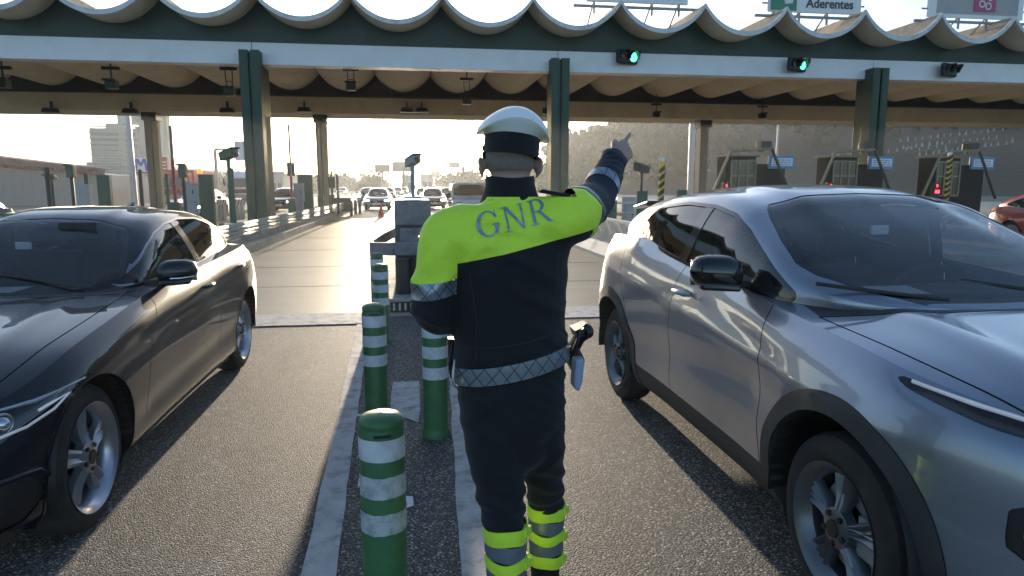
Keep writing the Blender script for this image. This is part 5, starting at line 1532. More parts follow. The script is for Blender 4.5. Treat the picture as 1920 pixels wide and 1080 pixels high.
# ------------------------------------------------------------------ traffic officer seen from behind, right arm pointing ahead
OX, OY = .30, 2.02
def limb(mb, pts, rad, n=18, up=(0, 0, 1)):
    """elliptical tube with rounded ends: rad = [(ra, rb)] across and along `up` side"""
    P = [Vector(p) for p in pts]
    rad = [(r, r) if not isinstance(r, (tuple, list)) else r for r in rad]
    # smooth resample
    L = [0]
    for a, b in zip(P[:-1], P[1:]): L.append(L[-1]+(b-a).length)
    fx = [pchip(list(zip(L, [p[i] for p in P]))) for i in range(3)]; fa = pchip(list(zip(L, [r[0] for r in rad]))); fb = pchip(list(zip(L, [r[1] for r in rad])))
    m_ = max(8, int(L[-1]/.012)); S = np.linspace(0, L[-1], m_)
    C = [Vector((float(fx[0](s)), float(fx[1](s)), float(fx[2](s)))) for s in S]; A = [float(fa(s)) for s in S]; B = [float(fb(s)) for s in S]
    rows = []; upv = Vector(up)
    def ring(c, d, a, b):
        u = upv.cross(d)
        if u.length < .05: u = Vector((1, 0, 0))
        u.normalize(); w_ = d.cross(u)
        return [tuple(c+u*math.cos(t)*a+w_*math.sin(t)*b) for t in [2*math.pi*k/n for k in range(n)]]
    d0 = (C[1]-C[0]).normalized(); d1 = (C[-1]-C[-2]).normalized()
    for t in (0.08, .35, .6, .82, .95):
        s_ = math.sqrt(1-(1-t)**2); rows.append(ring(C[0]-d0*min(A[0], B[0])*(1-t), d0, A[0]*s_, B[0]*s_))
    for i, c in enumerate(C):
        d = (C[min(i+1, m_-1)]-C[max(i-1, 0)]).normalized(); rows.append(ring(c, d, A[i], B[i]))
    for t in (.05, .18, .4, .65, .92):
        s_ = math.sqrt(1-t*t); rows.append(ring(C[-1]+d1*min(A[-1], B[-1])*t, d1, A[-1]*s_, B[-1]*s_))
    b = len(mb.v); mb.grid(rows, wrap=True)
    mb.f.append(tuple(b+k for k in reversed(range(n)))); mb.m.append(0)
    e = b+(len(rows)-1)*n; mb.f.append(tuple(e+k for k in range(n))); mb.m.append(0)
    return mb
def fuse(mb, voxel, it=4, fac=.5):
    me = bpy.data.meshes.new('tmp'); me.from_pydata(mb.v, [], mb.f)
    o = bpy.data.objects.new('tmp', me); col.objects.link(o)
    r = o.modifiers.new('r', 'REMESH'); r.mode = 'VOXEL'; r.voxel_size = voxel
    s_ = o.modifiers.new('s', 'SMOOTH'); s_.factor = fac; s_.iterations = it
    dg = bpy.context.evaluated_depsgraph_get(); m2 = bpy.data.meshes.new_from_object(o.evaluated_get(dg))
    s = Surf(); n = len(m2.vertices)
    V = np.zeros(n*3); N = np.zeros(n*3); m2.vertices.foreach_get('co', V); m2.vertices.foreach_get('normal', N)
    s.V = np.hstack([V.reshape(-1, 3), N.reshape(-1, 3), np.zeros((n, 2))]); s.F = [tuple(p.vertices) for p in m2.polygons]
    bpy.data.objects.remove(o); bpy.data.meshes.remove(me); bpy.data.meshes.remove(m2)
    return s
def renormal(s):
    N = np.zeros((len(s.V), 3)); V = s.V[:, :3]
    F4 = np.array([f if len(f) == 4 else (f[0], f[1], f[2], f[2]) for f in s.F])
    n = np.cross(V[F4[:, 2]]-V[F4[:, 0]], V[F4[:, 3]]-V[F4[:, 1]])
    for k in range(4): np.add.at(N, F4[:, k], n)
    L = np.linalg.norm(N, axis=1, keepdims=True); s.V[:, 3:6] = N/np.maximum(L, 1e-12); return s
SH_L = Vector((.100, 2.00, 1.420)); EL_L = Vector((.048, 2.0, 1.185)); WR_L = Vector((.11, 2.22, 1.13))
SH_R = Vector((.452, 1.995, 1.462)); EL_R = Vector((.588, 2.215, 1.505)); WR_R = Vector((.722, 2.42, 1.645))
HD = Vector((.785, 2.50, 1.68))
# ---- the body: one continuous surface
mb = MB()
limb(mb, [(.29, 2.02, .90), (.29, 2.02, 1.10), (.285, 2.02, 1.30), (.28, 2.01, 1.42), (.285, 2.015, 1.49)], [(.135, .10), (.135, .10), (.16, .105), (.155, .085), (.08, .06)], up=(0, 1, 0))
limb(mb, [(.285, 2.02, 1.46), (.288, 2.03, 1.54), (.288, 2.045, 1.61)], [(.062, .062), (.058, .060), (.058, .062)], up=(0, 1, 0))
h0 = len(mb.v)
mb.ball((.289, 2.050, 1.672), (.073, .093, .096), 24)
mb.ball((.289, 2.045, 1.630), (.069, .080, .065), 24)
mb.ball((.289, 2.095, 1.600), (.052, .055, .045), 20)   # jaw and chin
mb.ball((.289, 2.130, 1.578), (.026, .022, .020), 12)
mb.ball((.289, 2.148, 1.640), (.013, .020, .022), 12); mb.ball((.289, 2.140, 1.660), (.009, .013, .025), 10)   # nose
mb.ball((.289, 2.139, 1.607), (.022, .012, .006), 12); mb.ball((.289, 2.138, 1.598), (.020, .012, .007), 12)    # lips
mb.ball((.262, 2.130, 1.678), (.022, .012, .008), 12); mb.ball((.316, 2.130, 1.678), (.022, .012, .008), 12)    # brow
for sx in (-1, 1):
    ex = .289+sx*.078
    rg = [(ex+sx*.004, 2.052, 1.588), (ex+sx*.010, 2.040, 1.600), (ex+sx*.015, 2.034, 1.620), (ex+sx*.014, 2.040, 1.638), (ex+sx*.008, 2.056, 1.642)]
    limb(mb, rg, [(.005, .006), (.006, .008), (.006, .008), (.006, .008), (.005, .006)], n=10)
    mb.ball((ex+sx*.002, 2.050, 1.618), (.008, .014, .022), 12)
mb.v[h0:] = [(x, y, z-.014) for x, y, z in mb.v[h0:]]
limb(mb, [(.38, 1.995, 1.44), SH_R, EL_R, WR_R], [(.06), (.055), (.042), (.030)])
limb(mb, [(.19, 2.0, 1.42), SH_L, EL_L, WR_L], [(.06), (.055), (.042), (.030)])
limb(mb, [(.215, 2.02, .92), (.235, 1.985, .72), (.260, 1.955, .50), (.265, 1.95, .30), (.268, 1.94, .10)], [(.08, .09), (.066, .072), (.046, .050), (.045, .048), (.034, .038)], up=(0, 1, 0))
limb(mb, [(.365, 2.03, .92), (.395, 2.07, .72), (.425, 2.13, .48), (.428, 2.16, .30), (.430, 2.18, .10)], [(.08, .09), (.062, .070), (.043, .046), (.042, .046), (.034, .038)], up=(0, 1, 0))
for fx_, fy_ in ((.266, 1.95), (.432, 2.19)): limb(mb, [(fx_, fy_-.05, .05), (fx_, fy_+.08, .04), (fx_+.005, fy_+.17, .03)], [(.034, .034), (.038, .028), (.034, .020)])
def hand(mb, wr, fwd, side, up, curl, point=True):
    """palm with four unequal fingers and a thumb; side = towards the thumb"""
    wr = Vector(wr); f = Vector(fwd).normalized(); s_ = Vector(side); s_ = (s_-f*s_.dot(f)).normalized(); u = f.cross(s_)
    if u.dot(Vector(up)) < 0: u = -u
    limb(mb, [wr-f*.02, wr+f*.02, wr+f*.055, wr+f*.088], [(.030, .022), (.034, .019), (.042, .016), (.040, .013)], up=tuple(u))
    Ls = [(.027, [.045, .026, .022], .0085), (.009, [.050, .030, .024], .0088), (-.010, [.046, .028, .023], .0083), (-.027, [.036, .021, .019], .0075)]
    for i, (o_, segs, r) in enumerate(Ls):
        p = wr+f*(.088-.004*abs(i-1))+s_*o_; pts = [p-f*.02, p]; a = .06 if (i == 0 and point) else curl[i]*.55
        d_tot = 0
        for k, L in enumerate(segs):
            d_tot += (.06 if (i == 0 and point) else curl[i]*(1.0 if k else .75))
            d = f*math.cos(d_tot)-u*math.sin(d_tot)+s_*(.06*(1.5-i)); d.normalize(); pts.append(pts[-1]+d*L)
        limb(mb, pts, [r*1.15, r*1.1, r, r*.92, r*.72], n=10, up=tuple(s_))
    t0 = wr+f*.025+s_*.030; t1 = t0+(f*.85+s_*.40-u*.35).normalized()*.040; t2 = t1+(f*.9-s_*.05-u*.4).normalized()*.032; t3 = t2+(f*.9-u*.5).normalized()*.022
    limb(mb, [t0-f*.01-s_*.012, t0, t1, t2, t3], [.015, .0145, .0115, .0100, .0075], n=10, up=tuple(u))
fwdR = (HD-WR_R).normalized()
hand(mb, WR_R+fwdR*.015, (.62, .62, .36), (-.45, .1, .8), (-.5, -.75, .4), [.05, .6, .8, .95])
hand(mb, WR_L, (.75, .55, .05), (.1, .3, 1), (0, -1, 0), [.45, .5, .55, .6], point=False)
bodyS = fuse(mb, .0052, 3)
M['skin'] = mat('skin', (.40, .245, .185), .5, var=.07, vs=30, bump=.12, bs=260, vdist=.002)
M['skin'].node_tree.nodes['Principled BSDF'].inputs['Subsurface Weight'].default_value = .12
M['skin'].node_tree.nodes['Principled BSDF'].inputs['Subsurface Radius'].default_value = (.02, .008, .004)
M['stubble'] = mat('shaved_hair', (.20, .155, .135), .75, var=.15, vs=120, bump=.3, bs=600, vdist=.001)
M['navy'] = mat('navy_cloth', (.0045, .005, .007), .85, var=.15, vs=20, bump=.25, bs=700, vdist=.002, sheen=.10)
M['navysleeve'] = mat('navy_sleeve_cloth', (.007, .010, .024), .75, var=.12, vs=20, bump=.2, bs=500, vdist=.002, sheen=.05)  # paler, bluer navy than the jacket body, for the raised sleeve
M['hiviz'] = mat('hi_viz_yellow', (.68, .95, .05), .6, var=.05, vs=14, bump=.55, bs=13, vdist=.022, sheen=.1, dirt=(.42, .70, .05), dscale=5, damt=.35)
M['grytext'] = mat('reflective_lettering', (.22, .32, .40), .35, .3, var=.06, vs=60)
M['leather'] = mat('black_leather', (.01, .01, .01), .4, var=.2, vs=20, bump=.2, bs=150, vdist=.003)
M['capwhite'] = mat('cap_white_vinyl', (.90, .91, .93), .32, var=.02, vs=8)
def bandmat():
    m = mat('reflective_band', (.27, .31, .36), .32, .55, var=.12, vs=25)
    nt = m.node_tree; b = nt.nodes['Principled BSDF']; tc = [n for n in nt.nodes if n.type == 'TEX_COORD'][0]
    lk = b.inputs['Base Color'].links[0]; src = lk.from_socket
    def w_(rot):
        mp = nt.nodes.new('ShaderNodeMapping'); mp.inputs['Rotation'].default_value = (0, R(rot), 0); nt.links.new(tc.outputs['Object'], mp.inputs[0])
        wv = nt.nodes.new('ShaderNodeTexWave'); wv.wave_type = 'BANDS'; wv.bands_direction = 'X'; wv.inputs['Scale'].default_value = 9.5; wv.inputs['Distortion'].default_value = .15
        nt.links.new(mp.outputs[0], wv.inputs[0]); r = nt.nodes.new('ShaderNodeMapRange'); r.inputs[1].default_value = .955; r.inputs[2].default_value = .985; r.clamp = True
        nt.links.new(wv.outputs['Fac'], r.inputs[0]); return r
    a, c = w_(38), w_(-38)
    mxx = nt.nodes.new('ShaderNodeMath'); mxx.operation = 'MAXIMUM'; nt.links.new(a.outputs[0], mxx.inputs[0]); nt.links.new(c.outputs[0], mxx.inputs[1])
    mm = nt.nodes.new('ShaderNodeMix'); mm.data_type = 'RGBA'; mm.inputs[7].default_value = (.06, .07, .085, 1)
    sc = nt.nodes.new('ShaderNodeMath'); sc.operation = 'MULTIPLY'; sc.inputs[1].default_value = .8; nt.links.new(mxx.outputs[0], sc.inputs[0])
    nt.links.new(sc.outputs[0], mm.inputs[0]); nt.links.new(src, mm.inputs[6]); nt.links.new(mm.outputs[2], b.inputs['Base Color'])
    return m
M['band_refl'] = bandmat()
M['grey_refl'] = mat('grey_reflective_tape', (.24, .27, .32), .35, .5, var=.08, vs=30)

def shift(s): r = Surf(); r.V = s.V.copy(); r.V[:, 0] -= OX; r.V[:, 1] -= OY; r.F = s.F; return r
def mshift(mb): mb.v = [(x-OX, y-OY, z) for x, y, z in mb.v]; return mb
off = shift(bodyS).obj('person', M['skin'], None)
off.location = (OX, OY, .006)
tag(off, 'traffic officer seen from behind, white cap, hi viz yellow yoke jacket, right arm pointing ahead', 'person')

# hair stubble over the back of the head
h = Surf(); h.V = bodyS.V.copy(); h.F = list(bodyS.F)
fhair = lambda x, y, z, p, q: np.maximum.reduce([1.590+np.maximum(0, (y-2.03))*.9-z, z-1.76, y-2.105-np.clip(z-1.70, -1, 0)*.1, (np.abs(x-.289)-.0745)*1.0])
h.cut(fhair); hp = h.split(lambda x, y, z, p, q: np.where(fhair(x, y, z, p, q) < 0, 'h', ''))
if 'h' in hp: shift(hp['h'].off(.0015)).obj('hair', M['stubble'], off)
# eyes
for sx in (-1, 1):
    mb = MB(); mb.ball((.289+sx*.029, 2.128, 1.648), (.012, .011, .009), 12); e_ = mshift(mb).obj('eye', M['white'], off, smooth=180)
    mb = MB(); mb.ball((.289+sx*.029, 2.137, 1.648), (.0055, .004, .0055), 10); mshift(mb).obj('iris', M['black'], e_, smooth=180)

# ---- jacket
def wrink(V, N, am=1.0):
    x, y, z = V[:, 0], V[:, 1], V[:, 2]
    def rid(a, b, c, ph, s): t = (x*a+y*b+z*c)*s+ph; return 1-np.abs(np.sin(t))**.7*1.3
    w1 = np.sin(x*9+z*4)+np.sin(y*13-z*7+1); d = 0
    d = d+.0028*rid(.45, .1, 1.0, .3, 34)*np.clip(np.sin(x*17+z*9+y*5)+.2, 0, 1)
    d = d+.0022*rid(-.7, .2, .8, 1.3, 41)*np.clip(np.sin(z*15-x*11+2)+.1, 0, 1)
    d = d+.0014*rid(.1, .9, 1.0, 2.3, 75)*np.clip(w1, 0, 1)
    return d*am*2.4
mb = MB()
limb(mb, [(.293, 2.035, .985), (.287, 2.03, 1.06), (.283, 2.03, 1.18), (.281, 2.025, 1.30), (.282, 2.015, 1.39), (.283, 2.01, 1.445), (.286, 2.015, 1.49)],
     [(.168, .135), (.170, .135), (.173, .140), (.182, .142), (.182, .128), (.150, .105), (.085, .075)], n=32, up=(0, 1, 0))
# shoulders slope
limb(mb, [(.150, 2.0, 1.385), (.28, 2.0, 1.452), (.42, 1.99, 1.425)], [(.085, .075), (.075, .068), (.085, .075)], n=24, up=(0, 0, 1))
limb(mb, [(.17, 2.0, 1.42), SH_L+Vector((0, 0, -.015)), (.070, 1.99, 1.31), EL_L+Vector((.0, -.01, .02)), (.072, 2.04, 1.155), (.10, 2.15, 1.14), WR_L-Vector((.005, .03, 0))],
     [(.075), (.077), (.067), (.062), (.058), (.050), (.040)], n=24, up=(0, 1, .2))
limb(mb, [(.36, 1.985, 1.42), SH_R+Vector((0, 0, -.012)), SH_R.lerp(EL_R, .55)+Vector((0, 0, -.012)), EL_R+Vector((0, 0, -.014)), EL_R.lerp(WR_R, .5)+Vector((.004, 0, -.006)), WR_R-(WR_R-EL_R)*.06],
     [(.084), (.084), (.078), (.068), (.057), (.045)], n=24)
jk = fuse(mb, .008, 7, .55)
d = wrink(jk.V, jk.V[:, 3:6])
# folds bunched at the inner elbow and under the raised arm
for c_, s_, f_, a_ in ((EL_R, .07, 120, .0035), (EL_L, .08, 105, .0035), (SH_R+Vector((.0, 0, -.09)), .09, 90, .003), (Vector((.16, 2.0, 1.30)), .08, 95, .003)):
    r = np.linalg.norm(jk.V[:, :3]-np.array(c_), axis=1); d += a_*np.exp(-(r/s_)**2)*np.sin((jk.V[:, 2]*.8+jk.V[:, 0]*.5-jk.V[:, 1]*.3)*f_)
# loose fabric rolls just above the belt
z = jk.V[:, 2]; d += .007*np.exp(-((z-1.06-.12*(jk.V[:, 0]-.29))/.03)**2)
jk.V[:, :3] += jk.V[:, 3:6]*d[:, None]; renormal(jk)
def planef(p, n, s): # signed distance along axis
    p = np.array(p); n = np.array(n); n = n/np.linalg.norm(n); return lambda x, y, z: (x-p[0])*n[0]+(y-p[1])*n[1]+(z-p[2])*n[2]-s
aR = EL_R-SH_R; LR = aR.length; aR2 = WR_R-EL_R; LR2 = aR2.length; aL = Vector((-.030, .02, -.25)); LL = aL.length
uR = planef(SH_R, aR, 0); fR = planef(EL_R, Vector(aR2)+Vector(aR)*.3, 0); uL = planef(SH_L, aL+Vector((.06, 0, 0)), 0)
hem = lambda x, y, z, p, q: z-(.994+(x-.29)*.20)
yoke = lambda x, y, z, p, q: z-(1.352+(x-.232)*.235-.02*np.clip((.15-x)/.05, 0, 1)*0)
inR = lambda x: x > .475
isL = lambda x, z, y: (x < .1215+.02*(z-1.3)) & (z > 1.08)
def L1(s): return lambda x, y, z, p, q: uL(x, y, z)-s
def R1(s): return lambda x, y, z, p, q: np.where(x > .44, uR(x, y, z)-s, 1.0 if s > .2 else -1.0)
def R2(s): return lambda x, y, z, p, q: fR(x, y, z)-s
bL = (.135, .182); bR = (.055, .100); bF = (.075, .118)
jk.cut(hem); jk.cut(yoke)
jk.cut(lambda x, y, z, p, q: x-(.1215+.02*(z-1.3)))
for s_ in bL: jk.cut(L1(s_))
for s_ in bR: jk.cut(lambda x, y, z, p, q, s_=s_: np.where(x > .44, uR(x, y, z)-s_, -1.0))
for s_ in bF: jk.cut(R2(s_))
fwr = lambda x, y, z, p, q: planef(WR_R, aR2, -.022)(x, y, z)
jk.cut(fwr)
fnk = lambda x, y, z, p, q: z-1.515
jk.cut(fnk)
def cl(x, y, z, p, q):
    out = np.array(['navy']*len(x), dtype=object)
    yk = yoke(x, y, z, p, q) > 0
    L_ = isL(x, z, y) & (y < 2.11)
    out[yk] = 'yellow'
    sl = L_ & (uL(x, y, z) < bL[0]); out[sl] = 'yellow'
    out[L_ & (uL(x, y, z) >= bL[0]) & (uL(x, y, z) < bL[1])] = 'bandL'
    out[L_ & (uL(x, y, z) >= bL[1])] = 'navy'
    Rr = (x > .465) & (uR(x, y, z) > 0)
    out[Rr] = 'sleeve'
    out[Rr & (uR(x, y, z) < bR[0])] = 'yellow'
    out[Rr & (uR(x, y, z) >= bR[0]) & (uR(x, y, z) < bR[1])] = 'bandR'
    ff = fR(x, y, z); out[Rr & (ff > bF[0]) & (ff < bF[1]) & (uR(x, y, z) > bR[1])] = 'bandF'
    out[(hem(x, y, z, p, q) < 0) & (x > .09)] = ''
    out[fnk(x, y, z, p, q) > 0] = np.where((x < .47)[fnk(x, y, z, p, q) > 0], '', out[fnk(x, y, z, p, q) > 0])
    return out
jp = jk.split(cl)
jroot = shift(jp['navy']).obj('jacket', M['navy'], off)
shift(jp['yellow']).obj('yoke', M['hiviz'], jroot)
if 'sleeve' in jp: shift(jp['sleeve']).obj('sleeve', M['navysleeve'], jroot)
for k in ('bandL', 'bandR', 'bandF'):
    if k in jp: shift(jp[k].off(.0025)).obj('reflective_band', M['band_refl'], jroot)
# piping between yoke and body
# stitched seams
jb = BVHTree.FromPolygons([tuple(v) for v in jp['navy'].V[:, :3]], jp['navy'].F)
def seam(pts, nm='seam', m=None, r=.0018):
    q = []
    for k in range(41):
        t = k/40*(len(pts)-1); i_ = min(int(t), len(pts)-2); a = pts[i_]; b_ = pts[i_+1]; x_ = a[0]+(b_[0]-a[0])*(t-i_); z_ = a[1]+(b_[1]-a[1])*(t-i_)
        h_ = jb.ray_cast(Vector((x_, 1.2, z_)), Vector((0, 1, 0)))
        if h_[0]: q.append((x_, h_[0].y-.0005, z_))
    if len(q) > 3: mb = MB(); mb.tube(q, r, 6); mshift(mb).obj(nm, m or M['seamcloth'], jroot, smooth=60)
M['seamcloth'] = mat('seam_thread', (.02, .022, .028), .7, var=.1)
seam([(.155, 1.30), (.175, 1.16), (.17, 1.03)]); seam([(.415, 1.36), (.395, 1.16), (.41, 1.08)]); seam([(.13, 1.075), (.29, 1.095), (.44, 1.125)])
# collar
rows = []
for t, (dz, sc_) in enumerate(((-.030, 1.40), (-.004, 1.24), (.028, 1.08), (.058, 1.0), (.080, 1.0), (.082, .96), (.04, .92), (.0, .92))):
    rows.append([(.287+.074*sc_*math.cos(a), 2.028+.078*sc_*math.sin(a)+.006*t*.3, 1.497+dz-.030*(1+math.sin(a))*.6*(1 if t > 2 else .4)+.010*math.cos(2*a)) for a in [2*math.pi*k/40 for k in range(40)]])
mb = MB(); mb.grid(rows, wrap=True); mshift(mb).obj('collar', M['navy'], jroot, smooth=70)
# epaulette on the right shoulder and left shoulder flap
mb = MB(); mb.box(.365, .455, 1.955, 1.995, 1.520, 1.530, rot=(0, R(10), 0)); mshift(mb).obj('epaulette', M['navy'], jroot, bevel=.004)
# arm badge on the left sleeve
mb = MB(); mb.prism([(1.99, 1.325), (2.05, 1.325), (2.055, 1.36), (2.05, 1.40), (1.99, 1.40)], .012, .030, 'x'); mshift(mb).obj('arm_badge', M['leather'], jroot, bevel=.004)

# lettering G N R draped on the yoke
ysurf = jp['yellow']; bvh = BVHTree.FromPolygons([tuple(v) for v in ysurf.V[:, :3]], ysurf.F)
def gG(x, z):
    o_ = ((x-.50)/.50)**2+((z-.5)/.52)**2-1; i_ = ((x-.53)/.345)**2+((z-.5)/.465)**2-1
    ring = np.maximum(o_*.25, -i_*.18); gap = np.maximum.reduce([.60-x, .44-z, z-.735]); ring = np.maximum(ring, -gap)
    bar = np.maximum(np.abs(x-.845)-.060, np.abs(z-.25)-.20); ser = np.maximum(np.abs(x-.83)-.17, np.abs(z-.445)-.020); tip = np.maximum(np.abs(x-.875)-.018, np.abs(z-.83)-.15)
    return np.minimum.reduce([ring, bar, ser, tip])
def rc(x, z, x0, x1, z0, z1): return np.maximum(np.abs(x-(x0+x1)/2)-(x1-x0)/2, np.abs(z-(z0+z1)/2)-(z1-z0)/2)
def gN(x, z):
    dg = sdpoly([(.10, 1.0), (.27, 1.0), (.93, .0), (.88, -.02), (.82, .0)])
    return np.minimum.reduce([rc(x, z, .13, .21, 0, 1), rc(x, z, .84, .92, 0, 1), dg(x, z), rc(x, z, .0, .25, .965, 1), rc(x, z, .02, .32, 0, .035), rc(x, z, .73, 1.03, .965, 1)])
def gR(x, z):
    o_ = np.maximum(((x-.42)/.36)**2+((z-.745)/.255)**2-1, .36-x)*.3; i_ = np.maximum(((x-.42)/.215)**2+((z-.745)/.215)**2-1, .30-x)
    bowl = np.maximum(o_, -i_*.25); top = rc(x, z, .2, .42, .96, 1.0); mid = rc(x, z, .2, .44, .49, .53)
    leg = sdpoly([(.40, .51), (.56, .51), (.95, .035), (1.02, .03), (1.02, 0), (.82, 0)])
    return np.minimum.reduce([rc(x, z, .16, .29, 0, 1), bowl, top, mid, leg(x, z), rc(x, z, .03, .42, 0, .035), rc(x, z, .03, .3, .965, 1)])
ta = math.atan(.235)
for fn, u0, w_ in ((gG, -.108, .064), (gN, -.033, .066), (gR, .043, .066)):
    n1, n2 = 46, 40
    gx, gz = np.meshgrid(np.linspace(-.06, 1.08, n1), np.linspace(-.05, 1.05, n2), indexing='ij')
    P_ = np.stack([gx, 0*gx, gz], -1); s_ = Surf.from_grid(P_, gx, gz)
    s_.cut(lambda x, y, z, p, q: fn(x, z)); s_ = s_.split(lambda x, y, z, p, q: np.where(fn(x, z) < 0, 'a', ''))['a']
    gh = .070
    for i in range(len(s_.V)):
        u = u0+s_.V[i, 0]*w_; v = (s_.V[i, 2]-.5)*gh
        X_w = .281+u*math.cos(ta)-v*math.sin(ta)*.6; Z_w = 1.458+u*math.sin(ta)+v*math.cos(ta)
        # look from behind along +y
        hit = bvh.ray_cast(Vector((X_w, 1.2, Z_w)), Vector((0, 1, 0)))
        y_ = hit[0].y if hit[0] else 1.88; nn = hit[1] if hit[0] else Vector((0, -1, 0))
        if nn.y > 0: nn = -nn
        s_.V[i, :3] = (X_w, y_-.0025, Z_w); s_.V[i, 3:6] = nn
    shift(s_).obj('lettering', M['grytext'], jroot)

# ---- belt
def ringband(cx_, cy_, rx, ry, zf, hh, m, name, n=80, th=.006, parent=off):
    rows = []
    for (dr, dz) in ((0, -hh), (th, -hh), (th, -hh*.33), (th+.001, hh*.33), (th, hh), (0, hh)):
        rows.append([(cx_+(rx+dr)*math.cos(a), cy_+(ry+dr)*math.sin(a), zf(cx_+rx*math.cos(a))+dz) for a in [2*math.pi*k/n for k in range(n)]])
    mb = MB(); mb.grid(rows, wrap=True); return mshift(mb).obj(name, m, parent, smooth=50)
zbelt = lambda x: 1.014+(x-.29)*.20
belt = ringband(.292, 2.035, .174, .142, zbelt, .026, M['band_refl'], 'belt')
# holster, pistol and pouch on the right hip
mb = MB(); mb.prism([(.490, 1.045), (.520, 1.05), (.545, 1.00), (.540, .955), (.515, .945), (.498, .98)], 2.05, 2.13, 'y'); mb.v = [(x-.014, y, z) for x, y, z in mb.v]; mshift(mb).obj('holster', M['leather'], off, bevel=.01)
mb = MB(); limb(mb, [(.515, 2.08, 1.04), (.528, 2.06, 1.075), (.545, 2.03, 1.10)], [(.017, .022), (.016, .022), (.018, .024)]); mb.box(.505, .555, 2.02, 2.10, 1.085, 1.112, rot=(0, R(-20), 0)); mb.v = [(x-.014, y, z) for x, y, z in mb.v]; mshift(mb).obj('pistol', M['leather'], off, smooth=40)
mb = MB(); mb.prism([(.482, 1.02), (.512, 1.02), (.508, .95), (.497, .915), (.478, .93)], 1.985, 2.04, 'y'); mshift(mb).obj('pouch', mat('pale_blue_pouch', (.30, .38, .50), .4, var=.08), off, bevel=.008)
mb = MB(); mb.tube([(.48, 2.0, 1.05), (.492, 1.98, 1.095), (.51, 1.99, 1.115), (.525, 2.02, 1.10)], .005, 8); mb.tube([(.475, 1.99, 1.04), (.486, 1.97, 1.08), (.495, 1.98, 1.115)], .007, 8); mshift(mb).obj('lanyard', M['leather'], off, smooth=60)
mb = MB(); mb.box(.098, .125, 2.05, 2.10, .985, 1.08); mb.tube([(.11, 2.03, 1.07), (.098, 2.0, 1.02), (.105, 2.01, .97)], .0045, 8); mshift(mb).obj('radio', M['leather'], off, bevel=.005)
mb = MB(); mb.tube([(.115, 2.0, 1.03), (.107, 1.97, .99), (.108, 1.97, .96), (.118, 1.98, .95)], .004, 8); mshift(mb).obj('cuff_loop', M['steel'], off, smooth=60)

# ---- trousers
mb = MB()
limb(mb, [(.292, 2.035, 1.00), (.292, 2.03, .93), (.295, 2.03, .83), (.300, 2.03, .76)], [(.164, .132), (.166, .140), (.162, .140), (.12, .11)], n=30, up=(0, 1, 0))
limb(mb, [(.215, 2.02, .90), (.232, 1.995, .76), (.246, 1.97, .64), (.254, 1.955, .54), (.262, 1.95, .46)], [(.092, .115), (.089, .105), (.078, .088), (.066, .078), (.060, .068)], n=24, up=(0, 1, 0))
limb(mb, [(.372, 2.035, .90), (.392, 2.06, .76), (.408, 2.10, .64), (.420, 2.13, .53), (.426, 2.15, .44)], [(.086, .115), (.074, .100), (.066, .082), (.062, .072), (.056, .064)], n=24, up=(0, 1, 0))
tr = fuse(mb, .008, 6, .55)
x, y, z = tr.V[:, 0], tr.V[:, 1], tr.V[:, 2]
d = wrink(tr.V, None, .8)+.006*np.exp(-((z-.60)/.06)**2)*np.sin(z*95+x*30+y*20)+.005*np.exp(-((z-.50)/.04)**2)*np.sin(z*130-x*25)
tr.V[:, :3] += tr.V[:, 3:6]*d[:, None]; renormal(tr)
ftr = lambda x, y, z, p, q: z-(.995+(x-.29)*.205); tr.cut(ftr)
tr = tr.split(lambda x, y, z, p, q: np.where(ftr(x, y, z, p, q) < 0, 'a', ''))['a']
shift(tr).obj('trousers', M['navy'], off)

# ---- gaiters and boots
def gaiter(ax, ztop, zbot, r0, r1, seqs):
    for nm, a, b, mm in seqs:
        n = 40; rows = []
        for (t, dr) in ((a, -.003), (a, 0), ((a*2+b)/3, .0015), ((a+2*b)/3, .0015), (b, 0), (b, -.003)):
            zz = ztop+(zbot-ztop)*t; c = ax(zz); rr = r0+(r1-r0)*t+dr+(.003 if mm == 'y' else 0)
            rows.append([(c[0]+rr*math.cos(k), c[1]+rr*1.12*math.sin(k), zz+.004*math.sin(3*k+a*9)) for k in [2*math.pi*j/n for j in range(n)]])
        mb = MB(); mb.grid(rows, wrap=True); yield mshift(mb).obj(nm, M['hiviz'] if mm == 'y' else M['grey_refl'], None, smooth=60)
axL = lambda z: (.260+.006*(.5-z)/.2, 1.950, z); axR = lambda z: (.426+.004*(.5-z)/.2, 2.140+.02*(.5-z)/.2, z)
seq = [('gaiter', 0, .20, 'y'), ('gaiter_band', .20, .42, 'g'), ('gaiter_strap', .42, .58, 'y'), ('gaiter_band', .58, .80, 'g'), ('gaiter_strap', .80, 1.0, 'y')]
for ax, zt_, zb2, r0, r1 in ((axL, .527, .285, .066, .060), (axR, .487, .262, .062, .056)):
    first = None
    for o in gaiter(ax, zt_, zb2, r0, r1, seq):
        if first is None: first = o; o.parent = off
        else: o.parent = first
    for t in (.08, .52, .90):
        zz = zt_+(zb2-zt_)*t; c = ax(zz); rr = r0+(r1-r0)*t
        mb = MB(); mb.box(c[0]+rr*.72, c[0]+rr+.005, c[1]-rr*.75, c[1]-rr*.15, zz-.013, zz+.013, rot=(0, 0, R(-35))); mb.tube([(c[0]+rr*.9, c[1]-rr*.5, zz), (c[0]+rr+.006, c[1]-rr*.4, zz+.004), (c[0]+rr+.010, c[1]-rr*.2, zz+.008)], .003, 8)
        mshift(mb).obj('buckle_tab', M['hiviz'], first, bevel=.003)
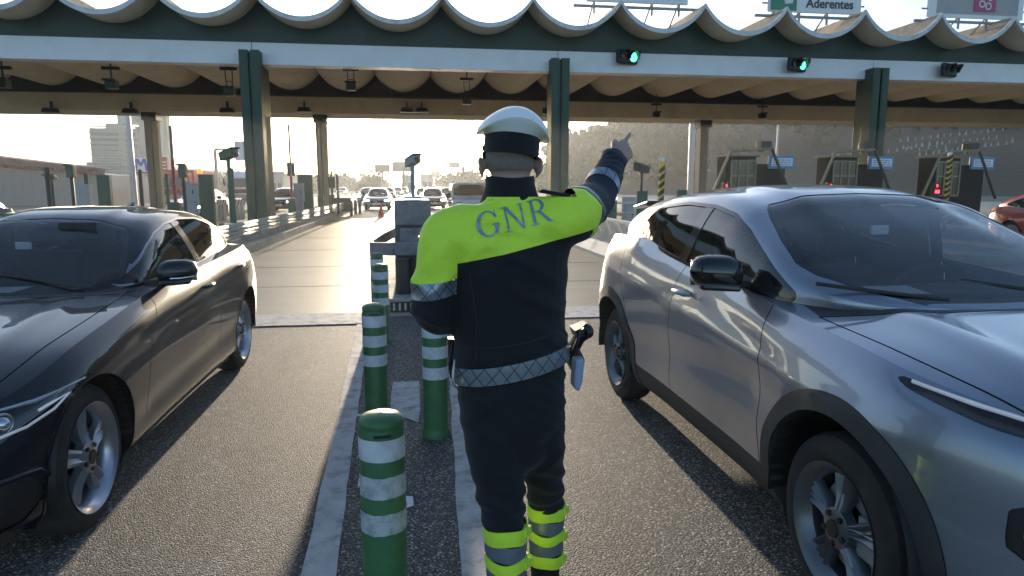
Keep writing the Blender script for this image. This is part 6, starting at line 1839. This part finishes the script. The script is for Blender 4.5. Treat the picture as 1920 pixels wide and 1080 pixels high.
for fx_, fy_, lx, ly in ((.266, 1.95, .264, 1.95), (.432, 2.19, .428, 2.165)):
    mb = MB(); limb(mb, [(lx, ly, .34), (lx, ly, .20), (fx_, fy_, .10), (fx_, fy_-.005, .06)], [(.054, .060), (.050, .056), (.046, .056), (.046, .060)], up=(0, 1, 0))
    limb(mb, [(fx_, fy_-.05, .052), (fx_, fy_+.08, .050), (fx_+.005, fy_+.18, .042)], [(.046, .046), (.050, .042), (.044, .034)])
    bt = fuse(mb, .006, 3); shift(bt).obj('boot', M['leather'], off)
    mb = MB(); mb.prism([(fx_-.045, fy_-.095), (fx_+.045, fy_-.095), (fx_+.052, fy_+.08), (fx_+.047, fy_+.20), (fx_+.02, fy_+.235), (fx_-.02, fy_+.235), (fx_-.042, fy_+.20), (fx_-.050, fy_+.08)], -.001, .022, 'z'); mshift(mb).obj('sole', M['rubber'], off, bevel=.006)

# ---- peaked cap
CT = Matrix.Rotation(R(6.5), 3, 'Y')@Matrix.Rotation(R(-3), 3, 'X'); CC = Vector((.293, 2.046, 1.656))
def capgrid(rows, nm, m, parent, sm=70):
    mb = MB(); mb.grid([[tuple(CT@Vector(p)+CC) for p in r] for r in rows], wrap=True); return mshift(mb).obj(nm, m, parent, smooth=sm)
A48 = [2*math.pi*k/56 for k in range(56)]
def cr(rx, ry, z, dr=0): return [(rx*math.cos(a), ry*math.sin(a), z+dr*math.cos(2*a)) for a in A48]
band_ = capgrid([cr(.077, .098, -.022), cr(.082, .106, -.022), cr(.0825, .1065, .0), cr(.082, .106, .034), cr(.078, .100, .036)], 'cap', M['navy'], off)
rows = [cr(.078, .100, .028), cr(.084, .107, .034, -.002), cr(.092, .115, .040, -.007), cr(.100, .123, .045, -.013), cr(.1065, .130, .048, -.019), cr(.1085, .132, .050, -.021)]
capgrid(rows, 'crown_side', M['capwhite'], band_)
capgrid([cr(.1085, .132, .050, -.021), cr(.1095, .133, .0525, -.021), cr(.1075, .131, .056, -.020)], 'crown_piping', M['capwhite'], band_)
rows = [cr(.1075, .131, .056, -.020)]+[cr(.1075*math.cos(t)**1.15, .131*math.cos(t)**1.1, .056+.062*math.sin(t)**1.1, -.020*math.cos(t)**2) for t in np.linspace(.12, 1.56, 14)]
capgrid(rows, 'crown_top', M['capwhite'], band_)
rows = []
for t in np.linspace(0, 1, 6): rows.append([(.080*math.cos(a)*(1+.02*t), .098*math.sin(a)+.055*t*math.sin(a)**2, -.020-.035*t*math.sin(a)**1.0) for a in np.linspace(R(12), R(168), 24)])
mb = MB(); mb.grid([[tuple(CT@Vector(p)+CC) for p in r] for r in rows]); pk = mshift(mb).obj('cap_peak', M['gloss'], band_, smooth=70)
so2 = pk.modifiers.new('s', 'SOLIDIFY'); so2.thickness = .003
for sx in (-1, 1):
    mb = MB(); c = CT@Vector((sx*.083, .005, -.006))+CC; mb.ball(tuple(c), (.005, .005, .005), 12); mb.tube([tuple(CT@Vector((sx*.082, .005, -.008))+CC), tuple(CT@Vector((sx*.083, .05, -.014))+CC), tuple(CT@Vector((sx*.06, .085, -.018))+CC)], .0025, 6); mshift(mb).obj('strap_button', M['leather'], band_, smooth=70)

# ------------------------------------------------------------------ lane bollards
M['bolgreen'] = mat('bollard_green', (.050, .155, .062), .42, var=.12, vs=12, dirt=(.035, .075, .035), dscale=9, damt=.5)
M['bolwhite'] = mat('reflective_white_film', (.66, .68, .72), .3, var=.06, vs=20, dirt=(.25, .25, .26), dscale=18, damt=.5)
M['boldirty'] = mat('scuffed_white_film', (.50, .52, .54), .5, var=.15, vs=30, dirt=(.13, .16, .13), dscale=26, damt=.8)
bols = [((-.43, 8.05), 'dim green bollard tight behind the farthest left one', False), ((-.122, 2.27), 'nearest green bollard with scuffed lower white bands', True), ((-.27, 4.50), 'second green bollard from the camera on the left of the hatched gap', False),
        ((-.335, 6.85), 'farthest green bollard before the crash cushion', False), ((.115, 4.13), 'green bollard half hidden behind the officer left elbow', False)]
r_ = .077; H_ = .785
for (bx_, by_), lb, dirty in bols:
    root = empty('bollard', (bx_, by_, .006), random.uniform(0, 3), lb, 'bollard', 'green and white lane bollards')
    mb = MB(); mb.lathe([(r_*1.16, 0), (r_*1.16, .03), (r_*1.02, .05), (r_, .06), (r_, H_-.055), (r_*.965, H_-.045), (r_*.965, H_-.040), (r_*1.0, H_-.036), (r_*.99, H_-.022), (r_*.86, H_-.008), (r_*.5, H_+.002), (0, H_+.004)], n=48)
    mb.obj('body', M['bolgreen'], root, smooth=40)
    for i, zc in enumerate((.675, .545, .415)):
        k_ = 0 if not dirty else i
        rows = []; n = 48; hb_ = .0375
        for dz in (-hb_, hb_):
            rows.append([((r_+.0018)*math.cos(a), (r_+.0018)*math.sin(a), zc+dz+(.0012*math.sin(5*a+i)+.001*math.sin(13*a) if k_ else 0)) for a in [2*math.pi*j/n for j in range(n+1)]])
        mb = MB(); mb.grid(rows); mb.obj('reflective_band', M['boldirty'] if k_ else M['bolwhite'], root, smooth=60)
    mb = MB(); mb.box(-.028, .028, -r_-.004, -r_+.01, H_-.062, H_-.054); mb.obj('cap_slot', M['black'], root); root.rotation_euler.z = R(4)
# loose bits beside the bollards
for (px, py, sx_, sy_, lb) in ((681, 905, .05, .09, 'flake of white film on the ground left of the nearest bollard'), (768, 942, .04, .12, 'strip of white film on the ground right of the nearest bollard'), (680, 779, .07, .03, 'scrap of white paper by the second bollard')):
    p = GP(px, py, .012); mb = MB(); mb.add([(-sx_/2, -sy_/2, 0), (sx_/2, -sy_/2*.8, .006), (sx_/2*.8, sy_/2, .002), (-sx_/2, sy_/2*.9, .010)], [(0, 1, 2, 3)]); o = mb.obj('white_scrap', M['bolwhite']); o.location = p; tag(o, lb, 'litter')
# ------------------------------------------------------------------ hills, woods, billboards, far traffic
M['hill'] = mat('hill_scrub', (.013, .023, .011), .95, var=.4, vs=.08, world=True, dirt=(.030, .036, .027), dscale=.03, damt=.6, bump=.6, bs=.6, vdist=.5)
M['leaf'] = mat('tree_foliage', (.020, .038, .013), .9, var=.45, vs=.5, world=True)
M['leaf2'] = mat('tree_foliage_pale', (.05, .065, .03), .9, var=.45, vs=.5, world=True)
M['bark'] = mat('tree_bark', (.09, .07, .05), .9, var=.3, vs=4)
rng = np.random.default_rng(5)
def hnoise(x, y): return (math.sin(x*.031+y*.017)+math.sin(x*.067-y*.043+1.3)*.5+math.sin(x*.13+y*.11+2.1)*.25)
def hill(name, x0, x1, y0, y1, hf, nx=60, ny=30, m=None):
    mb = MB(); rows = []
    for j in range(ny+1):
        y = y0+(y1-y0)*j/ny
        rows.append([(x0+(x1-x0)*i/nx, y, hf(x0+(x1-x0)*i/nx, y)) for i in range(nx+1)])
    mb.grid(rows); o = mb.obj(name, m or M['hill'], smooth=180); o['kind'] = 'structure'; return o
# the wooded hill right of the road: ridge height in the picture given per photo column
ridge = pchip([(990, 330), (1030, 300), (1060, 275), (1100, 255), (1150, 240), (1210, 232), (1280, 228), (1320, 215), (1450, 195), (1700, 190), (1950, 200), (2400, 240)])
def rid_h(X, Y):
    az = math.atan2(X, Y)-YAW; px = 960+1280*math.tan(az)*1.0
    py = float(ridge(px)); return 1.55+(350-py)/1280*math.hypot(X, Y)*math.cos(az)*1.0, px
def hill_h(x, y):
    d = math.hypot(x, y); h, px = rid_h(x/d*230, y/d*230)
    t = min(1, max(0, (d-130)/100)); t = t*t*(3-2*t)
    edge = min(1, max(0, (px-1000)/60))
    return max(-.6, (h-5)*t*edge+hnoise(x, y)*.5*t-.3)
hill('wooded_hill', 15, 420, 90, 330, hill_h, 110, 60)
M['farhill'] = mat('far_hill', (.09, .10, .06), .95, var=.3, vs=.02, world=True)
def lefth(x, y):
    t = math.exp(-((y-430)/70)**2); return max(-.5, t*(14+hnoise(x*.6, y)*2.5)*min(1, max(0, (x+330)/50))*min(1, max(.0, (20-x)/120)))
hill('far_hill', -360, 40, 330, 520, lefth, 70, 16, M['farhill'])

def leaf_cloud(n, spread, size):
    """leaf clumps: many small bent quads"""
    V = []; F = []
    for _ in range(n):
        c = spread(); s_ = size*random.uniform(.6, 1.4); a = Euler((random.uniform(0, 3.1), random.uniform(0, 3.1), random.uniform(0, 6.2))).to_matrix()
        b = len(V)
        for (u, v, w_) in ((-.5, -.35, 0), (.1, -.5, .12), (.55, 0, 0), (.1, .45, .12), (-.45, .3, 0)):
            V.append(tuple(Vector(c)+a@Vector((u, v, w_))*s_))
        F.append((b, b+1, b+2, b+3, b+4))
    return V, F
def make_tree(name, loc, h, wdt, label, group, m, n=1400, ls=.5):
    root = empty(name, loc, random.uniform(0, 6), label, 'tree', group)
    lobes = [(random.gauss(0, wdt*.23), random.gauss(0, wdt*.23), h*random.uniform(.42, .9), random.uniform(.16, .30)*wdt) for _ in range(11)]
    mb = MB(); mb.tube([(0, 0, -.5), (.05*wdt, 0, h*.25), (0, .04*wdt, h*.55), (0, 0, h*.8)], [h*.03, h*.022, h*.014, h*.004], 8)
    for lx, ly, lz, lr in lobes[:7]: mb.tube([(0, 0, h*.3), (lx*.5, ly*.5, (h*.3+lz)/2), (lx, ly, lz)], [h*.012, h*.008, h*.003], 6)
    mb.obj('trunk', M['bark'], root, smooth=60)
    def sp():
        l = random.choice(lobes); d = Vector((random.gauss(0, 1), random.gauss(0, 1), random.gauss(0, 1))).normalized()*l[3]*random.uniform(.55, 1.08)
        return (l[0]+d.x, l[1]+d.y, l[2]+d.z*.75)
    v, f = leaf_cloud(n, sp, ls); mb = MB(); mb.add(v, f); mb.obj('crown', m, root)
    return root
# mass of far trees on the hill as one wood
protos = []
V = []; F = []
for i in range(900):
    px = random.uniform(985, 1950); t = random.random()**.8; d = 150+t*85
    az = math.atan((px-960)/1280)+YAW; x, y = math.sin(az)*d/math.cos(az-YAW), math.cos(az)*d/math.cos(az-YAW)
    if px > 1330 and random.random() < .72: continue
    z0 = hill_h(x, y); hh = random.uniform(3.5, 9)*(1 if px < 1350 else .5); ww = hh*random.uniform(.55, .9)
    nb = [(random.gauss(0, ww*.28), random.gauss(0, ww*.28), hh*random.uniform(.25, .85), ww*random.uniform(.2, .38)) for _ in range(5)]
    def sp():
        l = random.choice(nb); dd = Vector((random.gauss(0, 1), random.gauss(0, 1), random.gauss(0, 1))).normalized()*l[3]*random.uniform(.6, 1.1)
        return (x+l[0]+dd.x, y+l[1]+dd.y, z0+l[2]+dd.z)
    v, f = leaf_cloud(95, sp, 1.15); b = len(V); V += v; F += [tuple(k+b for k in ff) for ff in f]
mb = MB(); mb.add(V, F); o = mb.obj('hillside_wood', M['leaf'])
tag(o, 'hazy green wood covering the hill right of the officer', 'wood', kind='stuff')
V = []; F = []
for i in range(170):
    px = random.uniform(590, 900) if i < 120 else random.uniform(330, 460); d = random.uniform(190, 260)
    az = math.atan((px-960)/1280)+YAW; x, y = math.sin(az)*d, math.cos(az)*d
    if abs(x) < 9: continue
    hh = random.uniform(2.2, 6)*(1.3 if px > 850 else 1); ww = hh*.9
    def sp():
        dd = Vector((random.gauss(0, 1), random.gauss(0, 1), random.gauss(0, 1))).normalized()*random.uniform(.3, 1); return (x+dd.x*ww*.6, y+dd.y*ww*.6, hh*.5+dd.z*hh*.5)
    v, f = leaf_cloud(110, sp, .9); b = len(V); V += v; F += [tuple(k+b for k in ff) for ff in f]
mb = MB(); mb.add(V, F); o = mb.obj('roadside_scrub', M['leaf']); tag(o, 'hazy scrub and low trees along the far roadside', 'scrub', kind='stuff')
for i, (px, Y, h, wd, lb) in enumerate(((1172, 215, 11, 8, 'tree crown standing above the ridge beside the pointing hand'), (1052, 190, 9, 9, 'rounded tree at the low left end of the wooded hill'), (1015, 200, 7, 8, 'small rounded tree between the officer head and the middle green column'))):
    a = PP(px, 300, Y); z0 = hill_h(a[0], Y); make_tree('hill_tree', (a[0], Y, max(z0-1, 0)), h, wd, lb, 'trees by the hill', M['leaf2'], 1100, .8)

# cemetery terraces on the hillside at right
M['stone'] = mat('pale_stone', (.34, .34, .33), .8, var=.1, vs=.5)
M['terrace'] = mat('terrace_wall_grey', (.07, .075, .07), .85, var=.2, vs=.1, world=True)
def hillpt(px, py):
    az = math.atan((px-960)/1280)+YAW
    for d in np.arange(120, 330, 1.0):
        k = d/math.cos(az-YAW); x, y = math.sin(az)*k, math.cos(az)*k
        z = hill_h(x, y)
        tz = 1.55+(350-py)/1280*d
        if z >= tz: return x, y, z
    return x, y, z
first = None
tro = []
for r_, (pxa, pya, pxb, pyb) in enumerate(((1665, 274, 1860, 252), (1670, 286, 1850, 268), (1540, 300, 1760, 284), (1700, 300, 1880, 276))):
    n = 26
    mb = MB()
    prev = None
    for k in range(n+1):
        px = pxa+(pxb-pxa)*k/n; py = pya+(pyb-pya)*k/n; x, y, z = hillpt(px, py)
        if prev: mb.bar((prev[0], prev[1], prev[2]-.1), (x, y, z-.1), .3, 1.0)
        prev = (x, y, z)
    o = mb.obj('terrace_wall', M['terrace']); tag(o, 'low grey terrace wall across the right hillside, ' + ['topmost', 'second from the top', 'lowest and leftmost', 'third, lowest at the right'][r_], 'wall', 'terrace walls')
    for k in range(15):
        px = pxa+(pxb-pxa)*(k+.5+random.uniform(-.2, .2))/15; py = pya+(pyb-pya)*(k+.5)/15; x, y, z = hillpt(px, py)
        if first is None:
            mb = MB(); mb.prism([(-.5, 0), (.5, 0), (.5, 1.1), (.25, 1.6), (-.25, 1.6), (-.5, 1.1)], -.2, .2, 'y'); mb.box(-.14, .14, -.1, .1, 1.6, 2.3); o = mb.obj('white_marker', M['stone'], bevel=.03); first = o
        else: o = first.copy(); col.objects.link(o)
        o.location = (x, y-.6, z+.4); o.rotation_euler = (0, 0, random.uniform(-.3, .3)); sc = random.uniform(.28, .5); o.scale = (sc, sc, sc)
        tag(o, 'small white stone marker in the rows on the right hillside terraces', 'marker', 'white markers on the hillside')

# billboards
def billboard(px0, px1, py0, py1, Y, label, pole=True, m=None):
    a = PP(px0, py0, Y); b = PP(px1, py1, Y); cx = (a[0]+b[0])/2; w_ = b[0]-a[0]
    root = empty('billboard', (cx, Y, 0), 0, label, 'billboard', 'billboards along the far road')
    mb = MB(); mb.box(-w_/2, w_/2, -.1, .25, b[2], a[2]); mb.obj('board', m or M['billb'], root, bevel=.05)
    mb = MB(); mb.box(-w_/2-.15, w_/2+.15, -.14, -.1, a[2]-.02, a[2]+.15); mb.box(-w_/2-.15, w_/2+.15, -.14, -.1, b[2]-.15, b[2]+.02); mb.obj('frame', M['greysteel'], root)
    mb = MB(); mb.tube([(0, .3, 0), (0, .3, a[2]-.3)], .32, 10); mb.bar((-w_*.4, .3, b[2]+.3), (w_*.4, .3, b[2]+.3), .3, .3); mb.obj('pole', M['greysteel'], root, smooth=40)
M['billb'] = mat('billboard_back', (.16, .16, .15), .7, var=.1)
M['billp'] = mat('billboard_pale', (.40, .38, .34), .7, var=.1)
billboard(702, 731, 309, 322, 170, 'smaller dark billboard left of the crash cushion camera')
billboard(735, 778, 304, 321, 165, 'larger dark billboard directly behind the crash cushion camera')
billboard(840, 862, 304, 314, 240, 'faint far billboard at the left of the officer head')
billboard(672, 684, 325, 331, 250, 'tiny faint billboard far left above the scrub')
billboard(808, 826, 322, 332, 260, 'pale faint billboard low over the far traffic', m=M['billp'])
# sheds and bare poles
def shed(px0, px1, py0, Y, label, m):
    a = PP(px0, py0, Y); b = PP(px1, py0, Y); w_ = b[0]-a[0]; root = empty('shed', ((a[0]+b[0])/2, Y, 0), 0, label, 'building', 'sheds along the far road'); h = a[2]
    mb = MB(); mb.box(-w_/2, w_/2, 0, 14, 0, h); mb.obj('wall', m, root)
    mb = MB(); mb.prism([(-w_/2-.4, h), (w_/2+.4, h), (w_/2+.3, h+.35), (-w_/2-.3, h+.35)], -.4, 14.4, 'y'); mb.obj('roof', M['greysteel'], root)
    mb = MB(); mb.box(-w_*.35, -w_*.05, -.05, 0, 0, h*.6); mb.box(w_*.1, w_*.38, -.05, 0, 0, h*.6); mb.obj('door', M['grayglass'], root)
shed(505, 530, 326, 110, 'grey shed between the left green column and the barrier arm', M['boxgrey'])
shed(753, 772, 330, 190, 'small pale building under the larger billboard', M['hotel'])
shed(790, 812, 328, 210, 'pale low building right of the crash cushion camera', M['hotel'])
for px, py, Y, lb in ((731, 318, 160, 'bare pole between the two near billboards'), (789, 322, 180, 'bare pole right of the crash cushion camera'), (693, 335, 200, 'short bare pole left of the billboards'), (652, 335, 150, 'bare pole above the rail end')):
    a = PP(px, py, Y); mb = MB(); mb.tube([(0, 0, 0), (0, 0, a[2])], [.16, .08], 8); o = mb.obj('bare_pole', M['greysteel'], smooth=40); o.location = (a[0], Y, 0); tag(o, lb, 'pole', 'bare roadside poles')
# far motorway parapets
for X, lb in ((-10.3, 'low far guard rail left of the carriageway'), (14.3, 'low far guard rail right of the carriageway')):
    mb = MB(); mb.box(X-.06, X+.06, 60, 300, .45, .75)
    for k in range(24): mb.box(X-.08, X+.08, 60+k*10, 60.15+k*10, 0, .5)
    o = mb.obj('far_guard_rail', M['steel']); tag(o, lb, 'guard rail', 'far guard rails')

# ------------------------------------------------------------------ other vehicles
import copy as _cp
D_ = dict(A_)
D_['paint'] = carpaint('paint_light_silver', (.20, .25, .33), .5, .3); D_['sillmat'] = D_['lipmat'] = D_['paint']; D_['trimmat'] = M['black']; D_['gfront'] = M['glass_dark']; D_['gscreen'] = M['glass_dark']
def rise(c, dz, keys=('gz',)):
    for k in keys: c[k] = [(a, b+dz) for a, b in c[k]]
    return c
rise(D_, .06)
D_['gw'] = [(y if y < 2.2 else 2.2+(y-2.2)*1.0, w_) for y, w_ in D_['gw']]
D_['alloy'] = 'alloy'
far_root, p2, _, _, _, g2 = car('saloon_car', D_, (-1.9, 47, .01), 'silver car coming towards the lane behind the red cone', 'car', hi=False)
def far_face(root, parts, c, lit=True, geo=None):
    for nm, m in (('grille', M['gloss']), ('lower_grille', M['black']), ('intake', M['black'])):
        if nm in parts: parts[nm].both().off(-.01).obj('grille' if 'grille' in nm else 'air_intake', m, root)
    if 'headlight' in parts:
        for s_ in (parts['headlight'], parts['headlight'].mirror()): s_.obj('headlight', M['lit_lamp'] if lit else M['chrome'], root)
    mb = MB(); mb.box(-.26, .26, -.86, -.845, .37, .48); mb.obj('number_plate', M['plate'], root)
    for sx in (1, -1):
        mb = MB(); mb.ball((sx*.98, 1.25, 1.03), (.11, .06, .08), 10); mb.obj('wing_mirror', M['black'], root, smooth=70)
far_face(far_root, p2, D_)
a = PP(707, 366, 47); far_root.location = (a[0], 47, .01)
# two car bodies behind the left rail, seen by their roofs
def recolour(root, m, old):
    def rec(o):
        for ch in o.children:
            if ch.type == 'MESH' and old in list(ch.data.materials):
                ch.data = ch.data.copy(); 
                for i, mm in enumerate(ch.data.materials):
                    if mm == old: ch.data.materials[i] = m
            rec(ch)
    rec(root)
M['paint_violet'] = carpaint('paint_dusk_violet', (.06, .06, .12), .5, .3)
M['paint_white'] = carpaint('paint_white', (.6, .6, .6), .0, .35)
M['paint_red'] = carpaint('paint_red', (.35, .02, .02), .1, .35)
M['paint_black'] = carpaint('paint_black', (.02, .02, .022), .3, .3)
M['paint_blue'] = carpaint('paint_blue', (.05, .10, .22), .4, .3)
def place(m, loc, label, group, rz=0, s=1):
    c = copy_tree(far_root); c.location = loc; c.rotation_euler = (0, 0, rz); c.scale = (s, s, s)
    tag(c, label, 'car', group)
    if m: recolour(c, m, D_['paint'])
    return c
far_root['group'] = 'cars on the road beyond the canopy'
GL = 'cars stopped in the left lanes'; GF = 'cars on the road beyond the canopy'
c = place(M['paint_violet'], (-9.25, 10.3, .01), 'dusk blue car with roof bars, roof showing over the dark coupe', GL)
mb = MB()
for y in (1.75, 2.75): mb.tube([(-.62, y, 1.44), (-.55, y, 1.55), (.55, y, 1.55), (.62, y, 1.44)], .022, 6)
mb.obj('roof_bars', M['black'], c, smooth=50)
mb = MB(); mb.box(-.35, .35, 1.5, 3.0, 1.575, 1.66); mb.obj('roof_load', M['dksteel'], c, bevel=.04)
place(M['paint_silver'], (-10.5, 15.0, .01), 'pale car just behind the dusk blue car, roof showing over the dark coupe', GL)
place(M['paint_white'], (PP(355, 380, 33)[0], 33, .01), 'white car behind the maroon barrier arm', GL)
place(M['paint_black'], (PP(525, 375, 44)[0], 44, .01), 'dark car between the left green column and the red footed barrier arm', GL)
place(M['paint_blue'], (PP(692, 352, 70)[0]-.0, 66, .01), 'small blue car just left and behind the oncoming silver car', GF)
i = 0
descs = [('white', 'beside the scrub'), ('silver', 'beside the scrub'), ('dark', 'below the smaller billboard'), ('white', 'below the larger billboard'), ('blue', 'below the larger billboard'), ('white', 'left of the crash cushion top')]
mats_ = {'white': M['paint_white'], 'silver': None, 'dark': M['paint_black'], 'blue': M['paint_blue'], 'red': M['paint_red']}
far = [(728, 92, 'silver', 'far silver car first to the right of the oncoming silver car'), (745, 112, 'white', 'far white car below the billboards, left of the cushion camera post'), (716, 125, 'white', 'tiny white car above and right of the oncoming silver car'),
       (757, 140, 'dark', 'tiny dark car below the larger billboard'), (640, 130, 'silver', 'tiny silver car at the foot of the left scrub'), (795, 60, 'silver', 'silver car right of the crash cushion top in the far queue'),
       (812, 48, 'dark', 'dark car in the far queue left of the white van'), (826, 85, 'white', 'white car in the middle of the far queue'), (840, 70, 'dark', 'dark car in the far queue directly behind the white van'), (806, 110, 'blue', 'blue car far back in the queue'), (820, 150, 'white', 'faint white car at the far end of the queue'), (838, 190, 'silver', 'faint silver car at the very end of the queue')]
for px, Y, cn, lb in far: place(mats_[cn], (PP(px, 352, Y)[0], Y, .01), lb, GF)
c = place(M['paint_red'], (15.9, 12.6, .01), 'red car at the right edge behind the silver crossover', 'cars stopped in the right lanes')
for ch in c.children:
    if ch.name.startswith('roof'): ch.data = ch.data.copy(); ch.data.materials[0] = M['paint_black']

# van in the middle queue behind the officer shoulder
root = empty('panel_van', (PP(888, 400, 30)[0], 30, .01), 0, 'pale van with a wide windscreen behind the officer left shoulder', 'van')
mb = MB()
prof = [(-.0, .35), (-.05, .75), (.12, .98), (.75, 1.12), (1.35, 1.62), (1.75, 1.72), (4.3, 1.72), (4.42, 1.6), (4.45, .35)]
rows = []
for x, sc in ((-.88, .90), (-.90, 1.0), (.90, 1.0), (.88, .90)):
    pass
nsec = 9
for k in range(nsec):
    u = -1+2*k/(nsec-1); w_ = .90
    rows.append([(u*w_*(1-.10*max(0, (z-1.0))/.7), y+.16*(abs(u)**3)*(1 if y < 1.5 else 0), z-(.05*abs(u)**3 if z > 1.5 else 0)) for y, z in prof])
mb.grid(rows)
for e in (0, nsec-1): mb.f.append(tuple(e*len(prof)+i for i in range(len(prof)))); mb.m.append(0)
vb = mb.obj('body', M['paint_white'], root, smooth=35)
mb = MB(); mb.grid([[(u*.80*(1-.10*max(0, (z-1.0))/.7), y+.16*abs(u)**3-.03, z+.018-(.05*abs(u)**3 if z > 1.5 else 0)) for y, z in ((.80, 1.16), (1.05, 1.37), (1.33, 1.59))] for u in np.linspace(-1, 1, 9)]); mb.obj('windscreen', M['glass_dark'], root, smooth=60)
mb = MB(); mb.grid([[(u*.80*(1-.10*max(0, (z-1.0))/.7), y+.16*abs(u)**3-.02, z+.012-(.05*abs(u)**3 if z > 1.5 else 0)) for y, z in ((.78, 1.145), (1.06, 1.38), (1.36, 1.615))] for u in np.linspace(-1.03, 1.03, 9)]); mb.obj('screen_border', M['interior'], root, smooth=60)
for sx in (1, -1):
    mb = MB(); mb.add([(sx*.905, .95, 1.12), (sx*.905, 2.3, 1.12), (sx*.85, 2.3, 1.58), (sx*.85, 1.42, 1.58)], [(0, 1, 2, 3)]); mb.obj('side_window', M['grayglass'], root)
    mb = MB(); mb.ball((sx*.62, .07, .78), (.16, .08, .10), 12); mb.obj('headlight', M['chrome'], root, smooth=70)
    mb = MB(); mb.ball((sx*1.02, .95, 1.15), (.11, .07, .13), 12); mb.obj('wing_mirror', M['black'], root, smooth=70)
    for y in (.75, 3.6): wheel(root, sx*.79, y, .33, .2, sx, rimr=.22, detail=0)
mb = MB(); mb.box(-.6, .6, -.06, .02, .52, .72); mb.obj('grille', M['gloss'], root, bevel=.03)
mb = MB(); mb.box(-.26, .26, -.09, -.07, .40, .51); mb.obj('number_plate', M['plate'], root)

# lorries behind the left lanes
def lorry(px, Y, m, label, w_=2.4, h=3.0, cab=True):
    root = empty('lorry', (PP(px, 360, Y)[0], Y, .01), 0, label, 'lorry', 'lorries behind the left lanes')
    mb = MB(); mb.box(-w_/2, w_/2, 2.2, 9, .9, h); mb.obj('cargo_box', m, root, bevel=.05)
    mb = MB(); mb.prism([(0, .6), (0, 1.5), (.25, 2.4), (.6, 2.7), (2.0, 2.75), (2.0, .6)], -w_/2+.05, w_/2-.05, 'x'); mb.obj('cab', m, root, bevel=.08)
    mb = MB(); mb.add([(-w_/2+.2, -.03, 1.5), (w_/2-.2, -.03, 1.5), (w_/2-.25, .20, 2.35), (-w_/2+.25, .20, 2.35)], [(0, 1, 2, 3)]); mb.obj('windscreen', M['grayglass'], root)
    mb = MB(); mb.box(-w_/2+.3, w_/2-.3, -.06, 0, .9, 1.3); mb.obj('grille', M['black'], root)
    mb = MB(); mb.box(-w_/2, w_/2, -.12, .05, .45, .8); mb.obj('bumper', M['greysteel'], root, bevel=.04)
    for sx in (1, -1):
        mb = MB(); mb.box(sx*.9-.14, sx*.9+.14, -.14, -.11, .55, .70); mb.obj('headlight', M['chrome'], root)
        mb = MB(); mb.box(sx*(w_/2+.13)-.1, sx*(w_/2+.13)+.1, .2, .3, 1.6, 2.3); mb.obj('wing_mirror', M['black'], root, bevel=.02)
        for y in (1.1, 6.5, 7.6): wheel(root, sx*(w_/2-.2), y, .48, .28, sx, rimr=.28, detail=0)
lorry(322, 62, M['red'], 'red lorry behind the maroon barrier arm')
lorry(447, 70, M['white'], 'white lorry behind the camera post left of the left green column')
# ------------------------------------------------------------------ haze
mb = MB(); mb.box(-700, 700, -60, 760, -2, 42)
hz_ = mb.obj('haze', []); hz_['kind'] = 'stuff'; hz_['label'] = 'pale sunlit haze over the road and hills'; hz_['category'] = 'haze'
m = bpy.data.materials.new('haze_air'); m.use_nodes = True; nt = m.node_tree; nt.nodes.clear()
o = nt.nodes.new('ShaderNodeOutputMaterial'); v = nt.nodes.new('ShaderNodeVolumePrincipled')
v.inputs['Color'].default_value = (.90, .95, 1.0, 1); v.inputs['Density'].default_value = HAZE; v.inputs['Anisotropy'].default_value = .58
nt.links.new(v.outputs[0], o.inputs['Volume'])
hz_.data.materials.append(m)
